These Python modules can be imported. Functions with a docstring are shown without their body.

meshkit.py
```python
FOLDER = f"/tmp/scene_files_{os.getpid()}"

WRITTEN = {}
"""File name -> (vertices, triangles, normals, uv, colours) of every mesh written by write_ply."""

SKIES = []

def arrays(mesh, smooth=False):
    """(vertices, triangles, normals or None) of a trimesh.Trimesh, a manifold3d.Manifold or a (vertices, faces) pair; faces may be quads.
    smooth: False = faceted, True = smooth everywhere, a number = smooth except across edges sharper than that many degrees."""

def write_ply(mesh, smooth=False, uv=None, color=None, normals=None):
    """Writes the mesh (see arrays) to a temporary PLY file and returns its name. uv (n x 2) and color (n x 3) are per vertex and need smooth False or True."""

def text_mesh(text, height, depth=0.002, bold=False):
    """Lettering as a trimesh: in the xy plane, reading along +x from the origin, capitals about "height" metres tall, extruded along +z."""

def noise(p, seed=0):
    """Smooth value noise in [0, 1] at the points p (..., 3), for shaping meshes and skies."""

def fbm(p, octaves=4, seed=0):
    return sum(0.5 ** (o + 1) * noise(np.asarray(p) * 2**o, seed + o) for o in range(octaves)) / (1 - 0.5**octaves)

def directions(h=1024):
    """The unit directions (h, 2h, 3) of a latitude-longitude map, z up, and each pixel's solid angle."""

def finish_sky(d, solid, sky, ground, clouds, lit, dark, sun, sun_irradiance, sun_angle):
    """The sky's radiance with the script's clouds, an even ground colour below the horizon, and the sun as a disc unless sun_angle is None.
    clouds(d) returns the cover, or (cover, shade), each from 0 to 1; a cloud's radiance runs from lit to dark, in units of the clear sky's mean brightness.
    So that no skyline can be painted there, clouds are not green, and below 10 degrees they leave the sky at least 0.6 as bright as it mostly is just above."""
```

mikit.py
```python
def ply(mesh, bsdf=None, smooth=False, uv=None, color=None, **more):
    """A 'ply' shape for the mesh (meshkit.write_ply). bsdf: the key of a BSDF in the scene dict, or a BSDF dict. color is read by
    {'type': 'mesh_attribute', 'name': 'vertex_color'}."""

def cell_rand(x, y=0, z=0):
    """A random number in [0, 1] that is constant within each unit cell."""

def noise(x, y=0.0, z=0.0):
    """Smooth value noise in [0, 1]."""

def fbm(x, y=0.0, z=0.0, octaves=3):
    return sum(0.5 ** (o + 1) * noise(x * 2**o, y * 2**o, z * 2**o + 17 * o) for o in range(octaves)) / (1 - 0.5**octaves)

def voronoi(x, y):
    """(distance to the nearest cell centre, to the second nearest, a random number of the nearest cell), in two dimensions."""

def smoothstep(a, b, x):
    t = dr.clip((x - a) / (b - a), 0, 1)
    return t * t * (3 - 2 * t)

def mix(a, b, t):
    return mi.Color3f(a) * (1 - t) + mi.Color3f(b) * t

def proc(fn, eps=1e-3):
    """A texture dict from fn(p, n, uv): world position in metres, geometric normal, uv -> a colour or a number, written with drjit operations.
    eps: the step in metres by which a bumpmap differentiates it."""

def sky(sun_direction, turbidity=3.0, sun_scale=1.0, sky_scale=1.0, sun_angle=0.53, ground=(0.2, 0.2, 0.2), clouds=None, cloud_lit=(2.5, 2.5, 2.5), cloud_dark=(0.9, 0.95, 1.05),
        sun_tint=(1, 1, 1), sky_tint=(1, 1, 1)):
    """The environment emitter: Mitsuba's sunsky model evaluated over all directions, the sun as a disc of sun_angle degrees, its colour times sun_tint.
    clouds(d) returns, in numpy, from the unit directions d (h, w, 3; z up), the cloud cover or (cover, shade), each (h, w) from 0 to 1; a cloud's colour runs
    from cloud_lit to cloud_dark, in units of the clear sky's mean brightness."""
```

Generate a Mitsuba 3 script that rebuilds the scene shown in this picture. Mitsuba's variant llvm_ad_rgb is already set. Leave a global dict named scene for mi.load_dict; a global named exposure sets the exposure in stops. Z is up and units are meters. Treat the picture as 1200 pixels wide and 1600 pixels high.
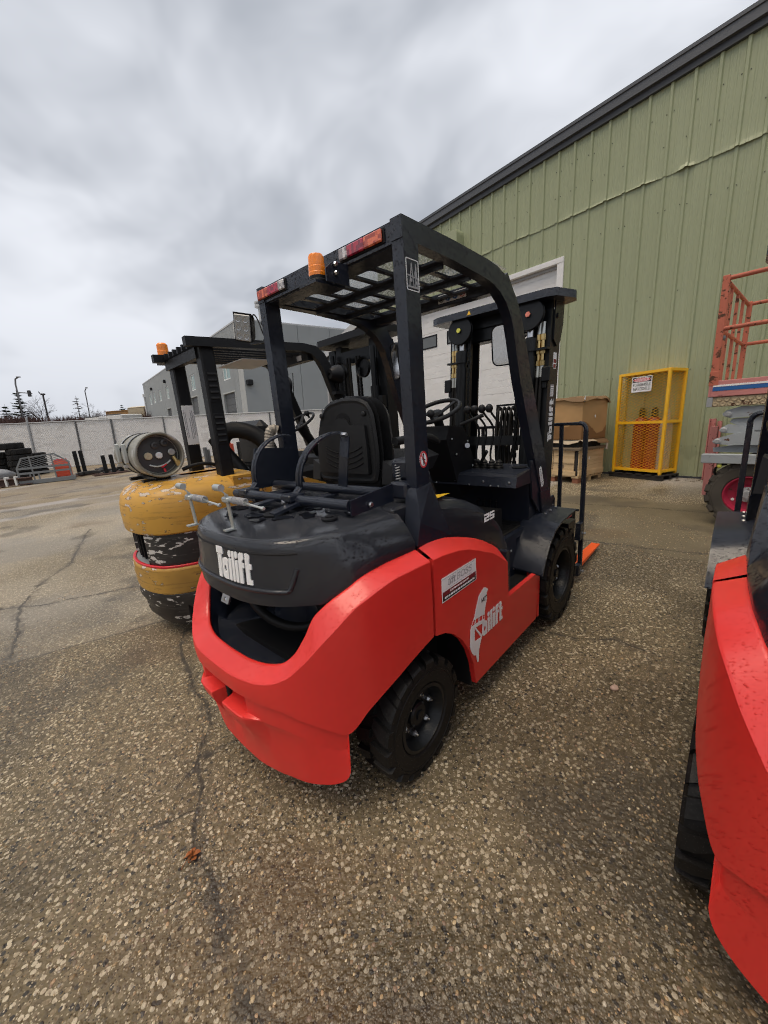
import math
import numpy as np
import trimesh
import drjit as dr
import mitsuba as mi
import mikit
import meshkit
from shapely.geometry import Polygon, Point, box as sbox, LineString
from shapely.ops import unary_union
from shapely import affinity

scene = {'type': 'scene'}
labels = {}
T4 = mi.ScalarTransform4f

# ------------------------------------------------------------------ camera
F_PIX, PITCH, ROLL, CAM_H = 603.0, math.radians(12.3), math.radians(2.62), 1.47
_r0 = np.array([1.0, 0, 0]); _fw = np.array([0, math.cos(PITCH), -math.sin(PITCH)]); _d0 = np.array([0, -math.sin(PITCH), -math.cos(PITCH)])
_dn = math.cos(ROLL) * _d0 - math.sin(ROLL) * _r0
scene['camera'] = {
    'type': 'perspective', 'fov': math.degrees(2 * math.atan(600 / F_PIX)), 'fov_axis': 'x',
    'near_clip': 0.02, 'far_clip': 2000.0,
    'to_world': T4().look_at(origin=[0, 0, CAM_H], target=list(np.array([0, 0, CAM_H]) + _fw), up=list(-_dn)),
    'film': {'type': 'hdrfilm', 'width': 768, 'height': 1024},
}

# ------------------------------------------------------------------ overcast sky
exposure = 2.52


def clouds(d):
    z = np.maximum(d[..., 2], 0.0)
    p = np.stack([d[..., 0], d[..., 1], z * 1.5], -1) / (0.55 + 0.45 * z)[..., None]
    warp = np.stack([meshkit.fbm(p * 2.1 + k, 3, 5 + k) for k in (0, 1, 2)], -1) - 0.5
    q = p + warp * 0.42
    a = meshkit.fbm(q * 1.55 + np.array([5.3, 2.2, 0.7]), 4, 21)
    b = meshkit.fbm(q * 5.2 + 9.0, 4, 33)
    s = np.clip((a * 0.78 + b * 0.22 - 0.33) / 0.32, 0, 1)
    s = s * s * (3 - 2 * s)
    return np.ones_like(z), np.clip(0.05 + 0.95 * s + 0.48 * np.clip(1 - z / 0.36, 0, 1), 0, 1)


scene['sky'] = mikit.sky([-0.30, -0.24, 0.92], turbidity=3.0, sun_scale=0.26, sun_angle=38, ground=(0.13, 0.115, 0.09),
                         clouds=clouds, cloud_lit=(1.84, 1.89, 2.01), cloud_dark=(0.80, 0.86, 0.97))

# ------------------------------------------------------------------ frames of reference
SLOPE = 0.042                                   # the yard rises towards the green building
NN = np.array([math.sin(math.radians(49)), math.cos(math.radians(49)), 0.0])
GN = np.array([0, 0, 1.0]) - SLOPE * NN
GN /= np.linalg.norm(GN)


def gz(x, y):
    return SLOPE * (NN[0] * x + NN[1] * y)


def yard_frame(x, y, yaw):
    """A right-handed frame that stands on the sloping yard: X forward, Y left, Z up."""
    a = np.array([math.sin(math.radians(yaw)), math.cos(math.radians(yaw)), 0.0])
    f = a - GN * (a @ GN); f /= np.linalg.norm(f)
    l = np.cross(GN, f)
    m = np.eye(4); m[:3, 0], m[:3, 1], m[:3, 2] = f, l, GN
    m[:3, 3] = [x, y, gz(x, y)]
    return m


def upright_frame(x, y, z, ax):
    """Vertical frame: X along the horizontal direction ax, Z up."""
    a = np.array([ax[0], ax[1], 0.0]); a /= np.linalg.norm(a)
    m = np.eye(4); m[:3, 0] = a; m[:3, 1] = np.cross([0, 0, 1.0], a); m[:3, 2] = [0, 0, 1.0]; m[:3, 3] = [x, y, z]
    return m


# ------------------------------------------------------------------ mesh helpers
def cat(*ms):
    out = []
    for m in ms:
        out.extend(m if isinstance(m, (list, tuple)) else [m])
    return trimesh.util.concatenate(out)


def mesh(v, f):
    v = np.asarray(v, float); f = np.asarray(f, int)
    if f.shape[1] == 4:
        f = np.vstack([f[:, [0, 1, 2]], f[:, [0, 2, 3]]])
    return trimesh.Trimesh(v, f, process=False)


def hull(pts):
    return trimesh.convex.convex_hull(np.asarray(pts, float))


def bx(x0, x1, y0, y1, z0, z1, b=0.0):
    if b <= 0:
        m = trimesh.creation.box([x1 - x0, y1 - y0, z1 - z0]); m.apply_translation([(x0 + x1) / 2, (y0 + y1) / 2, (z0 + z1) / 2]); return m
    b = min(b, (x1 - x0) * .45, (y1 - y0) * .45, (z1 - z0) * .45)
    pts = []
    for x, sx in ((x0, 1), (x1, -1)):
        for y, sy in ((y0, 1), (y1, -1)):
            for z, sz in ((z0, 1), (z1, -1)):
                pts += [(x, y + sy * b, z + sz * b), (x + sx * b, y, z + sz * b), (x + sx * b, y + sy * b, z)]
    return hull(pts)


def xf(m, R=None, t=(0, 0, 0)):
    m = m.copy()
    M = np.eye(4)
    if R is not None:
        M[:3, :3] = R
    M[:3, 3] = t
    m.apply_transform(M)
    return m


def rot(axis, deg):
    return trimesh.transformations.rotation_matrix(math.radians(deg), axis)[:3, :3]


def beam(p0, p1, w, h, up=(0, 0, 1), b=0.0):
    """A square bar from p0 to p1; w across, h along 'up'."""
    p0, p1 = np.asarray(p0, float), np.asarray(p1, float)
    d = p1 - p0; L = np.linalg.norm(d); d /= L
    u = np.asarray(up, float); u = u - d * (u @ d)
    if np.linalg.norm(u) < 1e-6:
        u = np.array([1.0, 0, 0]) - d * d[0]
    u /= np.linalg.norm(u)
    s = np.cross(d, u)
    m = bx(0, L, -w / 2, w / 2, -h / 2, h / 2, b)
    return xf(m, np.stack([d, -s, u], 1), p0)


def tube(pts, r, n=10, closed=False, caps=True):
    p = np.asarray(pts, float)
    k = len(p)
    if closed:
        t = np.roll(p, -1, 0) - np.roll(p, 1, 0)
    else:
        t = np.gradient(p, axis=0)
    t /= np.linalg.norm(t, axis=1, keepdims=True)
    a = np.zeros_like(t)
    ref = np.array([0, 0, 1.0]) if abs(t[0][2]) < 0.9 else np.array([1.0, 0, 0])
    cur = np.cross(t[0], ref); cur /= np.linalg.norm(cur)
    for i in range(k):
        cur = cur - t[i] * (cur @ t[i]); cur /= np.linalg.norm(cur); a[i] = cur
    b = np.cross(t, a)
    r = np.broadcast_to(np.asarray(r, float), (k,))
    ang = np.arange(n) * 2 * np.pi / n
    v = p[:, None] + r[:, None, None] * (np.cos(ang)[None, :, None] * a[:, None] + np.sin(ang)[None, :, None] * b[:, None])
    i, j = np.meshgrid(np.arange(k if closed else k - 1), np.arange(n), indexing='ij')
    i2, j2 = (i + 1) % k, (j + 1) % n
    q = np.stack([i * n + j, i2 * n + j, i2 * n + j2, i * n + j2], -1).reshape(-1, 4)
    v = v.reshape(-1, 3); f = np.vstack([q[:, [0, 1, 2]], q[:, [0, 2, 3]]])
    if caps and not closed:
        c0, c1 = len(v), len(v) + 1
        v = np.vstack([v, p[0], p[-1]])
        jj = np.arange(n); e = (k - 1) * n
        f = np.vstack([f, np.stack([np.full(n, c0), jj, (jj + 1) % n], 1)[:, ::1], np.stack([np.full(n, c1), e + (jj + 1) % n, e + jj], 1)])
    return mesh(v, f)


def cyl(p0, p1, r, n=20, r1=None):
    return tube([p0, p1], [r, r if r1 is None else r1], n)


def spline(pts, n=24):
    from scipy.interpolate import CubicSpline
    p = np.asarray(pts, float)
    s = np.r_[0, np.cumsum(np.linalg.norm(np.diff(p, axis=0), axis=1))]
    return CubicSpline(s, p)(np.linspace(0, s[-1], n))


def lathe(prof, n=40, axis='z', t=(0, 0, 0)):
    """Revolve (r, h) points about an axis."""
    prof = np.asarray(prof, float); k = len(prof)
    ang = np.arange(n) * 2 * np.pi / n
    c, s = np.cos(ang), np.sin(ang)
    R, H = prof[:, 0], prof[:, 1]
    x = R[:, None] * c; y = R[:, None] * s; z = np.broadcast_to(H[:, None], x.shape)
    v = {'z': np.stack([x, y, z], -1), 'y': np.stack([y, z, x], -1), 'x': np.stack([z, x, y], -1)}[axis].reshape(-1, 3)
    i, j = np.meshgrid(np.arange(k - 1), np.arange(n), indexing='ij')
    q = np.stack([i * n + j, i * n + (j + 1) % n, (i + 1) * n + (j + 1) % n, (i + 1) * n + j], -1).reshape(-1, 4)
    m = mesh(v + np.asarray(t, float), q)
    m.update_faces(m.area_faces > 1e-12)
    return m


def loft(rows, closed=False):
    rows = np.asarray(rows, float)
    a, b = rows.shape[:2]
    i, j = np.meshgrid(np.arange(a - 1), np.arange(b if closed else b - 1), indexing='ij')
    q = np.stack([i * b + j, i * b + (j + 1) % b, (i + 1) * b + (j + 1) % b, (i + 1) * b + j], -1).reshape(-1, 4)
    m = mesh(rows.reshape(-1, 3), q)
    m.update_faces(m.area_faces > 1e-12)
    return m


def ext(poly, h):
    gs = [g for g in getattr(poly, 'geoms', [poly]) if g.area > 1e-9]
    return cat([trimesh.creation.extrude_polygon(g, h, engine='earcut') for g in gs])


def prism_xz(pts, y0, y1, b=0.0):
    """Polygon in the XZ plane, thick from y0 to y1."""
    g = pts if hasattr(pts, 'area') else Polygon(pts).buffer(0)
    m = ext(g, abs(y1 - y0))
    v = np.array(m.vertices)
    m.vertices = np.stack([v[:, 0], max(y0, y1) - v[:, 2], v[:, 1]], 1)
    return m


def prism_yz(pts, x0, x1):
    g = pts if hasattr(pts, 'area') else Polygon(pts).buffer(0)
    m = ext(g, abs(x1 - x0)); v = np.array(m.vertices)
    m.vertices = np.stack([min(x0, x1) + v[:, 2], v[:, 0], v[:, 1]], 1)
    return m


def prism_xy(pts, z0, z1):
    g = pts if hasattr(pts, 'area') else Polygon(pts).buffer(0)
    m = ext(g, abs(z1 - z0)); m.apply_translation([0, 0, min(z0, z1)]); return m


def rrect(x0, x1, y0, y1, r):
    return sbox(x0 + r, y0 + r, x1 - r, y1 - r).buffer(r, quad_segs=4)


def sphere(c, r, sub=2, s=(1, 1, 1)):
    m = trimesh.creation.icosphere(subdivisions=sub, radius=1.0); m.apply_scale(np.array(s) * r); m.apply_translation(c); return m


def bolt(c, axis, r, h, n=6):
    c = np.asarray(c, float); axis = np.asarray(axis, float)
    return tube([c, c + axis * h * .55, c + axis * h], [r, r, r * .7], n)


def text(s, h, depth=0.002, bold=False):
    return meshkit.text_mesh(s, h, depth, bold)


# ------------------------------------------------------------------ scene bookkeeping
_taken = {}
place = {}


def number(key):
    n = _taken.get(key, -1) + 1
    _taken[key] = n
    return key if n == 0 else f'{key}_{n:03d}'


def tag(key, label=None, cat_=None, group=None, kind=None):
    d = {}
    if label: d['label'] = label
    if cat_: d['category'] = cat_
    if group: d['group'] = group
    if kind: d['kind'] = kind
    labels[key] = d
    return key


def thing(name, label, cat_, M=None, group=None):
    key = number(name)
    place[key] = np.eye(4) if M is None else M
    tag(key, label, cat_, group)
    return key


def part(parent, name, m, mat, smooth=32, label=None, kind=None, color=None):
    key = number(parent + '__' + name)
    root = key.split('__')[0]
    sh = mikit.ply(m, mat, smooth, color=color) if color is not None else mikit.ply(m, mat, smooth)
    sh['to_world'] = T4(place.get(root, np.eye(4)))
    scene[key] = sh
    if label or kind:
        tag(key, label, None, None, kind)
    return key


def single(name, m, mat, label, cat_, M=None, smooth=32, group=None, kind=None, color=None):
    key = number(name)
    sh = mikit.ply(m, mat, smooth, color=color) if color is not None else mikit.ply(m, mat, smooth)
    sh['to_world'] = T4(np.eye(4) if M is None else M)
    scene[key] = sh
    tag(key, label, cat_, group, kind)
    return key


def copy_thing(src, name, label, M, group=None, skip=()):
    """A copy of a thing: every part under the copy's own key, sharing the same ply files."""
    key = number(name); place[key] = M
    tag(key, label, labels[src]['category'], group or labels[src].get('group'))
    for k in [k for k in scene if k.startswith(src + '__')]:
        rel = k[len(src):]
        if any(rel.startswith('__' + s) for s in skip):
            continue
        d = dict(scene[k]); d['to_world'] = T4(M)
        scene[key + rel] = d
        if k in labels:
            labels[key + rel] = dict(labels[k])
    return key


# ------------------------------------------------------------------ materials
def col(c):
    return {'type': 'rgb', 'value': list(map(float, c))}


def mat(key, color, rough=0.5, metallic=0.0, spec=0.5, bump=None, bscale=1.0, coat=0.0, coat_gloss=0.9, eps=1e-3):
    d = {'type': 'principled', 'base_color': color if isinstance(color, dict) else col(color),
         'roughness': rough if isinstance(rough, (float, int, dict)) else rough, 'metallic': metallic, 'specular': spec}
    if coat:
        d['clearcoat'] = coat; d['clearcoat_gloss'] = coat_gloss
    if bump is not None:
        d = {'type': 'bumpmap', 'arbitrary': mikit.proc(bump, eps), 'scale': bscale, 'bsdf': d}
    scene[key] = {'type': 'twosided', 'bsdf': d}
    return key


N, FB, VO, SS, MX, CR = mikit.noise, mikit.fbm, mikit.voronoi, mikit.smoothstep, mikit.mix, mikit.cell_rand


def rain(p, n, uv):
    """Rain drops beaded on paint: domes of several sizes, 0 to 1 mm high."""
    x = p.x * 1.0 + p.z * 0.41; y = p.y * 1.0 + p.z * 0.87
    h = mi.Float(0)
    for s, k in ((85.0, 0.0), (190.0, 3.7)):
        d, _, w = VO(x * s + k, y * s + k)
        r = 0.10 + 0.30 * w * w * w
        h = h + dr.sqrt(dr.maximum(0.0, 1 - dr.square(d / r))) * r * (0.9 / s)
    return h


def rain_fine(p, n, uv):
    x = p.x + p.z * 0.41; y = p.y + p.z * 0.87
    d, _, w = VO(x * 120.0, y * 120.0)
    r = 0.08 + 0.26 * w * w * w
    return dr.sqrt(dr.maximum(0.0, 1 - dr.square(d / r))) * r * (0.85 / 120)


def red_fn(p, n, uv):
    k = FB(p.x * 3, p.y * 3, p.z * 3)
    return MX((0.60, 0.022, 0.018), (0.68, 0.032, 0.025), k)


def navy_fn(p, n, uv):
    k = FB(p.x * 5, p.y * 5, p.z * 5)
    return MX((0.006, 0.009, 0.018), (0.011, 0.015, 0.027), k)


mat('red_paint', mikit.proc(red_fn), 0.32, spec=0.5, coat=0.8, coat_gloss=0.88, bump=rain_fine, eps=6e-4)
mat('navy_paint', mikit.proc(navy_fn), 0.20, spec=0.5, coat=0.8, coat_gloss=0.93, bump=rain, eps=6e-4)
mat('dark_panel', (0.012, 0.014, 0.020), 0.13, spec=0.5, coat=0.9, coat_gloss=0.95, bump=rain, eps=6e-4)
mat('matte_black', (0.009, 0.0095, 0.011), 0.45, spec=0.25)
mat('mast_black', (0.0065, 0.0075, 0.009), 0.34, spec=0.3)
mat('deep_black', (0.006, 0.006, 0.007), 0.6, spec=0.3)
mat('vinyl', (0.017, 0.0175, 0.019), 0.42, spec=0.32, bump=lambda p, n, uv: 0.0002 * N(p.x * 700, p.y * 700, p.z * 700), eps=5e-4)


def rubber_fn(p, n, uv):
    k = FB(p.x * 14, p.y * 14, p.z * 14)
    d, _, w = VO((p.x + p.z * .4) * 160, (p.y + p.z * .8) * 160)
    c = MX((0.005, 0.005, 0.0055), (0.012, 0.0115, 0.011), k)
    return MX(c, (0.05, 0.048, 0.044), SS(0.2, 0.1, d) * SS(0.55, 0.9, w) * 0.5)


mat('rubber', mikit.proc(rubber_fn), 0.5, spec=0.22, bump=lambda p, n, uv: 0.0012 * FB(p.x * 90, p.y * 90, p.z * 90), eps=1e-3)
mat('rubber_mat', (0.012, 0.0115, 0.011), 0.4, spec=0.3)
mat('zinc', (0.55, 0.57, 0.55), 0.42, metallic=0.85)
mat('steel', (0.55, 0.55, 0.56), 0.25, metallic=1.0)
mat('brass', (0.62, 0.45, 0.20), 0.3, metallic=1.0)
mat('white_decal', (0.74, 0.74, 0.74), 0.4)
mat('black_decal', (0.015, 0.015, 0.016), 0.4)
mat('maroon_decal', (0.16, 0.012, 0.02), 0.4)
mat('red_decal', (0.55, 0.02, 0.03), 0.4)
mat('grey_decal', (0.28, 0.28, 0.29), 0.4)
mat('blue_decal', (0.02, 0.10, 0.30), 0.4)
mat('yellow_decal', (0.75, 0.45, 0.02), 0.4)
mat('orange_fork', (0.70, 0.085, 0.012), 0.4, spec=0.5)
mat('pink_pin', (0.70, 0.22, 0.16), 0.4)
mat('yellow_pin', (0.62, 0.62, 0.10), 0.4)


def lens_fn(base, dark):
    def fn(p, n, uv):
        a = dr.floor((p.x - p.y) * 56); b = dr.floor(p.z * 72)
        return MX(base, dark, 0.85 * SS(.4, .6, CR(a, b, 3)))
    return mikit.proc(fn)


mat('lens_red', lens_fn((0.42, 0.02, 0.05), (0.16, 0.008, 0.03)), 0.12, spec=0.6, coat=0.8)
mat('lens_orange', lens_fn((0.72, 0.16, 0.07), (0.30, 0.03, 0.015)), 0.12, spec=0.6, coat=0.8)
mat('lens_white', lens_fn((0.62, 0.60, 0.60), (0.20, 0.18, 0.19)), 0.10, spec=0.6, coat=0.8)
scene['beacon_plastic'] = {'type': 'twosided', 'bsdf': {'type': 'principled', 'base_color': col((0.88, 0.235, 0.008)), 'roughness': 0.14, 'specular': 0.6, 'clearcoat': 0.8}}
scene['mirror_glass'] = {'type': 'twosided', 'bsdf': {'type': 'roughconductor', 'alpha': 0.01, 'specular_reflectance': col((0.86, 0.88, 0.9))}}


def wet_sheet_fn(p, n, uv):
    d, _, w = VO(p.x * 75, p.y * 75)
    return SS(0.42, 0.25, d / (0.5 + 0.9 * w)) * 0.45 + 0.04


scene['wet_sheet'] = {'type': 'blendbsdf', 'weight': mikit.proc(wet_sheet_fn),
                      'a': {'type': 'thindielectric'},
                      'b': {'type': 'principledthin', 'base_color': col((0.55, 0.56, 0.55)), 'roughness': 0.3, 'diff_trans': 1.2, 'spec_trans': 0.2}}

# ================================================================== THE YARD
CRACKS = [  # (polyline, half width)
    ([(-1.55, 2.70), (-1.49, 2.52), (-1.38, 2.32), (-1.23, 2.11), (-1.11, 1.96), (-1.01, 1.85), (-0.94, 1.73), (-0.93, 1.60), (-0.90, 1.49), (-0.84, 1.36), (-0.79, 1.20), (-0.74, 1.11), (-0.63, 0.99), (-0.56, 0.90), (-0.51, 0.81), (-0.42, 0.73), (-0.3, 0.6)], 0.014),
    ([(-3.86, 3.30), (-3.62, 3.36), (-3.26, 3.38), (-2.98, 3.50), (-2.57, 3.65), (-2.0, 3.75)], 0.014),
    ([(-5.0, 6.4), (-4.46, 5.46), (-3.92, 4.59), (-3.72, 3.9), (-3.43, 3.35), (-3.0, 2.86), (-2.73, 2.49)], 0.015),
    ([(-1.18, 1.09), (-1.09, 1.13), (-1.07, 1.16), (-1.01, 1.18), (-0.91, 1.23), (-0.82, 1.26)], 0.005),
    ([(1.2, 4.85), (2.12, 4.05), (2.38, 3.83), (2.59, 3.65), (2.93, 3.44), (3.3, 3.2)], 0.016),
    ([(2.2, 6.3), (2.84, 5.60), (3.33, 5.25), (3.71, 4.95), (4.1, 4.6)], 0.014),
    ([(0.82, 2.8), (0.92, 2.55), (1.03, 2.35), (1.18, 2.24), (1.41, 2.18), (1.68, 1.89)], 0.008),
    ([(-0.72, 1.62), (-0.86, 1.52), (-0.95, 1.36)], 0.006),
]


def ground_fn(p, n, uv):
    x, y = p.x, p.y
    wx = (FB(x * 6, y * 6, 1.0) - 0.5) * 0.10; wy = (FB(x * 6, y * 6, 5.0) - 0.5) * 0.10
    nx, ny = float(NN[0]), float(NN[1])
    s = x * nx + y * ny                                           # distance towards the wall
    big = FB(x * 0.45, y * 0.45, 2.0, 3); mid = FB(x * 2.2, y * 2.2, 7.0, 3)
    paste = MX((0.092, 0.069, 0.035), (0.160, 0.125, 0.070), mid * 0.7 + big * 0.3)
    # exposed pebbles
    d, e, w = VO(x * 62 + wx * 20, y * 62 + wy * 20)
    w2 = dr.abs(w * 7.31 - dr.floor(w * 7.31))
    peb = MX((0.095, 0.075, 0.046), (0.235, 0.185, 0.115), w2)
    peb = MX(peb, (0.50, 0.43, 0.31), SS(0.80, 0.84, w))
    peb = MX(peb, (0.035, 0.032, 0.028), SS(0.12, 0.09, w))
    on = SS(0.50, 0.36, d)
    c = MX(paste, peb, on * 0.92)
    d2, e2, w3 = VO(x * 150, y * 150)
    c = MX(c, (0.44, 0.37, 0.26), SS(0.40, 0.26, d2) * SS(0.78, 0.81, w3) * 0.85)
    c = MX(c, (0.02, 0.019, 0.017), SS(0.36, 0.22, d2) * SS(0.14, 0.11, w3) * 0.75)
    damp = SS(0.47, 0.60, FB(x * 0.75 + 4, y * 0.75, 22.0, 5))
    c = c * (1 - 0.36 * damp)
    # worn smooth slab next to the forks, gravel strip along the wall
    t = s + (FB(x * 1.3, y * 1.3, 3.0) - 0.5) * 0.35
    slab = SS(4.28, 4.34, t) * SS(6.55, 6.35, t) * SS(-0.6, 0.1, x * ny - y * nx + 3.6)
    smooth = MX((0.105, 0.085, 0.050), (0.155, 0.128, 0.08), FB(x * 3, y * 3, 9.0))
    smooth = MX(smooth, (0.05, 0.045, 0.04), SS(0.62, 0.8, FB(x * 1.1, y * 1.1, 12.0)) * 0.5)
    c = MX(c, smooth, slab * 0.9)
    # pale dried-out slab on the left, beyond the joint
    side = (y - 2.40) - (x + 2.69) * 0.56
    left = SS(-0.05, 0.05, side + wx) * SS(-0.9, -1.5, x)
    pale = MX((0.20, 0.18, 0.145), (0.33, 0.305, 0.265), big)
    c = MX(c, c * 0.65 + pale * 0.75, left * (0.35 + 0.45 * SS(0.35, 0.65, FB(x * 0.8, y * 0.8, 4.0))))
    # brown silt further out, wheel tracks
    far = SS(6.5, 9.0, y + x * 0.15)
    silt = MX((0.15, 0.112, 0.066), (0.25, 0.195, 0.125), FB(x * 0.9, y * 2.4, 1.0, 4))
    c = MX(c, silt, far * 0.72 * SS(-1.0, -2.5, x))
    track = SS(0.60, 0.75, FB((x + y) * 0.16, (y - x) * 0.9, 8.0, 3)) * SS(5.0, 7.0, y)
    c = MX(c, (0.36, 0.34, 0.32), track * 0.6)
    # dirt stains
    c = MX(c, (0.055, 0.047, 0.036), SS(0.60, 0.75, FB(x * 1.7, y * 1.7, 20.0, 4)) * 0.55)
    c = MX(c, (0.10, 0.055, 0.025), SS(0.66, 0.8, FB(x * 1.2, y * 1.2, 31.0, 3)) * 0.35)
    # cracks and joints, filled with dark grit
    px, py = x + wx * 0.55, y + wy * 0.55
    grit = (FB(x * 40, y * 40, 3.0) - 0.5) * 0.016
    brk = FB(x * 3.5, y * 3.5, 40.0, 3)
    for line, hw in CRACKS:
        for (ax, ay), (bx_, by) in zip(line[:-1], line[1:]):
            ex, ey = bx_ - ax, by - ay
            k = dr.clip(((px - ax) * ex + (py - ay) * ey) / (ex * ex + ey * ey), 0, 1)
            dd = dr.sqrt(dr.square(px - ax - k * ex) + dr.square(py - ay - k * ey))
            c = MX(c, (0.026, 0.022, 0.017), SS(hw, hw * 0.35, dd + grit) * 0.75 * SS(0.12, 0.38, brk))
            c = MX(c, (0.050, 0.042, 0.032), SS(hw * 4.5, hw, dd + grit * 5) * SS(0.35, 0.6, FB(x * 18, y * 18, 6.0)) * 0.5)
    jd = dr.abs(side + wx * 0.3)
    c = MX(c, (0.05, 0.043, 0.034), SS(0.016, 0.006, jd) * SS(-0.9, -1.3, x) * 0.7)
    return c


def ground_rough(p, n, uv):
    wet = SS(0.45, 0.60, FB(p.x * 0.75 + 4, p.y * 0.75, 22.0, 5))
    g = FB(p.x * 30, p.y * 30, 2.0)
    return 0.58 - 0.27 * wet + 0.12 * (g - 0.5)


def ground_bump(p, n, uv):
    d, e, w = VO(p.x * 62, p.y * 62)
    d2, e2, w2 = VO(p.x * 150, p.y * 150)
    return 0.0035 * SS(0.6, 0.1, d) * (0.4 + w) + 0.0015 * SS(0.55, 0.1, d2) + 0.004 * FB(p.x * 14, p.y * 14, 1.0)


mat('ground_mat', mikit.proc(ground_fn), mikit.proc(ground_rough), spec=0.42, bump=ground_bump, eps=1.5e-3)
_xs = np.r_[-260, -120, -60, -30, np.arange(-16, 16.1, 4), 30, 60, 120, 260]
_gx, _gy = np.meshgrid(_xs, _xs, indexing='ij')
_rows = np.stack([_gx, _gy, gz(_gx, _gy)], -1)
single('ground', loft(_rows), 'ground_mat', 'wet exposed-aggregate concrete yard with cracks and pebbles', 'ground', smooth=False, kind='structure')

# loose and embedded pebbles close to the camera
rng = np.random.default_rng(7)
PEB = np.array([(0.56, 0.49, 0.37), (0.46, 0.375, 0.25), (0.33, 0.24, 0.14), (0.20, 0.155, 0.10), (0.36, 0.25, 0.16), (0.045, 0.041, 0.038), (0.075, 0.068, 0.066), (0.52, 0.49, 0.43), (0.17, 0.135, 0.10), (0.33, 0.30, 0.27), (0.24, 0.17, 0.13)])
PEBW = np.array([.05, .09, .14, .24, .07, .06, .05, .02, .20, .03, .05]); PEBW /= PEBW.sum()


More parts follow.
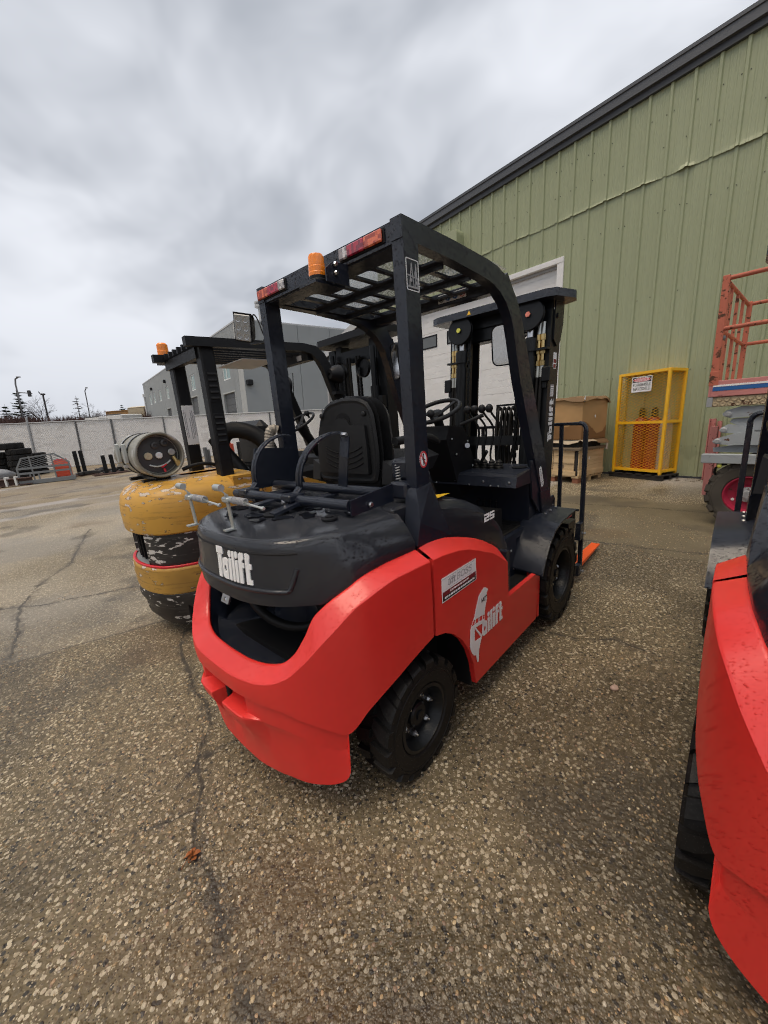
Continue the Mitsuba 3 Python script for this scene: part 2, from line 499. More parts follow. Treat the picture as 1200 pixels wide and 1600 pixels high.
def scatter_pebbles(n, xr, yr, rmin, rmax, sub, keep, seed):
    r_ = np.random.default_rng(seed)
    unit = trimesh.creation.icosphere(subdivisions=sub, radius=1.0)
    uvx, uf = np.array(unit.vertices), np.array(unit.faces)
    x = r_.uniform(*xr, n); y = r_.uniform(*yr, n)
    k = keep(x, y) & (meshkit.fbm(np.stack([x * 2.2, y * 2.2, x * 0], -1), 3, 4) > r_.uniform(0.25, 0.6, n))
    x, y = x[k], y[k]; n = len(x)
    r = rmin + (rmax - rmin) * r_.beta(1.3, 3.2, n)
    el = r_.uniform(0.62, 0.95, n); fl = r_.uniform(0.35, 0.6, n); a = r_.uniform(0, np.pi, n)
    v = uvx[None] * np.stack([r, r * el, r * fl], 1)[:, None]
    lump = 1 + 0.16 * np.sin(uvx[None, :, 0] * 2.3 + a[:, None] * 5) * np.cos(uvx[None, :, 1] * 2.9 + a[:, None] * 3)
    v = v * lump[..., None]
    ca, sa = np.cos(a)[:, None], np.sin(a)[:, None]
    vx = v[..., 0] * ca - v[..., 1] * sa + x[:, None]; vy = v[..., 0] * sa + v[..., 1] * ca + y[:, None]
    vz = v[..., 2] + gz(vx, vy) + (r * fl * r_.uniform(-0.55, 0.0, n))[:, None]
    V = np.stack([vx, vy, vz], -1).reshape(-1, 3)
    F = (uf[None] + (np.arange(n) * len(uvx))[:, None, None]).reshape(-1, 3)
    c = PEB[r_.choice(len(PEB), n, p=PEBW)] * r_.uniform(0.55, 1.0, (n, 1)) * np.array([1.03, .97, .85])
    C = np.repeat(c, len(uvx), 0)
    return V, F, C


mat('pebble_mat', {'type': 'mesh_attribute', 'name': 'vertex_color'}, 0.42, spec=0.45)
_pa = scatter_pebbles(30000, (-2.3, 2.2), (0.25, 2.6), 0.0022, 0.0092, 1, lambda x, y: (y < 2.3), 11)
_pb = scatter_pebbles(40000, (-3.2, 3.4), (2.0, 5.2), 0.0035, 0.0095, 0, lambda x, y: (y > 2.2), 12)
_V = np.vstack([_pa[0], _pb[0]]); _F = np.vstack([_pa[1], _pb[1] + len(_pa[0])]); _C = np.vstack([_pa[2], _pb[2]])
single('pebbles', mesh(_V, _F), 'pebble_mat', 'small tan, white and black pebbles set in the concrete in the foreground', 'pebbles', smooth=True, kind='stuff', color=_C)

# a dead leaf and a stray stone
mat('leaf_mat', {'type': 'mesh_attribute', 'name': 'vertex_color'}, 0.6, spec=0.3)


def leaf_mesh():
    out = []; r_ = np.random.default_rng(3)
    for i, a in enumerate((0.2, 1.0, 1.75, 2.6, 3.5, 4.4, 5.3)):
        L = r_.uniform(0.022, 0.042); w = L * 0.30
        t = np.linspace(0, 1, 6)
        prof = w * np.sin(np.pi * np.clip(t * 0.92 + 0.04, 0, 1)) ** 0.8
        zz = 0.010 * np.sin(t * 2.5 + i) + 0.005
        rows = np.stack([np.stack([t * L, s * prof, zz + abs(s) * 0.006 * (1 - t)], 1) for s in (-1, 0, 1)], 1)
        out.append(xf(loft(rows), rot([0, 0, 1], math.degrees(a))))
    out.append(tube([(0, 0, .004), (-.02, .006, .006), (-.045, .004, .003)], 0.0012, 5))
    return cat(out)


_lm = leaf_mesh(); _lc = np.array([0.26, 0.085, 0.025]) * (0.6 + 0.8 * meshkit.noise(np.array(_lm.vertices) * 300)[:, None])
single('dead_leaf', _lm, 'leaf_mat', 'small curled brown dead leaf lying on the wet concrete in the left foreground', 'leaf', yard_frame(-0.74, 1.09, 20), smooth=True, color=_lc)
_st = sphere((0, 0, 0), 0.021, 2, (1.2, .8, .6)); _sv = np.array(_st.vertices)
_st.vertices = _sv * (1 + 0.3 * (meshkit.noise(_sv * 60) - .5))[:, None] + [0, 0, .008]
mat('stone_mat', (0.36, 0.26, 0.21), 0.6)
single('stone', _st, 'stone_mat', 'single pinkish stray stone lying on the concrete between the two red forklifts', 'stone', yard_frame(1.16, 1.76, 60), smooth=25)

# ================================================================== GREEN METAL BUILDING
W0 = np.array([5.558, 6.621]); WD = np.array([-0.6522, 0.7580]); WN = np.array([0.7580, 0.6522])
WM = np.eye(4); WM[:3, 0] = [WD[0], WD[1], 0]; WM[:3, 1] = [-WN[0], -WN[1], 0]; WM[:3, 2] = [0, 0, 1]
# local frame of the wall: X along the wall to the left, Y out of the wall towards the yard, Z up from the wall foot
WM[:3, 3] = [W0[0], W0[1], 0.36]
WMr = WM.copy()


def wall_frame(a, b, yaw=0.0, on_ground=True):
    """Upright frame at distance a along the wall and b out from it (X along the wall to the left, Y out of the wall)."""
    x, y = W0 + WD * a - WN * b
    c, s = math.cos(math.radians(yaw)), math.sin(math.radians(yaw))
    m = np.eye(4)
    X = np.array([*WD, 0]) * c + np.array([*(-WN), 0]) * s
    Y = np.array([*(-WN), 0]) * c - np.array([*WD, 0]) * s
    m[:3, 0], m[:3, 1], m[:3, 2] = X, Y, [0, 0, 1.0]
    m[:3, 3] = [x, y, gz(x, y) if on_ground else 0.36]
    return m


def green_fn(p, n, uv):
    k = FB(p.x * 0.8, p.y * 0.8, p.z * 0.5, 3); g = FB(p.x * 40, p.y * 40, p.z * 12)
    c = MX((0.262, 0.292, 0.178), (0.308, 0.338, 0.215), k * .8 + g * .2)
    st = SS(0.60, 0.85, FB(p.x * 9, p.y * 9, p.z * 0.35, 3))
    c = MX(c, (0.33, 0.36, 0.24), st * 0.2)
    mo = SS(0.62, 0.78, FB(p.x * 5, p.y * 5, p.z * 5 + 9, 4)) * SS(1.5, 0.5, p.z)
    return MX(c, (0.14, 0.165, 0.10), mo * 0.4)


mat('green_sheet', mikit.proc(green_fn), 0.42, spec=0.4, coat=0.1, bump=lambda p, n, uv: 0.0025 * FB(p.x * 1.6, p.y * 1.6, p.z * 0.8, 2) + 0.0003 * N(p.x * 300, p.y * 300, p.z * 300), eps=4e-3)
mat('slate_trim', (0.070, 0.075, 0.085), 0.35, spec=0.5)
mat('slate_trim_dark', (0.040, 0.043, 0.050), 0.4, spec=0.5)
mat('screw_mat', (0.10, 0.11, 0.085), 0.5)
mat('white_trim', (0.66, 0.66, 0.66), 0.35)
mat('alu_cap', (0.42, 0.43, 0.44), 0.4)


def door_fn(p, n, uv):
    k = FB(p.x * 3, p.y * 3, p.z * 6)
    return MX((0.60, 0.60, 0.595), (0.68, 0.68, 0.68), k)


mat('door_white', mikit.proc(door_fn), 0.38, spec=0.4)
mat('window_dark', (0.11, 0.12, 0.125), 0.08, spec=0.7)
mat('concrete_grey', (0.24, 0.23, 0.21), 0.8)

bld = thing('green_metal_building', 'long green ribbed-metal building with dark slate eave trim on the right', 'building', WM)
DOOR0, DOOR1, DTOP = 2.74, 7.9, 4.20          # door opening along the wall, its top above the wall foot
A_END = 8.3
SEAM = 4.98


def eave(a):
    return 6.275 - 0.041 * a


def rib_profile(a0, a1, y0=0.0):
    """Cross-section of a ribbed sheet: ribs every 0.30 m, two low stiffeners between them."""
    out = []
    k0 = math.floor((a0 - 0.10) / 0.30) - 1
    pts = []
    for k in range(k0, k0 + int((a1 - a0) / 0.30) + 4):
        c = 0.108 + 0.30 * k
        pts += [(c - 0.032, 0), (c - 0.017, 0.032), (c + 0.017, 0.032), (c + 0.032, 0)]
        for o in (0.11, 0.19):
            pts += [(c + o - 0.018, 0), (c + o - 0.010, 0.005), (c + o + 0.010, 0.005), (c + o + 0.018, 0)]
    pts.sort()
    xs = np.array([p_[0] for p_ in pts]); ys = np.array([p_[1] for p_ in pts])
    g = np.unique(np.r_[a0, xs[(xs > a0) & (xs < a1)], a1])
    return g, np.interp(g, xs, ys) + y0


rngw = np.random.default_rng(5)


def sheet(a0, a1, z0, z1, y0=0.0, wavy=False):
    g, h = rib_profile(a0, a1, y0)
    zb = np.full_like(g, z0); zt = np.array([z1(a) if callable(z1) else z1 for a in g])
    rows = []
    ts = np.r_[0, 0.015, 0.05, 0.2, 0.5, 1.0] if wavy else np.r_[0, 0.5, 1.0]
    for t in ts:
        z = zb + (zt - zb) * t
        hh = h.copy()
        if wavy and t < 0.06:
            lift = (meshkit.noise(np.stack([g * 3.1, g * 0, g * 0 + 2], -1)) ** 2) * 0.030 * (1 - t / 0.06)
            dent = 0.05 * np.exp(-((g - 0.72) / 0.10) ** 2) * (1 - t / 0.06)
            hh = hh + lift + dent
            if t == 0:
                z = z + (meshkit.noise(np.stack([g * 2.2, g * 0, g * 0 + 7], -1)) - .5) * 0.03
        rows.append(np.stack([g, hh, z], 1))
    return loft(np.array(rows))


a = -5.45
while a < A_END - 0.01:
    b = min(a + 0.90, A_END)
    # lower course, cut around the door
    if b <= DOOR0:
        part(bld, 'wall_panel', sheet(a, b, 0.03, SEAM), 'green_sheet', 20)
    else:
        if a < DOOR0:
            part(bld, 'wall_panel', sheet(a, DOOR0, 0.03, DTOP + .1), 'green_sheet', 20)
        if a >= DOOR1:
            part(bld, 'wall_panel', sheet(a, b, 0.03, SEAM), 'green_sheet', 20)
        elif b > DOOR1:
            part(bld, 'wall_panel', sheet(DOOR1, b, 0.03, DTOP + .1), 'green_sheet', 20)
        if a < DOOR1:
            part(bld, 'wall_panel', sheet(a, b, DTOP + .1, SEAM), 'green_sheet', 20)
    part(bld, 'wall_panel', sheet(a, b, SEAM - 0.03, eave, 0.012, True), 'green_sheet', 20)
    a = b
# core behind the sheets, end wall, roof
part(bld, 'core', cat(bx(-5.4, DOOR0 - .05, -6, -0.03, 0, 5.9), bx(DOOR1 + .05, A_END - .02, -6, -0.03, 0, 5.8), bx(DOOR0 - .05, DOOR1 + .05, -6, -0.03, DTOP + .02, 5.8), bx(DOOR0 - .05, DOOR1 + .05, -6, -0.5, 0, DTOP + .02)), 'slate_trim_dark', False)
part(bld, 'end_wall', bx(A_END - .02, A_END, -12, 0.0, 0, 5.92), 'green_sheet', False)


def trim(z0, z1, y0, y1, a0=-5.5, a1=A_END + .12):
    v = []
    for a_ in (a0, a1):
        e = eave(a_)
        v += [(a_, y0, e + z0), (a_, y1, e + z0), (a_, y1, e + z1), (a_, y0, e + z1)]
    return hull(v)


part(bld, 'eave_trim', trim(0.0, 0.10, 0.0, 0.075), 'slate_trim_dark', False)
part(bld, 'gutter', cat(trim(0.10, 0.235, 0.0, 0.13), trim(0.235, 0.26, 0.0, 0.15)), 'slate_trim', False)
part(bld, 'roof_edge', cat(trim(0.262, 0.32, -0.25, 0.10)), 'slate_trim', False)
part(bld, 'roof', trim(0.32, 0.37, -12, -0.2), 'slate_trim', False)
sc = []
for zrow in (0.55, 1.85, 3.15, 4.45, 5.4, 5.85):
    for k in range(-17, 27):
        for o in (0.058, 0.158):
            a_ = 0.108 + 0.30 * k + o - 0.108
            if a_ > A_END or (DOOR0 - .05 < a_ < DOOR1 + .05 and zrow < DTOP + .15) or rngw.random() < .35:
                continue
            zz = zrow + rngw.normal(0, .012); yy = 0.014 if zz > SEAM else 0.002
            sc.append(bolt((a_, yy, zz), (0, 1, 0), 0.009, 0.007))
part(bld, 'screws', cat(sc), 'screw_mat', False, kind='stuff')
part(bld, 'base_trim', bx(-5.4, DOOR0 - .12, 0.0, 0.03, -0.04, 0.032), 'slate_trim_dark', False)
# sectional door
dr_ = part(bld, 'door', bx(DOOR0, DOOR1, -0.16, -0.155, 0, DTOP), 'white_trim', False)
nsec = 7
for i in range(nsec):
    z0 = DTOP * i / nsec; z1 = DTOP * (i + 1) / nsec
    m = []
    for j in range(4):
        zz0 = z0 + (z1 - z0) * j / 4; zz1 = z0 + (z1 - z0) * (j + 1) / 4
        m.append(bx(DOOR0 + .01, DOOR1 - .01, -0.15, -0.10, zz0 + (.0025 if j == 0 else .0006), zz1 - (.0025 if j == 3 else .0006), 0.0025))
    part(dr_, 'panel', cat(m), 'door_white', False)
for c0 in (5.45, 6.36, 7.3):
    w_ = part(dr_, 'window', bx(c0 - .25, c0 + .25, -0.105, -0.094, 3.24, 3.51), 'window_dark', False)
    part(dr_, 'window_frame', cat(bx(c0 - .28, c0 - .245, -0.10, -0.086, 3.21, 3.54), bx(c0 + .245, c0 + .28, -0.10, -0.086, 3.21, 3.54), bx(c0 - .245, c0 + .245, -0.10, -0.086, 3.21, 3.243), bx(c0 - .245, c0 + .245, -0.10, -0.086, 3.507, 3.54)), 'matte_black', False)
part(bld, 'door_frame', cat(bx(DOOR0 - .12, DOOR0 + .012, -0.10, 0.035, 0, DTOP + .0, .004), bx(DOOR1 - .012, DOOR1 + .12, -0.10, 0.035, 0, DTOP, .004), bx(DOOR0 - .12, DOOR1 + .12, -0.10, 0.042, DTOP, DTOP + .10, .004)), 'white_trim', False)
part(bld, 'door_header', bx(DOOR0 + .012, DOOR1 - .012, -0.09, -0.05, DTOP - .06, DTOP, .003), 'grey_decal', False)
# green rain hood of a vent above the door
vh = unary_union([sbox(0, -0.34, .44, 0.0), Point(.22, 0).buffer(.22)]).intersection(sbox(0, -.34, .44, .13))
vm = prism_xz([(p_[0] + 5.09, p_[1] + 5.50) for p_ in vh.exterior.coords], 0.012, 0.30)
part(bld, 'vent_hood', vm, 'green_sheet', 20)

# ------------------------------------------------------------------ lean-to canopy past the end of the green building
cp = thing('lean_to_canopy', 'small grey steel lean-to canopy past the far end of the green building', 'canopy', WM)


def cz(a_): return 4.80 - (a_ - 8.42) * .345


part(cp, 'roof_sheet', hull([(a_, y_, cz(a_) + d_) for a_ in (8.42, 11.8) for y_ in (-2.2, .02) for d_ in (.10, .14)]), 'slate_trim', False)
for y_ in (-2.1, -.08):
    part(cp, 'rafter', beam((8.42, y_, cz(8.42)), (11.8, y_, cz(11.8)), .08, .19), 'slate_trim', False)
for x_ in (9.2, 10.1, 11.0):
    part(cp, 'purlin', bx(x_ - .03, x_ + .03, -2.05, -.13, cz(x_), cz(x_) + .10), 'slate_trim_dark', False)
part(cp, 'fascia', beam((8.42, .04, cz(8.42) + .07), (11.8, .04, cz(11.8) + .07), .025, .24), 'alu_cap', False)
part(cp, 'tie_beam', beam((8.5, -.3, 3.75), (11.7, -.3, 3.55), .10, .20), 'slate_trim_dark', False)
for x_ in (8.55, 11.6):
    part(cp, 'post', bx(x_ - .05, x_ + .05, -.2, -.1, -.1, cz(x_) - .09), 'grey_decal', False)

# ================================================================== GREY TILT-UP BUILDING
GA = np.array([-9.47, 28.86]); GD = np.array([-0.63257, 0.77450]); GE = np.array([0.85263, 0.52252])
GD2 = np.array([-GE[1], GE[0]])


def tilt_fn(p, n, uv):
    k = FB(p.x * .5, p.y * .5, p.z * .5, 3)
    c = MX((0.225, 0.245, 0.255), (0.265, 0.285, 0.295), k)
    return MX(c, (0.20, 0.215, 0.22), SS(0.55, 0.8, FB(p.x * 2.0, p.y * 2.0, p.z * 0.2, 3)) * .5)


mat('tilt_grey', mikit.proc(tilt_fn), 0.7, spec=0.3)
mat('tilt_light', (0.36, 0.375, 0.375), 0.7, spec=0.3)
mat('pale_glass', (0.22, 0.32, 0.32), 0.08, spec=0.8)
mat('roll_door_grey', (0.085, 0.09, 0.095), 0.5)
LM = np.eye(4); LM[:3, 0] = [GD[0], GD[1], 0]; LM[:3, 1] = [-GD[1], GD[0], 0]; LM[:3, 2] = [0, 0, 1]; LM[:3, 3] = [GA[0], GA[1], 0]
if LM[:3, 1] @ np.array([-GA[0], -GA[1], 0]) < 0:
    LM[:3, 1] *= -1
# X along the long front to the far end, Y towards the yard
SGN = 1.0
gb = thing('grey_commercial_building', 'two-storey grey tilt-up concrete building behind the white fence', 'building', LM)
GH = 9.2
E2 = np.array([(GE @ GD), (np.array([GE[0], GE[1]]) @ LM[:2, 1])])          # short side direction in local coordinates


def quad_prism(p0, p1, th, z0, z1):
    """Upright slab from p0 to p1 in plan, thickness th behind it."""
    p0, p1 = np.array(p0, float), np.array(p1, float); d = (p1 - p0) / np.linalg.norm(p1 - p0)
    nrm = np.array([-d[1], d[0]]) * th
    return hull([(*q, z) for q in (p0, p1, p1 + nrm, p0 + nrm) for z in (z0, z1)])


# long front: tilt-up panels, each a part, with recessed joints
def rect_minus(x0, x1, z0, z1, holes):
    g = sbox(x0, z0, x1, z1)
    for h in holes:
        g = g.difference(sbox(*h))
    return g


WINS = [(34.45, 6.05, 35.9, 7.4), (31.7, 6.05, 33.0, 7.4), (27.9, 6.0, 29.2, 7.35), (23.7, 5.95, 25.0, 7.35), (12.45, 5.8, 13.85, 7.25), (2.75, 5.65, 4.4, 6.9)]
DOORS = [(23.6, 0.6, 25.7, 4.85), (12.2, 0.6, 14.6, 5.2), (2.15, 0.6, 4.8, 4.65)]
xs_ = [0.0, 1.05, 6.2, 11.2, 16.4, 21.6, 26.4, 30.6, 35.0, 39.4]
for x0, x1 in zip(xs_[:-1], xs_[1:]):
    g = rect_minus(x0 + .015, x1 - .015, -.5, GH, WINS + DOORS)
    part(gb, 'wall_panel', prism_xz(g, -0.25, 0.0), 'tilt_light' if x1 < 1.1 else 'tilt_grey', False)
part(gb, 'inner_wall', bx(0.2, 39.2, -0.7, -0.5, -.5, GH - .2), 'roll_door_grey', False)
for h in WINS:
    w_ = part(gb, 'window', bx(h[0], h[2], -0.12, -0.09, h[1], h[3]), 'pale_glass', False)
    xm = h[0] * .45 + h[2] * .55
    part(w_, 'frame', cat(bx(h[0], h[2], -.09, -.04, h[1], h[1] + .08), bx(h[0], h[2], -.09, -.04, h[3] - .08, h[3]), bx(h[0], h[0] + .08, -.09, -.04, h[1] + .08, h[3] - .08), bx(h[2] - .08, h[2], -.09, -.04, h[1] + .08, h[3] - .08), bx(xm - .03, xm + .03, -.09, -.045, h[1] + .08, h[3] - .08)), 'white_trim', False)
for h in DOORS:
    part(gb, 'roller_door', cat([bx(h[0], h[2], -.2, -.16 + .0 * i, h[1] + i * .53, min(h[1] + i * .53 + .51, h[3])) for i in range(int((h[3] - h[1]) / .53) + 1)]), 'roll_door_grey', False)
    part(gb, 'door_frame', cat(bx(h[0] - .09, h[0], -.1, .02, h[1], h[3]), bx(h[2], h[2] + .09, -.1, .02, h[1], h[3]), bx(h[0] - .09, h[2] + .09, -.1, .02, h[3], h[3] + .09)), 'tilt_light', False)
part(gb, 'parapet_cap', bx(-.02, 39.45, -.3, .03, GH, GH + .10), 'alu_cap', False)
# short side
for t0, t1 in ((0.0, 4.25), (4.25, 6.85), (6.85, 11.5), (11.5, 16.0)):
    q0, q1 = E2 * (t0 + .015), E2 * (t1 - .015)
    m = quad_prism(q0, q1, .25, -.5, GH)
    m2 = quad_prism(q0, q1, -.25, -.5, GH)
    part(gb, 'wall_panel', m2 if m2.centroid[0] > m.centroid[0] else m, 'tilt_grey', False)
part(gb, 'parapet_cap', quad_prism(E2 * 0.05, E2 * 16, .12, GH, GH + .1), 'alu_cap', False)
part(gb, 'roof', hull([(0.3, -.3, GH - .4), (39, -.3, GH - .4), (39, -12, GH - .4), (*(E2 * 15.8), GH - .4), (0.3, -.3, GH - .3), (39, -.3, GH - .3), (39, -12, GH - .3), (*(E2 * 15.8), GH - .3)]), 'alu_cap', False)
lm = E2 * 0.55
part(gb, 'wall_lamp', xf(bx(-.3, .3, -.2, .2, 4.85, 5.25, .06), None, (lm[0] + .0, lm[1] + .25, 0)), 'matte_black', False)
for xx in (2.2, 24.5, 33.0):
    part(gb, 'wall_lamp', bx(xx - .15, xx + .15, .0, .25, 7.75, 8.1, .04), 'matte_black', False)
part(gb, 'downpipe', cat(cyl((38.9, .15, 0), (38.9, .15, 7.4), .08, 8), bx(38.7, 39.1, .0, .3, 7.4, 7.8)), 'white_trim', 30)
part(gb, 'roof_vent', cat(cyl((1.6, -2.5, GH - .3), (1.6, -2.5, GH + 1.5), .22, 10), cyl((1.6, -2.5, GH + 1.5), (1.6, -2.5, GH + 1.62), .45, 10), cyl((1.6, -2.5, GH + 1.75), (1.6, -2.5, GH + 1.85), .45, 10)), 'alu_cap', 30)

# ================================================================== WHITE CHAIN-LINK FENCE
def slat_fn(p, n, uv):
    k = FB(p.x * 1.2, p.z * 2.0, 3.0, 4)
    st = SS(0.62, 0.70, FB(p.x * 1.6, p.z * 5.0, 8.0, 4))
    c = MX((0.70, 0.69, 0.675), (0.80, 0.79, 0.78), k)
    return MX(c, (0.52, 0.50, 0.485), st * .5)


mat('slat_white', mikit.proc(slat_fn), 0.6, spec=0.3)
mat('galv', (0.34, 0.35, 0.36), 0.5, metallic=0.4)
mat('galv_dark', (0.13, 0.135, 0.14), 0.5, metallic=0.3)
FY, FTOP = 22.5, 2.62
fence = thing('chain_link_fence', 'long chain-link fence filled with white privacy slats across the back of the yard', 'fence')
FX0, FX1 = -40.0, 1.5
posts = [-37.5, -34.6, -31.6, -28.6, -25.6, -22.6, -19.82, -17.16, -15.13, -12.2, -9.2, -6.2, -3.2, -0.2]
_prev = FX0
for i, x in enumerate(posts + [FX1]):
    x0, x1 = _prev + .04, x - .04
    g0, g1 = gz(x0, FY), gz(x1, FY)
    part(fence, 'slat_panel', hull([(x0, FY + .03, g0 + .04), (x1, FY + .03, g1 + .04), (x0, FY + .03, FTOP - .05), (x1, FY + .03, FTOP - .05), (x0, FY + .045, g0 + .04), (x1, FY + .045, g1 + .04), (x0, FY + .045, FTOP - .05), (x1, FY + .045, FTOP - .05)]), 'slat_white', False)
    _prev = x
for i, x in enumerate(posts):
    thick = x in (-19.82,)
    part(fence, 'post', cyl((x, FY - .02, gz(x, FY) - .1), (x, FY - .02, FTOP + (.30 if thick else .02)), .055 if thick or i % 2 == 0 else .035, 10), 'galv' if thick else 'galv_dark', 40)
part(fence, 'top_rail', cyl((FX0, FY - .02, FTOP), (FX1, FY - .02, FTOP), .032, 8), 'galv', 40)
wires = []
Hf = 2.75
wv, wf = [], []
xs_w = np.arange(FX0 - Hf, FX1 + Hf, 0.125)
for sgn in (1, -1):
    for x in xs_w:
        xa, xb = (x, x + Hf) if sgn > 0 else (x + Hf, x)
        za, zb = FTOP - Hf, FTOP - .02
        # clip to the fence ends
        if min(xa, xb) < FX0 or max(xa, xb) > FX1:
            continue
        t = 0.0065; o = len(wv); yy = FY + .012
        wv += [(xa - t, yy, za), (xa + t, yy, za), (xb + t, yy, zb), (xb - t, yy, zb), (xa, yy - .012, za), (xb, yy - .012, zb)]
        wf += [(o, o + 4, o + 5), (o, o + 5, o + 3), (o + 4, o + 1, o + 2), (o + 4, o + 2, o + 5)]
mat('wire_pale', (0.60, 0.60, 0.595), 0.5)
part(fence, 'chain_link', mesh(wv, wf), 'wire_pale', False, kind='stuff')

# the same fence along the far side of the yard, seen only in the forklift's mirror
fw = thing('chain_link_fence', 'white slatted fence along the side of the yard, seen in the forklift mirror', 'fence')
for k in range(10):
    ya, yb_ = 6.0 - k * 4.0, 2.05 - k * 4.0
    xw = -24.0
    part(fw, 'slat_panel', hull([(xw + d_, y_, z_) for d_ in (0, .02) for y_, z_ in ((ya, gz(xw, ya) + .04), (yb_, gz(xw, yb_) + .04), (ya, 2.2), (yb_, 2.2))]), 'slat_white', False)
    part(fw, 'post', cyl((xw + .05, ya + .02, gz(xw, ya) - .1), (xw + .05, ya + .02, 2.25), .04, 8), 'galv_dark', 40)
part(fw, 'top_rail', cyl((-23.95, 6.0, 2.22), (-23.95, -33.9, 2.22), .03, 8), 'galv', 40)

# ------------------------------------------------------------------ things stored along the fence
mat('rust_brown', (0.075, 0.042, 0.032), 0.7)
mat('grey_paint', (0.16, 0.17, 0.175), 0.5)
mat('orange_red', (0.55, 0.07, 0.03), 0.5)
mat('wood_grey', (0.20, 0.15, 0.10), 0.8)
mat('strap_white', (0.62, 0.62, 0.60), 0.6)
mat('tarp', (0.17, 0.175, 0.185), 0.35, bump=lambda p, n, uv: 0.02 * FB(p.x * 9, p.y * 9, p.z * 9), eps=4e-3)


def lying_tyre(R, w):
    prof = [(R * .52, w * .40), (R * .62, w * .5), (R * .88, w * .5), (R * .97, w * .40), (R, w * .25), (R, -w * .25), (R * .97, -w * .40), (R * .88, -w * .5), (R * .62, -w * .5), (R * .52, -w * .40), (R * .56, 0), (R * .52, w * .40)]
    m = [lathe(prof, 36)]
    for i in range(24):
        a_ = i * 2 * np.pi / 24
        b_ = bx(R * .97, R * 1.018, -.03, .03, -w * .42, w * .42, .008)
        m.append(xf(b_, rot([0, 0, 1], math.degrees(a_)) @ rot([1, 0, 0], 18 if i % 2 else -18)))
    return cat(m)


_tm = lying_tyre(.45, .27)
_tyre_ply = mikit.ply(_tm, 'rubber', 35)


def add_tyre(x, y, z, s, label, group):
    key = number('tyre')
    m = yard_frame(x, y, 30); m[:3, 3] += m[:3, 2] * z
    m[:3, :3] *= s
    d = dict(_tyre_ply); d['to_world'] = T4(m); scene[key] = d
    tag(key, label, 'tyre', group)


for i in range(6):
    top = i == 5
    add_tyre(-16.75 - (.3 if top else 0) + .04 * math.sin(i * 2.2), 18.25, .13 + i * .262, 1.0 if not top else 1.12, ('lowest tyre of the tall tyre stack by the white fence', 'second tyre from the ground in the tall stack by the white fence', 'third tyre from the ground in the tall stack by the white fence', 'third tyre from the top of the tall stack by the white fence', 'tyre just under the wide topmost one of the tall stack', 'topmost wider tyre on the tall stack by the white fence')[i], 'tyres in the tall stack')
for i in range(4):
    add_tyre(-18.25 + .03 * i, 18.75, .15 + i * .30, 1.15, ('lowest big tyre of the stack cut by the left edge', 'second big tyre from the ground in the stack cut by the left edge', 'third big tyre from the ground in the stack cut by the left edge', 'topmost big tyre of the stack cut by the left edge')[i], 'tyres in the low stack')
for i in range(4):
    add_tyre(-17.0 + .02 * i, 19.25, .13 + i * .262, .95, ('lowest tyre of the stack half hidden behind the tall stack', 'second tyre from the ground in the half-hidden stack behind the tall one', 'third tyre from the ground in the half-hidden stack behind the tall one', 'topmost tyre of the stack half hidden behind the tall stack')[i], 'tyres in the stack behind')
tb = np.random.default_rng(1)
_m = sphere((0, 0, .25), 1, 3, (.6, .45, .26)); _m.vertices = np.array(_m.vertices) * (1 + .35 * (meshkit.fbm(np.array(_m.vertices) * 4) - .5))[:, None]
single('tarp_bundle', _m, 'tarp', 'crumpled grey tarp bundle on the ground in front of the low tyre stack', 'tarp', yard_frame(-16.4, 16.6, 20), smooth=40)
bm = thing('steel_beam', 'long rusty brown steel beam lying on the ground with two white straps', 'beam', yard_frame(-13.6, 14.3, 66))
part(bm, 'beam', cat(bx(-2.2, .55, -.14, .14, .26, .29), bx(-2.2, .55, -.14, .14, .04, .07), bx(-2.2, .55, -.012, .012, .07, .26)), 'rust_brown', False)
for x in (-.18, .1):
    part(bm, 'strap', bx(x - .03, x + .03, -.15, .15, .03, .36, .004), 'strap_white', False)
for x in (-1.6, -.4):
    part(bm, 'skid', bx(x - .06, x + .06, -.3, .3, -.02, .038), 'wood_grey', False)


def backrest_rack():
    t = thing('load_backrest_frame', 'grey steel load backrest frame with diagonal mesh leaning in front of the fence', 'steel frame', yard_frame(-12.75, 14.75, 63))
    W = .78
    out = [(-W, .16), (-W, .62), (-W + .20, .98), (W - .38, 1.06), (W, .72), (W, .16)]
    for p0, p1 in zip(out[:-1], out[1:]):
        part(t, 'frame_bar', beam((p0[0], 0, p0[1]), (p1[0], 0, p1[1]), .05, .05), 'grey_paint', False)
    part(t, 'base_channel', cat(bx(-W - .02, W + .1, -.09, .09, .02, .16), bx(-W, W, .09, .35, .02, .06)), 'grey_paint', False)
    for z in (.42, .60):
        part(t, 'cross_bar', bx(-W, W, -.03, .03, z - .035, z + .035), 'grey_paint', False)
    g = Polygon([(-W + .03, .66), (-W + .21, .95), (W - .39, 1.03), (W - .05, .72), (W - .05, .64), (-W + .03, .64)])
    strips = []
    for c in np.arange(-1.4, 2.6, .14):
        for s in (1,):
            l = LineString([(c - 1.2, 1.2 + .0), (c + .0, .45)]).intersection(g)
            if l.length > .05:
                (x0, z0), (x1, z1) = list(l.coords)[0], list(l.coords)[-1]
                strips.append(beam((x0, 0, z0), (x1, 0, z1), .012, .018))
    for x in (-.35, .3):
        part(t, 'upright', bx(x - .02, x + .02, -.02, .02, .16, 1.04), 'grey_paint', False)
    for s_ in strips:
        part(t, 'mesh_bar', s_, 'grey_paint', False)
    for x in (-.45, -.2):
        part(t, 'lower_upright', bx(x - .02, x + .02, -.02, .02, .16, .42), 'grey_paint', False)


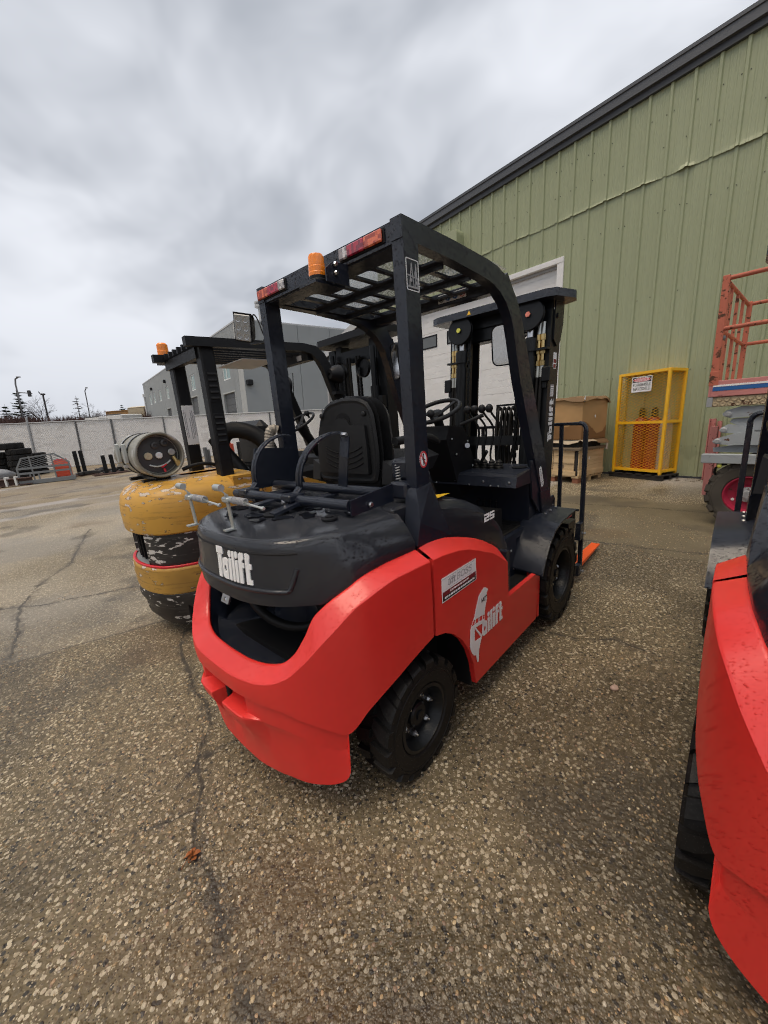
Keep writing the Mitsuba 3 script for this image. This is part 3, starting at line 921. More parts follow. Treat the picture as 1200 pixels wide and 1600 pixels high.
backrest_rack()
rm = thing('red_machine_cover', 'small red machine cover standing behind the grey backrest frame', 'machine cover', yard_frame(-12.75, 15.6, 62))
part(rm, 'shell', cat(bx(-.25, .25, -.2, .2, .1, .55, .04), hull([(-.3, -.2, .55), (.25, -.2, .55), (.25, .2, .55), (-.3, .2, .55), (-.2, -.15, .78), (.15, -.15, .82), (.15, .15, .82), (-.2, .15, .78)])), 'orange_red', 25)
part(rm, 'hood', hull([(-.36, -.16, .56), (-.36, .16, .56), (-.1, -.16, .82), (-.1, .16, .82), (.1, -.16, .8), (.1, .16, .8)]), 'red_decal', 25)
part(rm, 'base', bx(-.3, .3, -.24, .24, 0, .1), 'matte_black', False)


def fork_stand(x, y, yaw, label, n, group=None, h=.9):
    t = thing('fork_pair_on_skid' if n == 2 else 'upright_fork', label, 'forks' if n == 2 else 'fork', yard_frame(x, y, yaw), group)
    for i in range(n):
        xx = (i - (n - 1) / 2) * .20
        part(t, 'fork', cat(bx(xx - .07, xx + .07, -.03, .03, .08, h, .008), bx(xx - .07, xx + .07, -.03, .65, .05, .10, .008), bx(xx - .05, xx + .05, -.10, -.03, h * .35, h * .45), bx(xx - .05, xx + .05, -.10, -.03, h * .85, h * .95)), 'mast_black', False)
    part(t, 'skid', cat(bx(-.45, .55, -.25, -.1, 0, .06), bx(-.45, .55, .3, .45, 0, .06)), 'rust_brown', False)


fork_stand(-12.75, 16.55, 45, 'two black forklift forks standing upright on a rusty skid by the fence', 2, h=1.05)
for (x, y), w_ in zip(((-11.45, 16.15), (-11.28, 16.38), (-11.1, 16.62)), ('leftmost', 'middle', 'rightmost')):
    fork_stand(x, y, 48, w_ + ' of the three black upright forks left of the propane tank', 1, 'row of upright forks left of the propane tank', h=.8)
for (x, y), w_ in zip(((-10.9, 16.85), (-10.7, 17.1), (-10.5, 17.35)), ('leftmost', 'middle', 'rightmost')):
    fork_stand(x, y, 48, w_ + ' of the three upright forks half hidden behind the propane tank', 1, 'row of upright forks behind the propane tank', h=.8)
mat('dark_parts', (0.03, 0.03, 0.032), 0.5)
_jm = []
jr = np.random.default_rng(8)
for i in range(16):
    x = jr.uniform(-1.6, 1.2); y = jr.uniform(-.3, .4)
    _jm.append(xf(bx(-.25, .25, -.06, .06, 0, .12, .01), rot([0, 0, 1], jr.uniform(0, 180)), (x, y, jr.uniform(0, .16))))
single('fork_pile', cat(_jm), 'dark_parts', 'low pile of dark steel offcuts lying behind the row of upright forks', 'steel pile', yard_frame(-11.6, 17.5, 46), smooth=False)
for i, (x, c_, lb) in enumerate(((-5.75, 'orange_red', 'bright red upright steel attachment seen past the yellow forklift'), (-5.4, 'mast_black', 'dark upright steel attachment right of the red one past the yellow forklift'), (-6.35, 'rust_brown', 'rusty upright steel attachment left of the red one past the yellow forklift'), (-6.7, 'galv_dark', 'dark grey upright steel attachment, leftmost of the row past the yellow forklift'))):
    t = thing('upright_attachment', lb, 'steel attachment', yard_frame(x, 15.0, 10))
    part(t, 'blade', bx(-.08, .08, -.04, .04, .05, .95 - .1 * (i > 1), .01), c_, False)
    part(t, 'second_blade', bx(.12, .24, -.04, .04, .05, .9 - .15 * (i > 1), .01), c_, False)
    part(t, 'foot', bx(-.2, .3, -.2, .4, 0, .06), 'rust_brown', False)
_pm = thing('pallet_of_scrap', 'low pallet of brown scrap timber at the foot of the fence', 'pallet', yard_frame(-5.0, 14.2, 10))
for i in range(6):
    part(_pm, 'board', bx(-.6, .6, -.5 + i * .18, -.38 + i * .18, .10, .13), 'wood_grey', False)
for x in (-.5, 0, .5):
    part(_pm, 'bearer', bx(x - .05, x + .05, -.5, .52, 0, .10), 'wood_grey', False)
for i in range(5):
    part(_pm, 'scrap_board', xf(bx(-.5, .5, -.06, .06, 0, .04), rot([0, 0, 1], jr.uniform(-30, 30)), (jr.uniform(-.1, .1), jr.uniform(-.25, .3), .13 + i * .042)), 'wood_grey', False)

# ================================================================== BEYOND THE FENCE
mat('dry_field', mikit.proc(lambda p, n, uv: MX((0.16, 0.105, 0.065), (0.24, 0.17, 0.11), FB(p.x * .3, p.y * .3, p.z))), 0.9, spec=0.1)
hx = np.linspace(-170, -10, 60); hy = np.array([72, 80, 90, 105, 140, 200.])
hz = np.array([0, 3.2, 4.6, 5.8, 6.5, 6.5])
HX, HY = np.meshgrid(hx, hy, indexing='ij')
HZ = hz[None] * (0.92 + .22 * meshkit.fbm(np.stack([HX * .05, HY * .05, HX * 0], -1), 3, 2)) + 1.2
single('dry_hill', loft(np.stack([HX, HY, HZ], -1)), 'dry_field', 'brown dry field rising beyond the fence', 'hill', smooth=True, kind='structure')
mat('twig', (0.060, 0.046, 0.040), 0.9, spec=0.1)
mat('twig_red', (0.085, 0.052, 0.046), 0.9, spec=0.1)
mat('needle', (0.030, 0.040, 0.030), 0.9, spec=0.1)
mat('pole_grey', (0.16, 0.165, 0.175), 0.6)
mat('pole_dark', (0.035, 0.035, 0.037), 0.6)


def twig_quads(base, tip, w):
    """Thin three-sided twigs from arrays of end points."""
    d = tip - base; L = np.linalg.norm(d, axis=1, keepdims=True); d = d / L
    a_ = np.cross(d, np.array([0.3, 0.9, 0.31])); a_ /= np.linalg.norm(a_, axis=1, keepdims=True); b_ = np.cross(d, a_)
    w = np.broadcast_to(w, (len(base),))[:, None]
    P = [base + a_ * w, base - a_ * .5 * w + b_ * .87 * w, base - a_ * .5 * w - b_ * .87 * w, tip]
    V = np.stack(P, 1).reshape(-1, 3); o = (np.arange(len(base)) * 4)[:, None]
    F = np.concatenate([o + np.array([[0, 1, 3]]), o + np.array([[1, 2, 3]]), o + np.array([[2, 0, 3]])])
    return mesh(V, F)


hr = np.random.default_rng(4)
n_ = 34000
bx_ = hr.uniform(-75, -30, n_); by_ = hr.uniform(56, 62, n_)
hh = 3.5 + 1.4 * meshkit.fbm(np.stack([bx_ * .3, by_ * .2, bx_ * 0], -1), 3, 9) + .9 * np.clip((-(bx_) - 48) / 5, 0, 1)
b0 = np.stack([bx_, by_, 1.0 + hr.uniform(0, .75, n_) * hh], 1)
tip_ = b0 + np.stack([hr.normal(0, .35, n_), hr.normal(0, .35, n_), hr.uniform(.4, 1.3, n_)], 1)
tip_[:, 2] = np.minimum(tip_[:, 2], 1.0 + hh * 1.05)
single('brush_hedge', twig_quads(b0, tip_, 0.05), 'twig_red', 'dark leafless brush growing behind the white fence', 'brush', smooth=False, kind='stuff')


def bare_tree(name, x, y, z0, H, seed, label, spread=.5, m_='twig'):
    r_ = np.random.default_rng(seed)
    t = thing(name, label, 'tree')
    part(t, 'trunk', tube([(x, y, z0), (x + .05 * H * r_.normal(), y, z0 + H * .25), (x + .08 * H * r_.normal(), y, z0 + H * .55)], [H * .022, H * .017, H * .008], 7), m_, 40)
    B, Tp, Wd = [], [], []

    def grow(p, d, L, w, lev):
        q = p + d * L
        B.append(p); Tp.append(q + d * L * .08); Wd.append(w)
        if lev == 0:
            return
        for _ in range(3 if lev > 1 else 4):
            nd = d + r_.normal(0, spread, 3); nd[2] = abs(nd[2]) * .7 + .25; nd /= np.linalg.norm(nd)
            s = r_.uniform(.45, 1.0)
            grow(p + d * L * s, nd, L * r_.uniform(.5, .72), w * .6, lev - 1)
    for i in range(9):
        d = np.array([r_.normal(0, .55), r_.normal(0, .55), 1.0]); d /= np.linalg.norm(d)
        grow(np.array([x, y, z0 + H * r_.uniform(.16, .45)]), d, H * r_.uniform(.2, .34), H * .008, 4)
    part(t, 'crown', twig_quads(np.array(B), np.array(Tp), np.array(Wd)), m_, False)


def conifer(x, y, z0, H, seed, label, dens=1.0, width=.25, mt='needle'):
    r_ = np.random.default_rng(seed)
    t = thing('conifer', label, 'tree')
    part(t, 'trunk', tube([(x, y, z0), (x, y, z0 + H)], [H * .018, H * .003], 6), 'twig', 40)
    B, Tp, Wd = [], [], []
    nl = int(16)
    for i in range(nl):
        h = .18 + .8 * i / nl + r_.normal(0, .012); L = H * width * (1.05 - h) * r_.uniform(.7, 1.25)
        for k in range(int(6)):
            if r_.random() > dens + .25: continue
            a_ = r_.uniform(0, 2 * np.pi); d = np.array([math.cos(a_), math.sin(a_), r_.uniform(-.1, .3)])
            p = np.array([x, y, z0 + H * h]); q = p + d * L
            B.append(p); Tp.append(q); Wd.append(H * .004)
            for j in range(int(30 * dens)):
                s = r_.uniform(.15, 1); c0 = p + d * L * s
                B.append(c0); Tp.append(c0 + np.array([r_.normal(0, .05), r_.normal(0, .05), r_.uniform(-.05, .03)]) * H * .5); Wd.append(H * .0055)
    part(t, 'crown', twig_quads(np.array(B), np.array(Tp), np.array(Wd)), mt, False)


conifer(-53.9, 60.5, 2.0, 7.4, 1, 'dark evergreen tree behind the fence, leftmost of the trees', 1.0, .30)
conifer(-57.5, 62, 2.0, 5.6, 11, 'low dark evergreen at the left edge behind the fence', 1.0, .4)
bare_tree('bare_tree', -50.9, 60.5, 2.0, 7.2, 3, 'leafless spreading tree beside the dark lamp post beyond the fence')
conifer(-45.25, 60.5, 2.0, 6.2, 6, 'thin half-bare conifer left of the distant curved lamp post', .32, .33, 'twig')
bare_tree('bare_shrub', -43.2, 60.5, 2.0, 5.0, 8, 'low leafless shrub right of the distant curved lamp post', .6)
bare_tree('bare_shrub', -41.4, 60.5, 2.0, 4.6, 9, 'small rounded leafless shrub above the white truck roofs', .7, 'twig_red')
conifer(-48.6, 76, 3.0, 5.0, 12, 'small dark evergreen on the skyline left of the tan shed', 1.0, .35)
for i, (x, y, h_) in enumerate(((-46, -2, 6.0), (-48, -9, 7.5), (-45, -17, 5.5), (-47, -24, 7.0))):
    conifer(x, y, -1.0, h_, 40 + i, ('first', 'second', 'third', 'fourth')[i] + ' of the dark evergreens seen only in the forklift mirror', 1.0, .3)

# street lamps and signal
lp = thing('street_lamp', 'tall grey street lamp with a curved top and a traffic signal arm', 'street lamp')
part(lp, 'pole', tube(spline([(-53.3, 60, 1), (-53.3, 60, 6.5), (-53.3, 60, 9.6), (-53.22, 60, 10.7), (-53.0, 60, 11.1), (-52.6, 60, 11.15)], 16), .10, 8), 'pole_grey', 40)
part(lp, 'signal_arm', tube([(-53.3, 60, 9.0), (-51.2, 60, 8.75)], .08, 6), 'pole_grey', 40)
part(lp, 'traffic_signal', bx(-51.75, -51.35, 59.8, 60.1, 8.3, 9.2, .05), 'pole_dark', False)
part(lp, 'lamp_head', bx(-52.9, -52.4, 59.85, 60.15, 11.05, 11.2, .03), 'pole_grey', False)
lp = thing('street_lamp', 'dark lamp post with a short bracket fixture beyond the fence', 'street lamp')
part(lp, 'pole', tube([(-49.65, 60, 1), (-49.65, 60, 8.6)], .11, 8), 'pole_dark', 40)
part(lp, 'bracket', tube([(-49.65, 60, 8.55), (-50.0, 60, 8.62), (-50.2, 60, 8.95)], .07, 6), 'pole_dark', 40)
part(lp, 'fixture', bx(-49.9, -49.4, 59.8, 60.2, 8.45, 8.68, .05), 'pole_dark', False)
lp = thing('street_lamp', 'distant slim lamp post with a curved top right of the thin conifer', 'street lamp')
part(lp, 'pole', tube(spline([(-44.1, 61, 1), (-44.1, 61, 6.5), (-44.1, 61, 8.8), (-44.05, 61, 9.2), (-43.8, 61, 9.35)], 14), .07, 6), 'pole_grey', 40)
part(lp, 'lamp_head', bx(-43.9, -43.6, 60.9, 61.1, 9.26, 9.4, .02), 'pole_grey', False)
# buildings and vehicles whose tops show over the fence
mat('tan_siding', (0.46, 0.38, 0.26), 0.7)
mat('ochre_wall', (0.36, 0.20, 0.08), 0.8)
mat('white_van', (0.62, 0.62, 0.61), 0.35)
mat('brick_dark', (0.20, 0.08, 0.05), 0.8)
sh = thing('tan_shed', 'tan lap-sided shed beside the grey building beyond the fence', 'shed', yard_frame(-36.3, 60.3, 90))
for i in range(9):
    part(sh, 'siding_board', cat(bx(-1.2, 1.2, -.06 - .0, .0, .3 + i * .58, .3 + i * .58 + .56)), 'tan_siding', False)
part(sh, 'body', bx(-1.19, 1.19, .0, 2.5, 0, 5.6), 'tan_siding', False)
part(sh, 'roof', hull([(-1.25, -.1, 5.6), (1.25, -.1, 5.6), (-1.25, 2.6, 5.6), (1.25, 2.6, 5.6), (-1.2, 1.2, 5.8), (1.2, 1.2, 5.8)]), 'tan_siding', False)
part(sh, 'side_stack', bx(1.22, 1.5, .2, .8, 0, 5.3), 'brick_dark', False)
oc = thing('ochre_shed', 'low ochre brown shed left of the tan shed beyond the fence', 'shed', yard_frame(-44.2, 68.0, 90))
part(oc, 'wall', bx(-1.9, 1.9, 0, 5, 0, 5.75), 'ochre_wall', False)
part(oc, 'roof', bx(-2.0, 2.0, -.1, 5.2, 5.75, 5.85), 'ochre_wall', False)
for i, (x, y, w_, h_, lb) in enumerate(((-36.9, 54.0, 2.6, 4.25, 'white box truck, left of the two whose roofs show over the fence'), (-34.5, 54.6, 2.4, 4.4, 'white box truck, right of the two whose roofs show over the fence'))):
    tk = thing('box_truck', lb, 'truck', yard_frame(x, y, 98))
    part(tk, 'body', bx(-1.1, 1.1, -w_ * .8, w_ * .8, .9, h_, .12), 'white_van', 30)
    part(tk, 'cab', hull([(-1, w_ * .8, .7), (1, w_ * .8, .7), (-1, w_ * .8, 2.8), (1, w_ * .8, 2.8), (-1, w_ * .8 + 1.7, .7), (1, w_ * .8 + 1.7, .7), (-1, w_ * .8 + 1.6, 1.6), (1, w_ * .8 + 1.6, 1.6), (-1, w_ * .8 + 1.0, 2.7), (1, w_ * .8 + 1.0, 2.7)]), 'white_van', 30)
    for yy in (-w_ * .6, w_ * .8 + .8):
        for xx in (-.85, .85):
            part(tk, 'wheel', cyl((xx - .15, yy, .5), (xx + .15, yy, .5), .5, 20), 'rubber', 30)
    part(tk, 'roof_rail', bx(-1.0, 1.0, -w_ * .8, -w_ * .8 + .2, h_ - .02, h_ + .06), 'galv_dark', False)

# ================================================================== RED FORKLIFT (X forward, Y left, Z up, origin under the rear axle)
MAIN = yard_frame(-0.28275, 1.75536, 42.5)
fl = thing('red_forklift', 'red and charcoal forklift with orange beacon in the middle of the yard', 'forklift', MAIN, 'red forklifts of the same kind')
labels[fl].pop('group')
from scipy.interpolate import PchipInterpolator


def tyre_mesh(R, w, rim_r, lugs, yo=0.0):
    """Lugged solid tyre on the Y axis, and its blocks."""
    h = w / 2
    prof = [(rim_r, h * .80), (rim_r + .012, h * .96), (R * .80, h * 1.0), (R * .86, h * .97), (R * .90, h * .90), (R * .925, h * .6), (R * .93, 0), (R * .925, -h * .6), (R * .90, -h * .90), (R * .86, -h * .97), (R * .80, -h), (rim_r + .012, -h * .96), (rim_r, -h * .80)]
    m = [lathe(prof, 64, 'y')]
    pitch = 2 * np.pi / lugs
    for side in (1, -1):
        for i in range(lugs):
            a0 = i * pitch + (pitch / 2 if side < 0 else 0)
            pts = []
            hw = pitch * .33
            for (yy, r0, r1, sk, ww) in ((h * 1.0, R * .855, R * .955, 0.0, 1.0), (h * .90, R * .86, R * .985, .04, 1.0), (h * .5, R * .90, R, .16, .95), (h * .05, R * .90, R, .34, .62)):
                for s in (-1, 1):
                    for r in (r0, r1):
                        ang = a0 + sk * pitch * 1.2 + s * hw * ww * (1.0 if r == r0 else .90)
                        pts.append((r * math.sin(ang), yy * side, r * math.cos(ang)))
            P_ = np.array(pts).reshape(4, 4, 3)   # stations x (s,r)
            rows = P_[:, [0, 1, 3, 2]]
            b_ = loft(rows, closed=True)
            e1 = mesh(np.array(rows[0]), [(0, 1, 2), (0, 2, 3)]); e2 = mesh(np.array(rows[-1]), [(0, 1, 2), (0, 2, 3)])
            m += [b_, e1, e2]
    m.append(lathe([(R * .795, h * 1.0), (R * .80, h * 1.022), (R * .81, h * 1.0)], 64, 'y'))
    m.append(lathe([(R * .795, -h * 1.0), (R * .80, -h * 1.022), (R * .81, -h * 1.0)], 64, 'y'))
    return cat(m)


def wheel(root, c, R, w, rim_r, out, lugs, dish, mats=('rubber', 'mast_black'), label=None, yaw=0.0):
    k = number(root + '__wheel')
    Rm = rot([0, 0, 1], yaw)
    o = out
    scene_key_parent = k

    def sub(name, m, mt, sm=32):
        m = xf(m, Rm, c)
        kk = number(k + '__' + name)
        sh = mikit.ply(m, mt, sm); sh['to_world'] = T4(place[root]); scene[kk] = sh
    sub('tyre', tyre_mesh(R, w, rim_r, lugs), mats[0])
    h = w / 2
    sub('rim', lathe([(rim_r + .004, o * h * .82), (rim_r + .002, o * h * .90), (rim_r - .012, o * h * .92), (rim_r - .016, o * h * .80), (rim_r - .028, o * h * .55), (rim_r - .034, o * (h * .82 - dish)), (rim_r * .42, o * (h * .82 - dish)), (rim_r * .40, o * (h * .82 - dish * 1.1)), (.001, o * (h * .82 - dish * 1.1))], 48, 'y'), mats[1])
    y0 = o * (h * .82 - dish)
    hub = lathe([(rim_r * .36, y0), (rim_r * .36, y0 + o * dish * .35), (rim_r * .30, y0 + o * dish * .5), (rim_r * .16, y0 + o * dish * .55), (rim_r * .15, y0 + o * dish * .7), (.001, y0 + o * dish * .72)], 32, 'y')
    sub('hub', hub, mats[1])
    for i in range(6):
        a_ = i * np.pi / 3 + .3
        r_ = rim_r * .60 if dish < .065 else rim_r * .44
        sub('wheel_nut', cat(bolt((r_ * math.sin(a_), y0 + (o * .012 if dish > .065 else 0), r_ * math.cos(a_)), (0, o, 0), .0135, .020), bolt((r_ * math.sin(a_), y0 + o * .016, r_ * math.cos(a_)), (0, o, 0), .006, .014, 8)), 'steel', False)
    return k


for s in (-1, 1):
    wheel(fl, (0.01, s * .488, .250), .254, .165, .142, s, 17, .045)
for s in (-1, 1):
    wheel(fl, (1.56, s * .512, .325), .325, .19, .185, s, 19, .070)
part(fl, 'front_axle', cyl((1.56, -.42, .325), (1.56, .42, .325), .09, 20), 'mast_black', 30)
part(fl, 'rear_axle', cat(bx(-.08, .10, -.40, .40, .19, .31, .02), cyl((.01, -.41, .25), (.01, .41, .25), .05, 16)), 'mast_black', 30)

# ---- counterweight: one lofted casting round the back
_ctrl = np.array([(.085, -.573), (-.1, -.565), (-.23, -.545), (-.33, -.505), (-.42, -.44), (-.49, -.35), (-.535, -.24), (-.558, -.12), (-.562, 0)])
_ctrl = np.vstack([_ctrl, (_ctrl[:-1] * [1, -1])[::-1]])
_s = np.r_[0, np.cumsum(np.linalg.norm(np.diff(_ctrl, axis=0), axis=1))]
_plan = PchipInterpolator(_s, _ctrl)
SL = _s[-1]
SC = np.linspace(0, SL, 241)
PLAN = _plan(SC)
_t = np.gradient(PLAN, axis=0); NRM = np.stack([_t[:, 1], -_t[:, 0]], 1); NRM /= np.linalg.norm(NRM, axis=1, keepdims=True)
if NRM[120] @ np.array([1.0, 0]) < 0:
    NRM = -NRM                                   # points inwards
XA = np.array([.09, -.087, -.25, -.357, -.439, -.479, -.516, -.536, -.562])


def by_arc(xs, zs):
    """Height along the plan outline given at right-hand X positions, mirrored to the left."""
    arcs = [np.interp(-x, -PLAN[:121, 0], SC[:121]) for x in xs]
    f = PchipInterpolator(np.array(arcs), np.array(zs), extrapolate=True)
    return f(np.minimum(SC, SL - SC))


Z_CHAR = by_arc([.085, -.087, -.25, -.357, -.439, -.479, -.516, -.536, -.562], [.919, .922, .885, .803, .704, .652, .622, .615, .618])
Z_RIM = by_arc([.085, -.06, -.18, -.29, -.40, -.44, -.475, -.51, -.545, -.562], [.952, .953, .942, .905, .835, .755, .690, .652, .640, .640])
Z_CREASE = by_arc([.085, -.012, -.162, -.259, -.343, -.402, -.456, -.502, -.562], [.592, .57, .519, .470, .400, .440, .482, .520, .548])
Z_BOT = by_arc([.085, -.012, -.162, -.259, -.343, -.348, -.358, -.375, -.42, -.50, -.562], [.592, .57, .519, .470, .400, .225, .196, .180, .172, .170, .170])
LOWER = np.clip((Z_CREASE - Z_BOT) / .05, 0, 1)
OFF_BOT = by_arc([.085, -.343, -.38, -.45, -.52, -.562], [0.0, 0.0, .006, .022, .044, .050])


def off(o, z, damp=1.0):
    o = np.broadcast_to(o, SC.shape) * damp
    return np.column_stack([PLAN + NRM * o[:, None], z])


ARC = SC - SL / 2                                  # + to the left
def win(a0, a1, e): return np.clip((ARC - a0) / e + .5, 0, 1) * np.clip((a1 - ARC) / e + .5, 0, 1)
POCK = win(-.165, .155, .014)                      # the slot over the tow lip
LIP = win(-.215, .205, .07)
NOTCH = win(-.035, .035, .008)
o_low = OFF_BOT * .55 + .006 * LOWER
zc_ = Z_CREASE
dz_ = np.minimum(.075, (zc_ - Z_BOT) * .3)
rows = np.stack([
    off(.20, Z_BOT), off(OFF_BOT + .03, Z_BOT), off(OFF_BOT, Z_BOT + .02 * LOWER),
    off(o_low + .012 * LIP, Z_BOT + (zc_ - Z_BOT) * .36),
    off(o_low * (1 - LIP) + (-.004) * LIP + .055 * NOTCH * LIP, zc_ - 1.75 * dz_),
    off(.014 * LOWER * (1 - LIP) + (-.012) * LIP + .060 * NOTCH * LIP, zc_ - 1.25 * dz_),
    off(.014 * LOWER * (1 - LIP) + (-.008) * LIP + .060 * NOTCH * LIP + .0 * POCK, zc_ - 1.15 * dz_),
    off(.013 * LOWER + .085 * POCK, zc_ - 1.10 * dz_),
    off(.012 * LOWER + .085 * POCK, zc_ - .25 * dz_),
    off(.012 * LOWER + .02 * POCK, zc_ - .14 * dz_),
    off(.012 * LOWER, zc_ - .006 * LOWER), off(0.0, zc_),
    off(-.003, zc_ + (Z_CHAR - zc_) * .5), off(0.0, Z_CHAR - .006), off(.006, Z_CHAR + .002), off(.062, Z_RIM - .004), off(.070, Z_RIM), off(.078, Z_RIM - .004), off(.082, Z_RIM - .03)])
cw = part(fl, 'counterweight', loft(rows), 'red_paint', 28)
# flat faces that close the casting at the panel seam
for i in (0, -1):
    pr_ = rows[:, i]
    part(cw, 'seam_face', mesh(np.vstack([pr_, pr_.mean(0)]), [(k, k + 1, len(pr_)) for k in range(len(pr_) - 1)]), 'deep_black', False)
part(cw, 'tow_pin', cat(cyl((-.518, 0, .38), (-.518, 0, .515), .013, 14), cyl((-.518, 0, .515), (-.518, 0, .523), .02, 14)), 'mast_black', 30)
# black duct behind the opening
i0, i1 = 28, 214
tray = np.stack([off(.0825, Z_RIM - .012), off(.105, Z_RIM - .065), off(.14, np.minimum(Z_RIM - .08, .60)), off(.25, np.minimum(Z_RIM - .09, .585)), off(.36, np.minimum(Z_RIM - .07, .60)), off(.40, np.full_like(SC, .78))])[:, i0:i1]
part(fl, 'air_duct', loft(tray), 'navy_paint', 28)
part(fl, 'duct_back', bx(-.16, -.10, -.40, .40, .45, .93), 'deep_black', False)
part(fl, 'radiator_hose', tube(spline([(-.30, .12, .86), (-.32, .0, .70), (-.25, -.16, .66), (-.18, -.30, .80)], 16), .02, 10), 'rubber', 40)
part(fl, 'latch_bracket', cat(xf(bx(-.004, .004, -.03, .03, -.08, .0), rot([0, 1, 0], 25), (-.41, .07, .86)), bolt((-.43, .07, .80), (-1, 0, 0), .012, .014)), 'steel', False)

# ---- rear hood (grille cover) with the name on it
HB, HT = .862, 1.075
Zc = by_arc([.085, -.10, -.25, -.36, -.44, -.50, -.562], [.945, .945, .905, .865, .868, .866, .862])      # its lower edge
Zt = by_arc([.085, -.12, -.30, -.45, -.562], [1.105, 1.105, 1.104, 1.098, 1.094])
hk = off(.0, Zc)
ho = by_arc([.085, -.1, -.25, -.36, -.45, -.562], [.070, .070, .074, .086, .088, .088])
hood_rows = [off(.16, Zc + .03), off(ho + .02, Zc - .004), off(ho, Zc), off(ho - .003, Zc + .035)]
side = by_arc([.085, -.05, -.15, -.30, -.45, -.562], [.085, .075, .06, .03, .014, .012])
for k, (fz, fo) in enumerate(((.35, .25), (.65, .6), (.85, .9), (.95, 1.15), (1.0, 1.7))):
    hood_rows.append(off(ho + side * fo + (.014 if fz == 1.0 else 0) + (.004 if fz == .95 else 0), Zc + .035 + (Zt - Zc - .035) * fz))
hood_rows = np.stack(hood_rows)
last = hood_rows[-1]
inner = last.copy(); inner[:, 1] *= .72; inner[:, 0] = np.minimum(inner[:, 0] * .55 + .02, .10); inner[:, 2] = 1.112
inner2 = last.copy(); inner2[:, 1] *= .10; inner2[:, 0] = .10; inner2[:, 2] = 1.114
hd = part(fl, 'rear_hood', loft(np.concatenate([hood_rows, inner[None], inner2[None]])), 'dark_panel', 26)
part(hd, 'front_rail', cat(bx(.06, .17, -.42, .42, 1.02, 1.113, .01)), 'dark_panel', 30)


def hood_pt(arc, z, o=0.0):
    """A point on the hood's upright face at an arc position (metres from the rear centre, + to the right) and height."""
    i = np.interp(SL / 2 - arc, SC, np.arange(len(SC)))
    i0_ = int(i); w_ = i - i0_
    out_ = []
    for ii in (i0_, min(i0_ + 1, len(SC) - 1)):
        colr = hood_rows[2:, ii]
        x = np.interp(z, colr[:, 2], colr[:, 0]); y = np.interp(z, colr[:, 2], colr[:, 1])
        out_.append(np.array([x, y, z]) - np.array([*NRM[ii], 0]) * o)
    return out_[0] * (1 - w_) + out_[1] * w_


# raised lip round the name panel
lip = [hood_pt(a_, .922, .001) for a_ in np.linspace(-.42, .40, 40)] + [hood_pt(a_, z_, .001) for a_, z_ in ((.415, .930), (.43, .955), (.452, 1.0))]
part(hd, 'panel_lip', tube(lip, .0085, 8), 'dark_panel', 50)
lip = [hood_pt(a_, 1.052, .0005) for a_ in np.linspace(-.42, .46, 40)]
part(hd, 'panel_groove', tube(lip, .0035, 6), 'deep_black', 50)


def tailift_word():
    """The bold lower-case style word mark as flat polygons (x to the right, capital height about 1)."""
    def R_(x0, y0, x1, y1, r=.03):
        return rrect(x0, x1, y0, y1, r)
    P_ = []
    for k in range(3):
        x = -.02 + k * .165
        P_.append(Polygon([(x, .80), (x + .15, .80), (x + .165, 1.04), (x + .015, 1.04)]))
    P_.append(Polygon([(.07, .02), (.07, .77), (.13, .77), (.30, .10), (.30, .0), (.12, .0)]).buffer(.004))
    P_.append(Polygon([(.16, .77), (.34, .77), (.34, .12)]))
    P_.append(R_(.40, .0, .78, .70, .13).union(sbox(.60, 0, .78, .5)).difference(affinity.scale(Point(.585, .34).buffer(.12), .62, 1)))
    P_.append(R_(.85, 0, 1.02, .72)); P_.append(affinity.scale(Point(.935, .88).buffer(.12), .8, 1))
    P_.append(R_(1.08, 0, 1.26, 1.0))
    P_.append(R_(1.32, 0, 1.50, .72)); P_.append(affinity.scale(Point(1.41, .90).buffer(.12), .8, 1))
    f_ = unary_union([sbox(1.56, 0, 1.76, .8), sbox(1.66, .80, 1.86, 1.0), Point(1.70, .86).buffer(.14), sbox(1.76, .52, 1.87, .66)])
    P_.append(f_)
    t_ = unary_union([sbox(1.93, 0, 2.12, .85), Point(2.0, .86).buffer(.15).intersection(sbox(1.93, .6, 2.2, 1.05)), sbox(2.12, .50, 2.22, .66), sbox(2.12, 0, 2.22, .14)])
    P_.append(t_)
    return P_


WORD = tailift_word()
letters = []
for g in WORD:
    for q in getattr(g, 'geoms', [g]):
        q = q.segmentize(.12)
        m = trimesh.creation.extrude_polygon(q, 1.0, engine='earcut')
        v = np.array(m.vertices); sc_ = .104
        arc = .005 + v[:, 0] * .104
        zz = .938 + v[:, 1] * .112
        m.vertices = np.array([hood_pt(a_, z_, -.001 + .0052 * h_) for a_, z_, h_ in zip(arc, zz, v[:, 2])])
        letters.append(m)
part(hd, 'name_lettering', cat(letters), 'white_decal', False)
for (x, y, r) in ((-.21, -.02, .052), (-.14, .22, .04), (-.16, -.30, .03)):
    part(hd, 'cap', cat(lathe([(r, 1.112), (r, 1.119), (r * .8, 1.121), (.001, 1.121)], 24, 'z', (x, y, 0)), lathe([(r * .55, 1.12), (r * .55, 1.126), (.001, 1.126)], 6, 'z', (x, y, 0))), 'matte_black', 30)
part(hd, 'filler_plate', lathe([(.075, 1.112), (.075, 1.118), (.001, 1.1185)], 30, 'z', (-.02, -.22, 0)), 'dark_panel', 30)
for a_ in (0.3, 2.4, 4.5):
    part(hd, 'plate_bolt', bolt((-.02 + .06 * math.cos(a_), -.22 + .06 * math.sin(a_), 1.118), (0, 0, 1), .011, .012), 'steel', False)

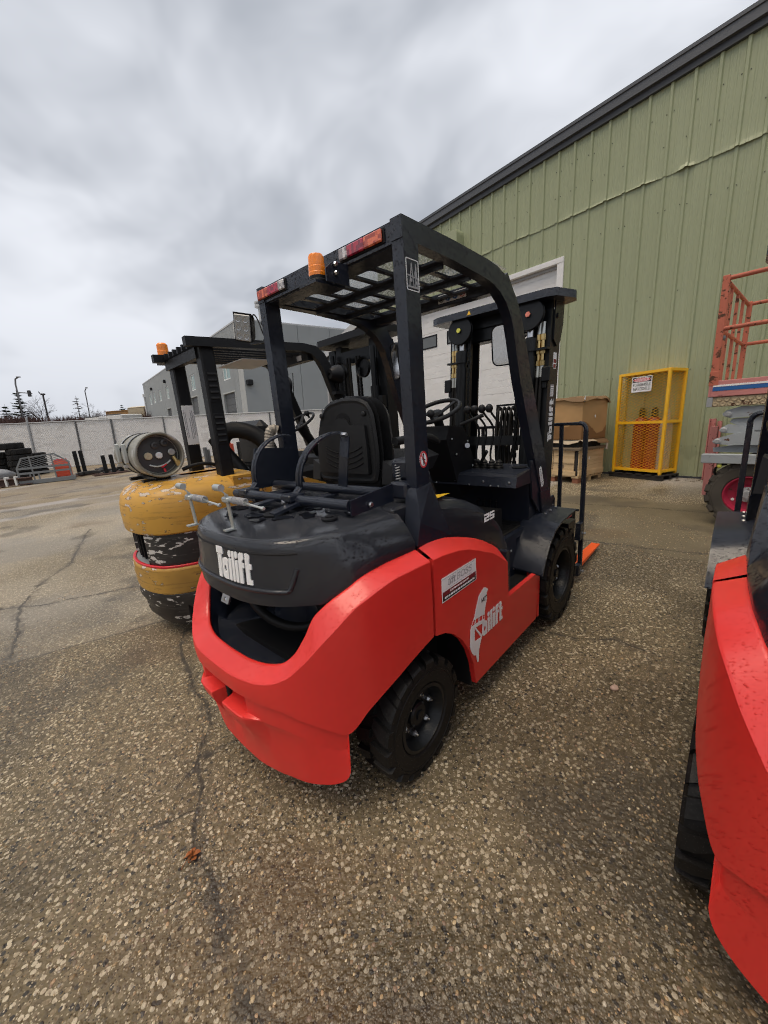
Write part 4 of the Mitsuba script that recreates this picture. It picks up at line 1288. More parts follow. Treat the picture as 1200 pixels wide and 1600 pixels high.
mat('water_film', (0.006, 0.007, 0.010), 0.03, spec=0.6)
wr = np.random.default_rng(14)
for (x, y, r) in ((-.19, .11, .045), (-.12, .04, .03), (-.27, .06, .035), (-.235, -.10, .03), (-.08, -.10, .028), (-.30, -.03, .022), (-.16, -.17, .035), (-.05, -.30, .03), (-.22, .27, .04), (-.10, .30, .03), (-.31, .17, .028)):
    ph = np.linspace(0, 2 * np.pi, 40)[:-1]
    rr_ = r * (1 + .35 * np.sin(ph * 2 + wr.uniform(0, 6)) + .22 * np.sin(ph * 3 + wr.uniform(0, 6)) + .15 * np.sin(ph * 5 + wr.uniform(0, 6)))
    zt_ = 1.1075 + .0065 * np.clip((x + .36) / .2, 0, 1)
    part(hd, 'water_patch', prism_xy(Polygon(np.column_stack([x + rr_ * np.cos(ph), y + rr_ * np.sin(ph)])).buffer(0), zt_, zt_ + .0035), 'water_film', False)

# ---- side panels, with decals on the right one
SIDE = [(.100, .588), (.165, .569), (.228, .532), (.298, .466), (.352, .384), (.390, .290), (.404, .205), (.412, .168), (1.17, .164), (1.215, .470), (.774, .480), (.765, .680), (.694, .727), (.60, .785), (.532, .811), (.45, .846), (.375, .874), (.30, .893), (.239, .902), (.17, .911), (.103, .914)]
TOPC = [(.103, .914, .106, .954), (.17, .911, .17, .957), (.239, .902, .225, .954), (.30, .893, .30, .943), (.375, .874, .40, .916), (.45, .846, .477, .892), (.532, .811, .56, .862), (.60, .785, .641, .826), (.694, .727, .74, .772), (.765, .680, .79, .740)]
for s in (-1, 1):
    pts = []
    m = prism_xz(SIDE, -.575, -.548)
    top = loft(np.array([[(a_, -.575, b_) for a_, b_, c_, d_ in TOPC], [(a_, -.572, b_ + .004) for a_, b_, c_, d_ in TOPC], [(c_, -.504, d_ - .002) for a_, b_, c_, d_ in TOPC], [(c_, -.498, d_ - .006) for a_, b_, c_, d_ in TOPC], [(c_, -.495, d_ - .04) for a_, b_, c_, d_ in TOPC]]))
    end = hull([(.765, -.575, .48), (.765, -.575, .680), (.79, -.502, .738), (.79, -.50, .48), (.76, -.55, .48)])
    flange = bx(1.195, 1.222, -.575, -.50, .16, .466, .004)
    m = cat(m, top, end, flange)
    if s > 0:
        m.apply_transform(np.diag([1, -1, 1, 1]))
    part(fl, 'side_panel', m, 'red_paint', 24)
    inner = bx(.10, 1.15, -.545, -.50, .20, .92) if s < 0 else bx(.10, 1.15, .50, .545, .20, .92)
for s in (-1, 1):
    part(fl, 'wheel_well', cat(*[bx(-.20 + .075 * k, -.122 + .075 * k, min(s * .25, s * .50), max(s * .25, s * .50), .53 + .03 * math.sin(k / 8 * 3.1), .60) for k in range(8)], bx(.40, .44, min(s * .28, s * .55), max(s * .28, s * .55), .15, .6)), 'deep_black', False)
part(fl, 'chassis', cat(bx(-.12, 1.15, -.36, .36, .17, .86), bx(1.15, 1.6, -.36, .36, .2, .62), bx(-.34, -.1, -.25, .25, .2, .58)), 'deep_black', False)
YD = -.5775


def flat_decal(polys, y=YD, th=.0012):
    return cat([prism_xz(g, y - th, y) for q in polys for g in getattr(q, 'geoms', [q]) if g.area > 1e-7])


isl = Polygon([(.497, .645), (.515, .638), (.538, .621), (.524, .606), (.526, .577), (.507, .538), (.500, .504), (.497, .478), (.498, .455), (.486, .415), (.463, .389), (.448, .360), (.439, .340), (.436, .300), (.433, .281), (.422, .281), (.416, .300), (.410, .328), (.392, .334), (.375, .355), (.364, .375), (.356, .401), (.358, .44), (.363, .479), (.372, .495), (.382, .509), (.404, .537), (.420, .575), (.442, .612), (.445, .622), (.470, .634), (.482, .637)])
cut = unary_union([Polygon([(.374, .497), (.497, .482), (.497, .506), (.391, .52)]), Polygon([(.399, .405), (.462, .398), (.402, .475)]).buffer(-.001), Polygon([(.409, .476), (.47, .404), (.480, .465)]).buffer(-.001)])
bars = unary_union([Polygon([(.402 + k, .494 - k * .1), (.408 + k, .494 - k * .1), (.416 + k, .518 - k * .1), (.410 + k, .518 - k * .1)]) for k in (.0, .036, .072)])
decal = [isl.difference(cut), bars.intersection(isl)]
sx, sz = .118, .108
for g in WORD[5:]:
    decal.append(affinity.affine_transform(g, [sx, -.0, .0, sz, .478 - .40 * sx, .390]))
part(fl, 'side_decal', flat_decal(decal), 'white_decal', False)
t_ = text('MIT', .020, .001, True); v = np.array(t_.vertices); t_.vertices = np.stack([.468 + v[:, 0], YD - .0012 - v[:, 2], .577 + v[:, 1]], 1)
part(fl, 'decal_letters', t_, 'black_decal', False)
stk = part(fl, 'dealer_sticker', flat_decal([Polygon([(.147, .713), (.426, .714), (.425, .818), (.148, .820)])]), 'white_decal', False)
part(stk, 'maroon_band', flat_decal([sbox(.152, .738, .421, .757)], YD - .0012, .0006), 'maroon_decal', False)
part(stk, 'black_band', flat_decal([sbox(.152, .717, .421, .738)], YD - .0012, .0006), 'black_decal', False)
m = []
for s_, h_, x_, z_, sh_ in (('lift', .030, .190, .775, .25), ('BOSS', .030, .258, .775, .25)):
    t_ = text(s_, h_, .0006, s_ == 'lift'); v = np.array(t_.vertices)
    t_.vertices = np.stack([x_ + v[:, 0] * 1.15 + v[:, 1] * sh_, YD - .0013 - v[:, 2], z_ + v[:, 1]], 1); m.append(t_)
part(stk, 'lettering', cat(m), 'grey_decal', False)
part(stk, 'border_line', flat_decal([sbox(.157, .812, .418, .8135), sbox(.20, .7635, .39, .765)], YD - .0012, .0005), 'grey_decal', False)
m = []
jr2 = np.random.default_rng(2)
for z_, x0, x1, h_ in ((.7435, .205, .36, .007), (.725, .165, .405, .008)):
    x = x0
    while x < x1:
        w_ = jr2.uniform(.006, .02); m.append(sbox(x, z_, x + w_, z_ + h_)); x += w_ + .004
part(stk, 'small_print', flat_decal(m, YD - .0018, .0005), 'white_decal', False)
# red lamp under the fender
# ---- engine hood under the seat
EH = [(.15, 1.108, .955), (.20, 1.108, .954), (.33, 1.105, .948), (.46, 1.085, .907), (.563, 1.06, .868), (.676, 1.022, .812), (.76, .985, .775), (.82, .95, .735), (.866, .913, .70), (.905, .86, .68), (.93, .80, .66)]
half = []
for (x, zt, zb) in EH:
    w0, w1 = -.497, -.475
    zc = zb + (zt - zb) * .55
    half.append([(x, w0, zb - .03), (x, w0, zb + .004), (x, w0 + .004, zb + .012), (x, -.487, zb + (zt - zb) * .45), (x, -.472, zb + (zt - zb) * .70), (x - .01, -.425, zt - .018), (x - .012, -.39, zt - .004), (x - .012, -.25, zt), (x - .012, 0.0, zt + .003)])
half = np.array(half)
left = half[:, ::-1][:, 1:].copy(); left[..., 1] *= -1
EHM = np.concatenate([half, left], 1)
front = EHM[-1].copy(); front[:, 0] += .012; front[:, 2] = np.minimum(front[:, 2], .70); front2 = front.copy(); front2[:, 2] = .55
fill = np.concatenate([EHM, front[None], front2[None]])
eh = part(fl, 'engine_hood', loft(fill), 'dark_panel', 30)
m = cat(*[prism_xz(affinity.affine_transform(g, [1.08, .30, 0, .86, 0, 0]), -.0015, 0) for g in (
    unary_union([sbox(0, .034, .046, .043), sbox(.034, .02, .046, .043), sbox(0, .017, .046, .026), sbox(0, 0, .012, .026), sbox(0, 0, .046, .009)]),
    unary_union([sbox(.054, .034, .10, .043), sbox(.054, .02, .066, .043), sbox(.054, .017, .10, .026), sbox(.088, 0, .10, .026), sbox(.054, 0, .10, .009)]))])
m.apply_translation([.672, -.4925, .910])
v = np.array(m.vertices); v[:, 1] += (v[:, 2] - .905) * .16; m.vertices = v
part(eh, 'number_lettering', m, 'white_decal', False)
ys = [(.26 + .0, -.47), (.55, -.405), (.50, -.39), (.26, -.39)]
part(eh, 'warning_sticker', xf(prism_xy(Polygon([(.24, -.44), (.36, -.438), (.50, -.405), (.36, -.36), (.24, -.355)]), 0, .0015), rot([0, 1, 0], 4.0), (0, 0, 1.124)), 'yellow_decal', False)
part(eh, 'hood_latch', cat(bx(.42, .56, -.17, -.13, 1.085, 1.096, .004), bx(.44, .54, -.165, -.135, 1.096, 1.103, .003)), 'steel', False)
# ---- floor, step, front fenders
part(fl, 'floor_plate', cat(bx(.92, 1.62, -.43, .43, .66, .70), bx(.94, 1.30, -.56, -.36, .40, .43), bx(.94, 1.30, .36, .56, .40, .43), bx(.80, .84, -.55, .55, .40, .72)), 'navy_paint', False)
part(fl, 'floor_mat', cat(bx(.95, 1.52, -.40, .40, .70, .712, .004), *[bx(.97 + k * .11, .985 + k * .11, -.39, .39, .712, .716) for k in range(5)], *[bx(.96, 1.50, -.36 + k * .12, -.345 + k * .12, .712, .7165) for k in range(7)]), 'rubber_mat', False)
for s in (-1, 1):
    m = []
    m.append(prism_xz([(1.15, .165), (1.21, .50), (1.20, .66), (1.00, .70), (.93, .70), (.93, .43), (1.12, .43), (1.12, .165)], -.43, -.405))
    # arched fender over the tyre
    arc = [(1.150, .47), (1.161, .494), (1.204, .560), (1.263, .635), (1.357, .701), (1.46, .727), (1.61, .737), (1.752, .741)]
    o_ = np.array([[(x, -.618, z) for x, z in arc], [(x, -.40, z + .02) for x, z in arc]])
    i_ = o_.copy(); i_[..., 2] -= .010; i_[..., 0] += .006
    m.append(loft(np.stack([o_[0], o_[1], i_[1], i_[0], o_[0]])))
    m.append(prism_xz([(1.16, .50), (1.27, .655), (1.36, .72), (1.46, .745), (1.75, .76), (1.75, .66), (1.62, .55), (1.45, .52), (1.30, .44), (1.2, .3), (1.15, .2)], -.41, -.39))
    m = cat(m)
    if s > 0: m.apply_transform(np.diag([1, -1, 1, 1]))
    part(fl, 'front_fender', m, 'navy_paint', 30)
    y0 = s * .53
    part(fl, 'front_marker_lamp', cat(bx(1.72, 1.80, y0 - .05, y0 + .05, .675, .725, .006)), 'lens_red', False)
    part(fl, 'fender_bracket', cat(bx(1.70, 1.86, y0 - .06, y0 + .07, .60, .645, .004), bx(1.80, 1.86, y0 - .05, y0 + .05, .52, .60)), 'mast_black', False)
    m = cat(*[bolt((x, s * .425, z), (0, s, 0), .010, .008) for x, z in ((1.10, .48), (1.17, .47), (1.0, .62), (1.13, .60))], *[bolt((x, s * .50, .7585), (0, 0, 1), .009, .007) for x in (1.50, 1.60, 1.70)])
    part(fl, 'fender_bolt', m, 'steel', False)
    part(fl, 'step_mat', bx(.82, 1.17, min(s * .44, s * .545), max(s * .44, s * .545), .432, .44, .003), 'rubber_mat', False)
# ---- dash console, steering column and wheel, levers
con = part(fl, 'console', cat(hull([(1.14, -.46, 1.06), (1.52, -.44, 1.085), (1.14, .36, 1.06), (1.52, .36, 1.085), (1.12, -.46, 1.0), (1.12, .36, 1.0), (1.52, -.44, .98), (1.52, .36, .98), (1.155, -.45, 1.075), (1.155, .35, 1.075)]), bx(1.40, 1.52, -.43, .42, .60, .99)), 'navy_paint', 25)
part(con, 'cup_holder', cat(lathe([(.046, 1.083), (.046, 1.086), (.001, 1.086)], 24, 'z', (1.38, -.37, 0))), 'deep_black', 30)
part(con, 'knob_hole', lathe([(.014, 1.082), (.014, 1.085), (.001, 1.085)], 16, 'z', (1.33, -.27, 0)), 'deep_black', 30)
part(con, 'side_gusset', prism_xz([(1.36, 1.13), (1.40, 1.13), (1.58, .80), (1.52, .76), (1.40, .88)], -.452, -.44), 'navy_paint', False)
part(con, 'console_bolt', cat(*[bolt((1.122, y, 1.03), (-1, 0, 0), .008, .006) for y in (-.42, -.25, -.05, .2)], *[bolt((1.122, y, 1.005), (-1, 0, 0), .006, .005) for y in (-.35, -.3, -.15, .1)]), 'steel', False)
for k in range(4):
    y = -.10 - k * .052
    lk = number(fl + '__control_lever')
    sub = [('boot', lathe([(.030, 1.075), (.026, 1.085), (.030, 1.092), (.023, 1.10), (.027, 1.108), (.019, 1.116), (.022, 1.124), (.012, 1.134), (.007, 1.14)], 18, 'z', (1.33, y, 0)), 'rubber_mat'),
           ('rod', tube(spline([(1.33, y, 1.12), (1.335, y - .002, 1.25), (1.335, y - .004 + .0 * k, 1.36), (1.315, y + .03, 1.42), (1.30, y + .045, 1.455)], 14), .007, 8), 'mast_black'),
           ('knob', sphere((1.297, y + .05, 1.468), .024, 2, (1, 1, 1.15)), 'vinyl')]
    for nm, m_, mt_ in sub:
        part(lk, nm, m_, mt_, 40)
part(fl, 'lower_pedal_linkage', cat(*[tube([(1.36, -.08 - .045 * k, .72), (1.37, -.08 - .045 * k, .86)], .005, 6) for k in range(4)], *[sphere((1.368, -.08 - .045 * k, .845), .010, 1) for k in range(4)]), 'matte_black', 40)
stc = part(fl, 'steering_column', hull([(1.03, -.075, 1.385), (1.03, .15, 1.385), (1.20, -.075, 1.36), (1.20, .15, 1.36), (1.23, -.08, 1.30), (1.23, .155, 1.30), (1.0, -.07, 1.30), (1.0, .145, 1.30), (1.17, -.06, .90), (1.17, .13, .90), (1.42, -.07, .98), (1.42, .14, .98)]), 'matte_black', 25)
part(stc, 'column_bolts', cat(*[bolt((x, -.078, z), (0, -1, 0), .008, .006) for x, z in ((1.05, 1.30), (1.10, 1.2), (1.20, 1.05), (1.24, 1.27), (1.30, 1.10))]), 'steel', False)
part(stc, 'turn_lever', tube([(1.17, -.07, 1.38), (1.20, -.12, 1.40), (1.23, -.20, 1.43)], [.010, .011, .013], 10), 'vinyl', 40)
part(stc, 'tilt_lever', tube([(1.33, -.08, 1.13), (1.30, -.14, 1.12), (1.27, -.20, 1.20)], [.010, .010, .012], 8), 'matte_black', 40)
part(stc, 'ignition', cyl((1.22, -.075, 1.24), (1.20, -.10, 1.245), .017, 12), 'steel', 30)
sw = number(fl + '__steering_wheel')
wc = np.array([1.07, .05, 1.475]); tilt = rot([0, 1, 0], -24)
ring_ = [(wc + tilt @ np.array([.158 * math.cos(t), .158 * math.sin(t), 0])) for t in np.linspace(0, 2 * np.pi, 49)[:-1]]
part(sw, 'rim', tube(ring_, .0135, 12, closed=True), 'vinyl', 40)
for a_ in (90, 210, 330):
    q = tilt @ np.array([.15 * math.cos(math.radians(a_)), .15 * math.sin(math.radians(a_)), 0])
    part(sw, 'spoke', beam(wc + q * .05 - tilt[:, 2] * .03, wc + q, .032, .010, tilt[:, 2], .003), 'matte_black', False)
part(sw, 'hub', xf(lathe([(.045, -.05), (.045, -.015), (.03, .0), (.001, .003)], 24), tilt, wc), 'matte_black', 35)
kb = wc + tilt @ np.array([-.05, .135, .03])
part(sw, 'spinner_knob', cat(sphere(wc + tilt @ np.array([-.13, -.06, .045]) * np.array([1, 1, 1]), .024, 2), cyl(wc + tilt @ np.array([-.13, -.06, .0]), wc + tilt @ np.array([-.13, -.06, .04]), .010, 10)), 'vinyl', 40)
part(sw, 'column_stem', cyl(wc - tilt[:, 2] * .05, wc - tilt[:, 2] * .12, .03, 16), 'matte_black', 30)
# ---- seat
SY = .18
back = Polygon([(.385, 1.468), (.362, 1.51), (.325, 1.548), (.27, 1.572), (.176, 1.586), (.08, 1.582), (.027, 1.572), (-.02, 1.548), (-.045, 1.51), (-.056, 1.479), (-.064, 1.38), (-.067, 1.29), (-.058, 1.2), (-.036, 1.14), (.0, 1.122), (.2, 1.117), (.41, 1.120), (.445, 1.14), (.444, 1.20), (.438, 1.288), (.415, 1.39)])
st_rows = []
for x, b_, in ((.400, -.035), (.396, -.022), (.405, -.008), (.43, 0.0), (.50, -.002), (.535, -.02), (.555, -.05), (.560, -.09)):
    g = back.buffer(b_, quad_segs=8) if b_ else back
    ring_ = np.array(g.exterior.coords)[:-1]
    l = LineString(g.exterior.coords); pts = np.array([l.interpolate(t * l.length).coords[0] for t in np.linspace(0, 1, 65)[:-1]])
    ang0 = np.argmin(np.abs(np.arctan2(pts[:, 1] - 1.35, pts[:, 0] - SY) - 1.57)); pts = np.roll(pts, -ang0, 0)
    lean = (pts[:, 1] - 1.12) * -.03
    st_rows.append(np.column_stack([np.full(len(pts), x) + lean, pts]))
st_rows = np.array(st_rows)
c0 = st_rows[0].mean(0); c1 = st_rows[-1].mean(0)
st = number(fl + '__seat')
part(st, 'backrest', cat(loft(st_rows, closed=True), mesh(np.vstack([st_rows[0], c0]), [(k, (k + 1) % 64, 64) for k in range(64)]), mesh(np.vstack([st_rows[-1], c1]), [(k, (k + 1) % 64, 64) for k in range(64)])), 'vinyl', 38)
pk = Polygon([(.362, 1.441), (.25, 1.441), (.235, 1.462), (.20, 1.476), (.16, 1.474), (.13, 1.458), (.118, 1.439), (.008, 1.434), (.002, 1.30), (.006, 1.183), (.402, 1.181), (.398, 1.32)]).buffer(-.006).buffer(.006)
part(st, 'document_pocket', prism_yz(pk, .375, .392), 'vinyl', 30)
part(st, 'pocket_seam', prism_yz(pk.buffer(.004).difference(pk.buffer(-.003)), .3925, .3935), 'deep_black', False)
part(st, 'pocket_notch', prism_yz(affinity.scale(Point(.178, 1.468).buffer(.055), 1, .62).intersection(sbox(0, 1.45, .4, 1.55)).difference(affinity.scale(Point(.178, 1.452).buffer(.045), 1, .5)), .388, .391), 'deep_black', False)
for (y, z) in ((.345, 1.495), (.015, 1.49)):
    part(st, 'button', sphere((.382, y, z), .014, 2, (.5, 1, 1)), 'vinyl', 40)
for k in range(4):
    z = 1.225 + .028 * k
    for s in (-1, 1):
        part(st, 'pocket_groove', tube(spline([(.373, SY + .02 * s, z - .018), (.373, SY + .08 * s, z - .008), (.373, SY + .145 * s, z + .018)], 6), .0032, 6), 'deep_black', 40)
part(st, 'cushion', cat(hull([(.42, -.03, 1.13), (.42, .40, 1.13), (.90, -.03, 1.14), (.90, .40, 1.14), (.42, -.06, 1.20), (.42, .43, 1.20), (.93, -.06, 1.22), (.93, .43, 1.22), (.90, 0, 1.26), (.90, .37, 1.26), (.48, 0, 1.235), (.48, .37, 1.235)]), bx(.45, .88, -.0, .37, 1.09, 1.135)), 'vinyl', 30)
for y in (-.10, .47):
    part(st, 'armrest', tube(spline([(.48, y, 1.34), (.62, y, 1.345), (.78, y, 1.335), (.87, y, 1.30)], 12), [.022] * 10 + [.020, .015], 10), 'vinyl', 40)
    part(st, 'hip_bolster', hull([(.40, y - .03, 1.13), (.40, y + .04, 1.13), (.62, y - .02, 1.13), (.62, y + .03, 1.13), (.41, y - .03, 1.22), (.41, y + .03, 1.25), (.58, y - .01, 1.23), (.58, y + .02, 1.24)]), 'vinyl', 30)
part(st, 'belt_reel', cat(bx(.34, .42, -.235, -.17, 1.13, 1.26, .02), cyl((.36, -.25, 1.2), (.36, -.235, 1.2), .022, 12)), 'matte_black', 30)
# ---- LPG bottle bracket on the rear hood
br = number(fl + '__bottle_bracket')
part(br, 'rear_tube', cyl((-.14, .43, 1.155), (-.095, -.35, 1.155), .021, 16), 'navy_paint', 30)
part(br, 'front_tube', cyl((.085, .43, 1.16), (.13, -.33, 1.16), .021, 16), 'navy_paint', 30)
part(br, 'end_plate', cat(hull([(-.10, -.352, 1.115), (-.10, -.352, 1.175), (.15, -.345, 1.12), (.15, -.345, 1.195), (-.10, -.360, 1.115), (-.10, -.360, 1.175), (.15, -.353, 1.12), (.15, -.353, 1.195)])), 'navy_paint', False)
part(br, 'side_plate', cat(hull([(-.05, .44, 1.15), (.22, .43, 1.15), (.24, .43, 1.34), (.00, .44, 1.36), (-.05, .447, 1.15), (.22, .437, 1.15), (.24, .437, 1.34), (.00, .447, 1.36)])), 'navy_paint', False)
for y0, y1 in ((.34, .30), (-.02, -.105)):
    P_ = []
    for t in np.linspace(math.radians(196), math.radians(78), 26):
        f_ = (math.radians(196) - t) / math.radians(118)
        P_.append((.085 + .165 * math.cos(t), y0 + (y1 - y0) * f_, 1.245 + .165 * math.sin(t)))
    P_ = np.array([(-.115, y0, 1.16)] + [tuple(q) for q in P_])
    wv_ = .021
    tn = np.gradient(P_, axis=0); tn /= np.linalg.norm(tn, axis=1, keepdims=True)
    lat = np.array([0, 1.0, 0]); up_ = np.cross(tn, lat); up_ /= np.linalg.norm(up_, axis=1, keepdims=True)
    sec = [(-wv_, 0), (-wv_, .007), (-.008, .007), (-.004, .012), (.004, .012), (.008, .007), (wv_, .007), (wv_, 0)]
    rows_ = np.stack([P_ + lat * a_ + up_ * b_ for a_, b_ in sec] + [P_ + lat * sec[0][0] + up_ * sec[0][1]])
    part(br, 'hoop', loft(rows_), 'navy_paint', 30)
    part(br, 'hoop_foot', bx(-.16, -.08, y0 - .035, y0 + .035, 1.15, 1.182, .006), 'navy_paint', False)
part(br, 'stand_strap', cat(beam((.11, -.135, 1.40), (.10, -.125, 1.31), .006, .055, (0, 1, 0)), beam((.10, -.125, 1.31), (.105, -.09, 1.17), .006, .055, (0, 1, 0))), 'navy_paint', False)
part(br, 'strap_bolt', cat(bolt((.105, -.12, 1.405), (0, -1, 0), .012, .03)), 'steel', False)
part(br, 'cross_plate', cat(bx(-.12, .12, -.04, .02, 1.122, 1.137), bx(-.13, .10, .28, .36, 1.122, 1.137), beam((-.24, .14, 1.13), (-.10, .10, 1.15), .05, .012), beam((-.24, -.04, 1.12), (-.10, -.06, 1.15), .05, .012)), 'navy_paint', False)
part(br, 'bracket_bolt', bolt((-.15, .0, 1.15), (-1, 0, 0), .012, .012), 'steel', False)
part(br, 'bracket_bolt', bolt((.0, -.36, 1.14), (0, -1, 0), .012, .012), 'steel', False)
part(br, 'hinge', cat(bx(.15, .27, -.42, -.33, 1.13, 1.20, .01), bx(.20, .30, -.40, -.30, 1.20, 1.29, .015), bolt((.21, -.42, 1.16), (0, -1, 0), .017, .02), bolt((.27, -.42, 1.15), (0, -1, 0), .017, .02), bolt((.23, -.41, 1.25), (0, -1, 0), .017, .02)), 'navy_paint', 25)
part(br, 'hinge_spring', tube([(.20 + .010 * math.cos(t), -.345 + .010 * math.sin(t), 1.19 + .075 * t / 40) for t in np.linspace(0, 40, 120)], .003, 5), 'galv', 40)
# toggle clamps standing on the hood edge
for y, x0 in ((.20, -.445), (-.025, -.400)):
    cl = number(fl + '__toggle_clamp')
    part(cl, 'strip', cat(beam((x0, y, 1.105), (x0 - .006, y, 1.235), .022, .005, (1, 0, 0)), beam((x0 - .006, y, 1.235), (x0 - .028, y + .006, 1.262), .022, .005, (0, 0, 1)), bx(x0 - .035, x0 + .006, y - .012, y + .012, 1.100, 1.106)), 'zinc', False)
    part(cl, 'cross_tube', cyl((x0 - .028, y - .018, 1.264), (x0 - .028, y + .030, 1.264), .0125, 14), 'zinc', 30)
    part(cl, 'clevis', cat(bx(x0 - .018, x0 + .012, y - .022, y + .022, 1.205, 1.226, .005), cyl((x0 - .003, y - .032, 1.215), (x0 - .003, y + .032, 1.215), .009, 12)), 'zinc', 30)
    part(cl, 'rod', cat(cyl((x0 + .004, y - .028, 1.214), (x0 + .010, y - .118, 1.206), .008, 10), cyl((x0 + .010, y - .118, 1.206), (x0 + .016, y - .205, 1.198), .0045, 8), bolt((x0 + .016, y - .20, 1.198), (0, -1, 0), .008, .014)), 'zinc', 30)
    part(cl, 'spring', tube([(x0 + .004 + .0115 * math.cos(t), y - .028 - .09 * t / 60, 1.214 + .0115 * math.sin(t)) for t in np.linspace(0, 60, 150)], .0028, 5), 'grey_decal', 40)
# flexible metal hose by the left post
mat('flex_hose', mikit.proc(lambda p, n, uv: MX((0.18, 0.15, 0.11), (0.40, 0.37, 0.32), FB(p.x * 20, p.y * 20, p.z * 30))), 0.55, metallic=0.3)
part(fl, 'snorkel_hose', tube(spline([(.125, .495, 1.02), (.125, .500, 1.22), (.125, .490, 1.40), (.14, .480, 1.445), (.165, .47, 1.44)], 70), [.024 + .0035 * (k % 2) for k in range(70)], 12), 'flex_hose', False)

# ---- overhead guard
YR, YL = -.460, .487            # outer faces of the right and left posts
og = number(fl + '__overhead_guard')
for s, yo in ((-1, YR), (1, YL)):
    yi = yo - s * .052
    lo, hi = min(yo, yi), max(yo, yi)
    part(og, 'rear_post', prism_xz([(.176, .98), (.262, .98), (.262, 2.075), (.176, 2.135)], lo, hi), 'navy_paint', False)
    part(og, 'post_foot', hull([(x, yo + d_ * -s, z) for x, z in ((.165, 1.175), (.268, 1.185)) for d_ in (-.003, .05)] + [(x, s * yy, z) for x, z in ((.100, .962), (.345, .940), (.125, 1.05)) for yy in (.505, .44)] + [(x, s * .47, .90) for x in (.14, .32)]), 'navy_paint', False)
    outer = [(.172, 2.140), (.50, 2.140), (.80, 2.133), (.90, 2.124), (.98, 2.104), (1.05, 2.068), (1.11, 2.025), (1.16, 1.968), (1.20, 1.905), (1.235, 1.835), (1.275, 1.75), (1.345, 1.600), (1.47, 1.345), (1.60, 1.085), (1.655, .90), (1.715, .70)]
    inner_ = [(.172, 2.070), (.50, 2.066), (.77, 2.052), (.86, 2.040), (.93, 2.016), (.99, 1.983), (1.035, 1.940), (1.07, 1.890), (1.098, 1.82), (1.125, 1.74), (1.175, 1.60), (1.30, 1.345), (1.43, 1.085), (1.52, .90), (1.60, .72)]
    m = prism_xz(Polygon(outer + inner_[::-1]).buffer(0), lo, hi)
    part(og, 'side_rail', m, 'navy_paint', 30)
    part(og, 'leg_foot', prism_xz([(1.50, .90), (1.67, .90), (1.74, .72), (1.74, .66), (1.58, .66)], lo - .004 if s < 0 else hi - .006, lo + .006 if s < 0 else hi + .004), 'navy_paint', False)
    part(og, 'lifting_eye', prism_xz(Polygon([(1.70, .70), (1.80, .70), (1.80, .80), (1.77, .83), (1.70, .82)]).difference(affinity.scale(Point(1.765, .775).buffer(.018), .8, 1.3)), lo, lo + .012), 'navy_paint', False)
    part(og, 'rail_lug', prism_xz(Polygon([(.98, 2.09), (1.05, 2.13), (1.13, 2.05), (1.10, 2.01), (1.04, 2.06)]).difference(Point(1.095, 2.055).buffer(.013)), lo + .018, hi - .018), 'navy_paint', False)
mid = (YR + YL) / 2
part(og, 'rear_beam', cat(bx(.180, .192, YR + .053, YL - .053, 2.066, 2.136), bx(.192, .27, YR + .053, YL - .053, 2.126, 2.136), bx(.192, .27, YR + .053, YL - .053, 2.062, 2.070)), 'navy_paint', False)
part(og, 'front_beam', bx(.985, 1.045, YR + .053, YL - .053, 2.040, 2.112, .004), 'navy_paint', False)
# stamped roof grid with rounded openings
gp = sbox(.27, YR + .053, .985, YL - .053)
for cx, lx in ((.392, .160), (.622, .172), (.848, .172)):
    for k in range(7):
        cy = -.365 + .1225 * k
        gp = gp.difference(rrect(cx - lx / 2, cx + lx / 2, cy - .048, cy + .048, .018))
part(og, 'roof_grid', prism_xy(gp, 2.072, 2.082), 'navy_paint', False)
part(og, 'grid_stiffener', cat(*[bx(x - .005, x + .005, YR + .054, YL - .054, 2.050, 2.071) for x in (.507, .738)]), 'navy_paint', False)
part(og, 'clear_roof_sheet', bx(.24, 1.04, YR + .02, YL - .02, 2.142, 2.146), 'wet_sheet', False)
# rear lamps
for s, c_ in ((-1, -.255), (1, .362)):
    x = .178
    lens = []
    l0, l1 = c_ - .115, c_ + .115
    tl = number(fl + '__rear_lamp')
    part(tl, 'housing', bx(x - .004, x + .002, l0 - .006, l1 + .006, 2.078, 2.128, .002), 'deep_black', False)
    seg = [('reverse_lens', .00, .20, 'lens_white'), ('brake_lens', .205, .60, 'lens_red'), ('turn_lens', .605, 1.0, 'lens_orange')]
    for nm, f0, f1, mt in seg:
        a_, b_ = (l1 - (l1 - l0) * f1, l1 - (l1 - l0) * f0) if s < 0 else (l0 + (l1 - l0) * f0, l0 + (l1 - l0) * f1)
        part(tl, nm, bx(x - .016, x - .004, a_, b_, 2.083, 2.124, .004), mt, 25)
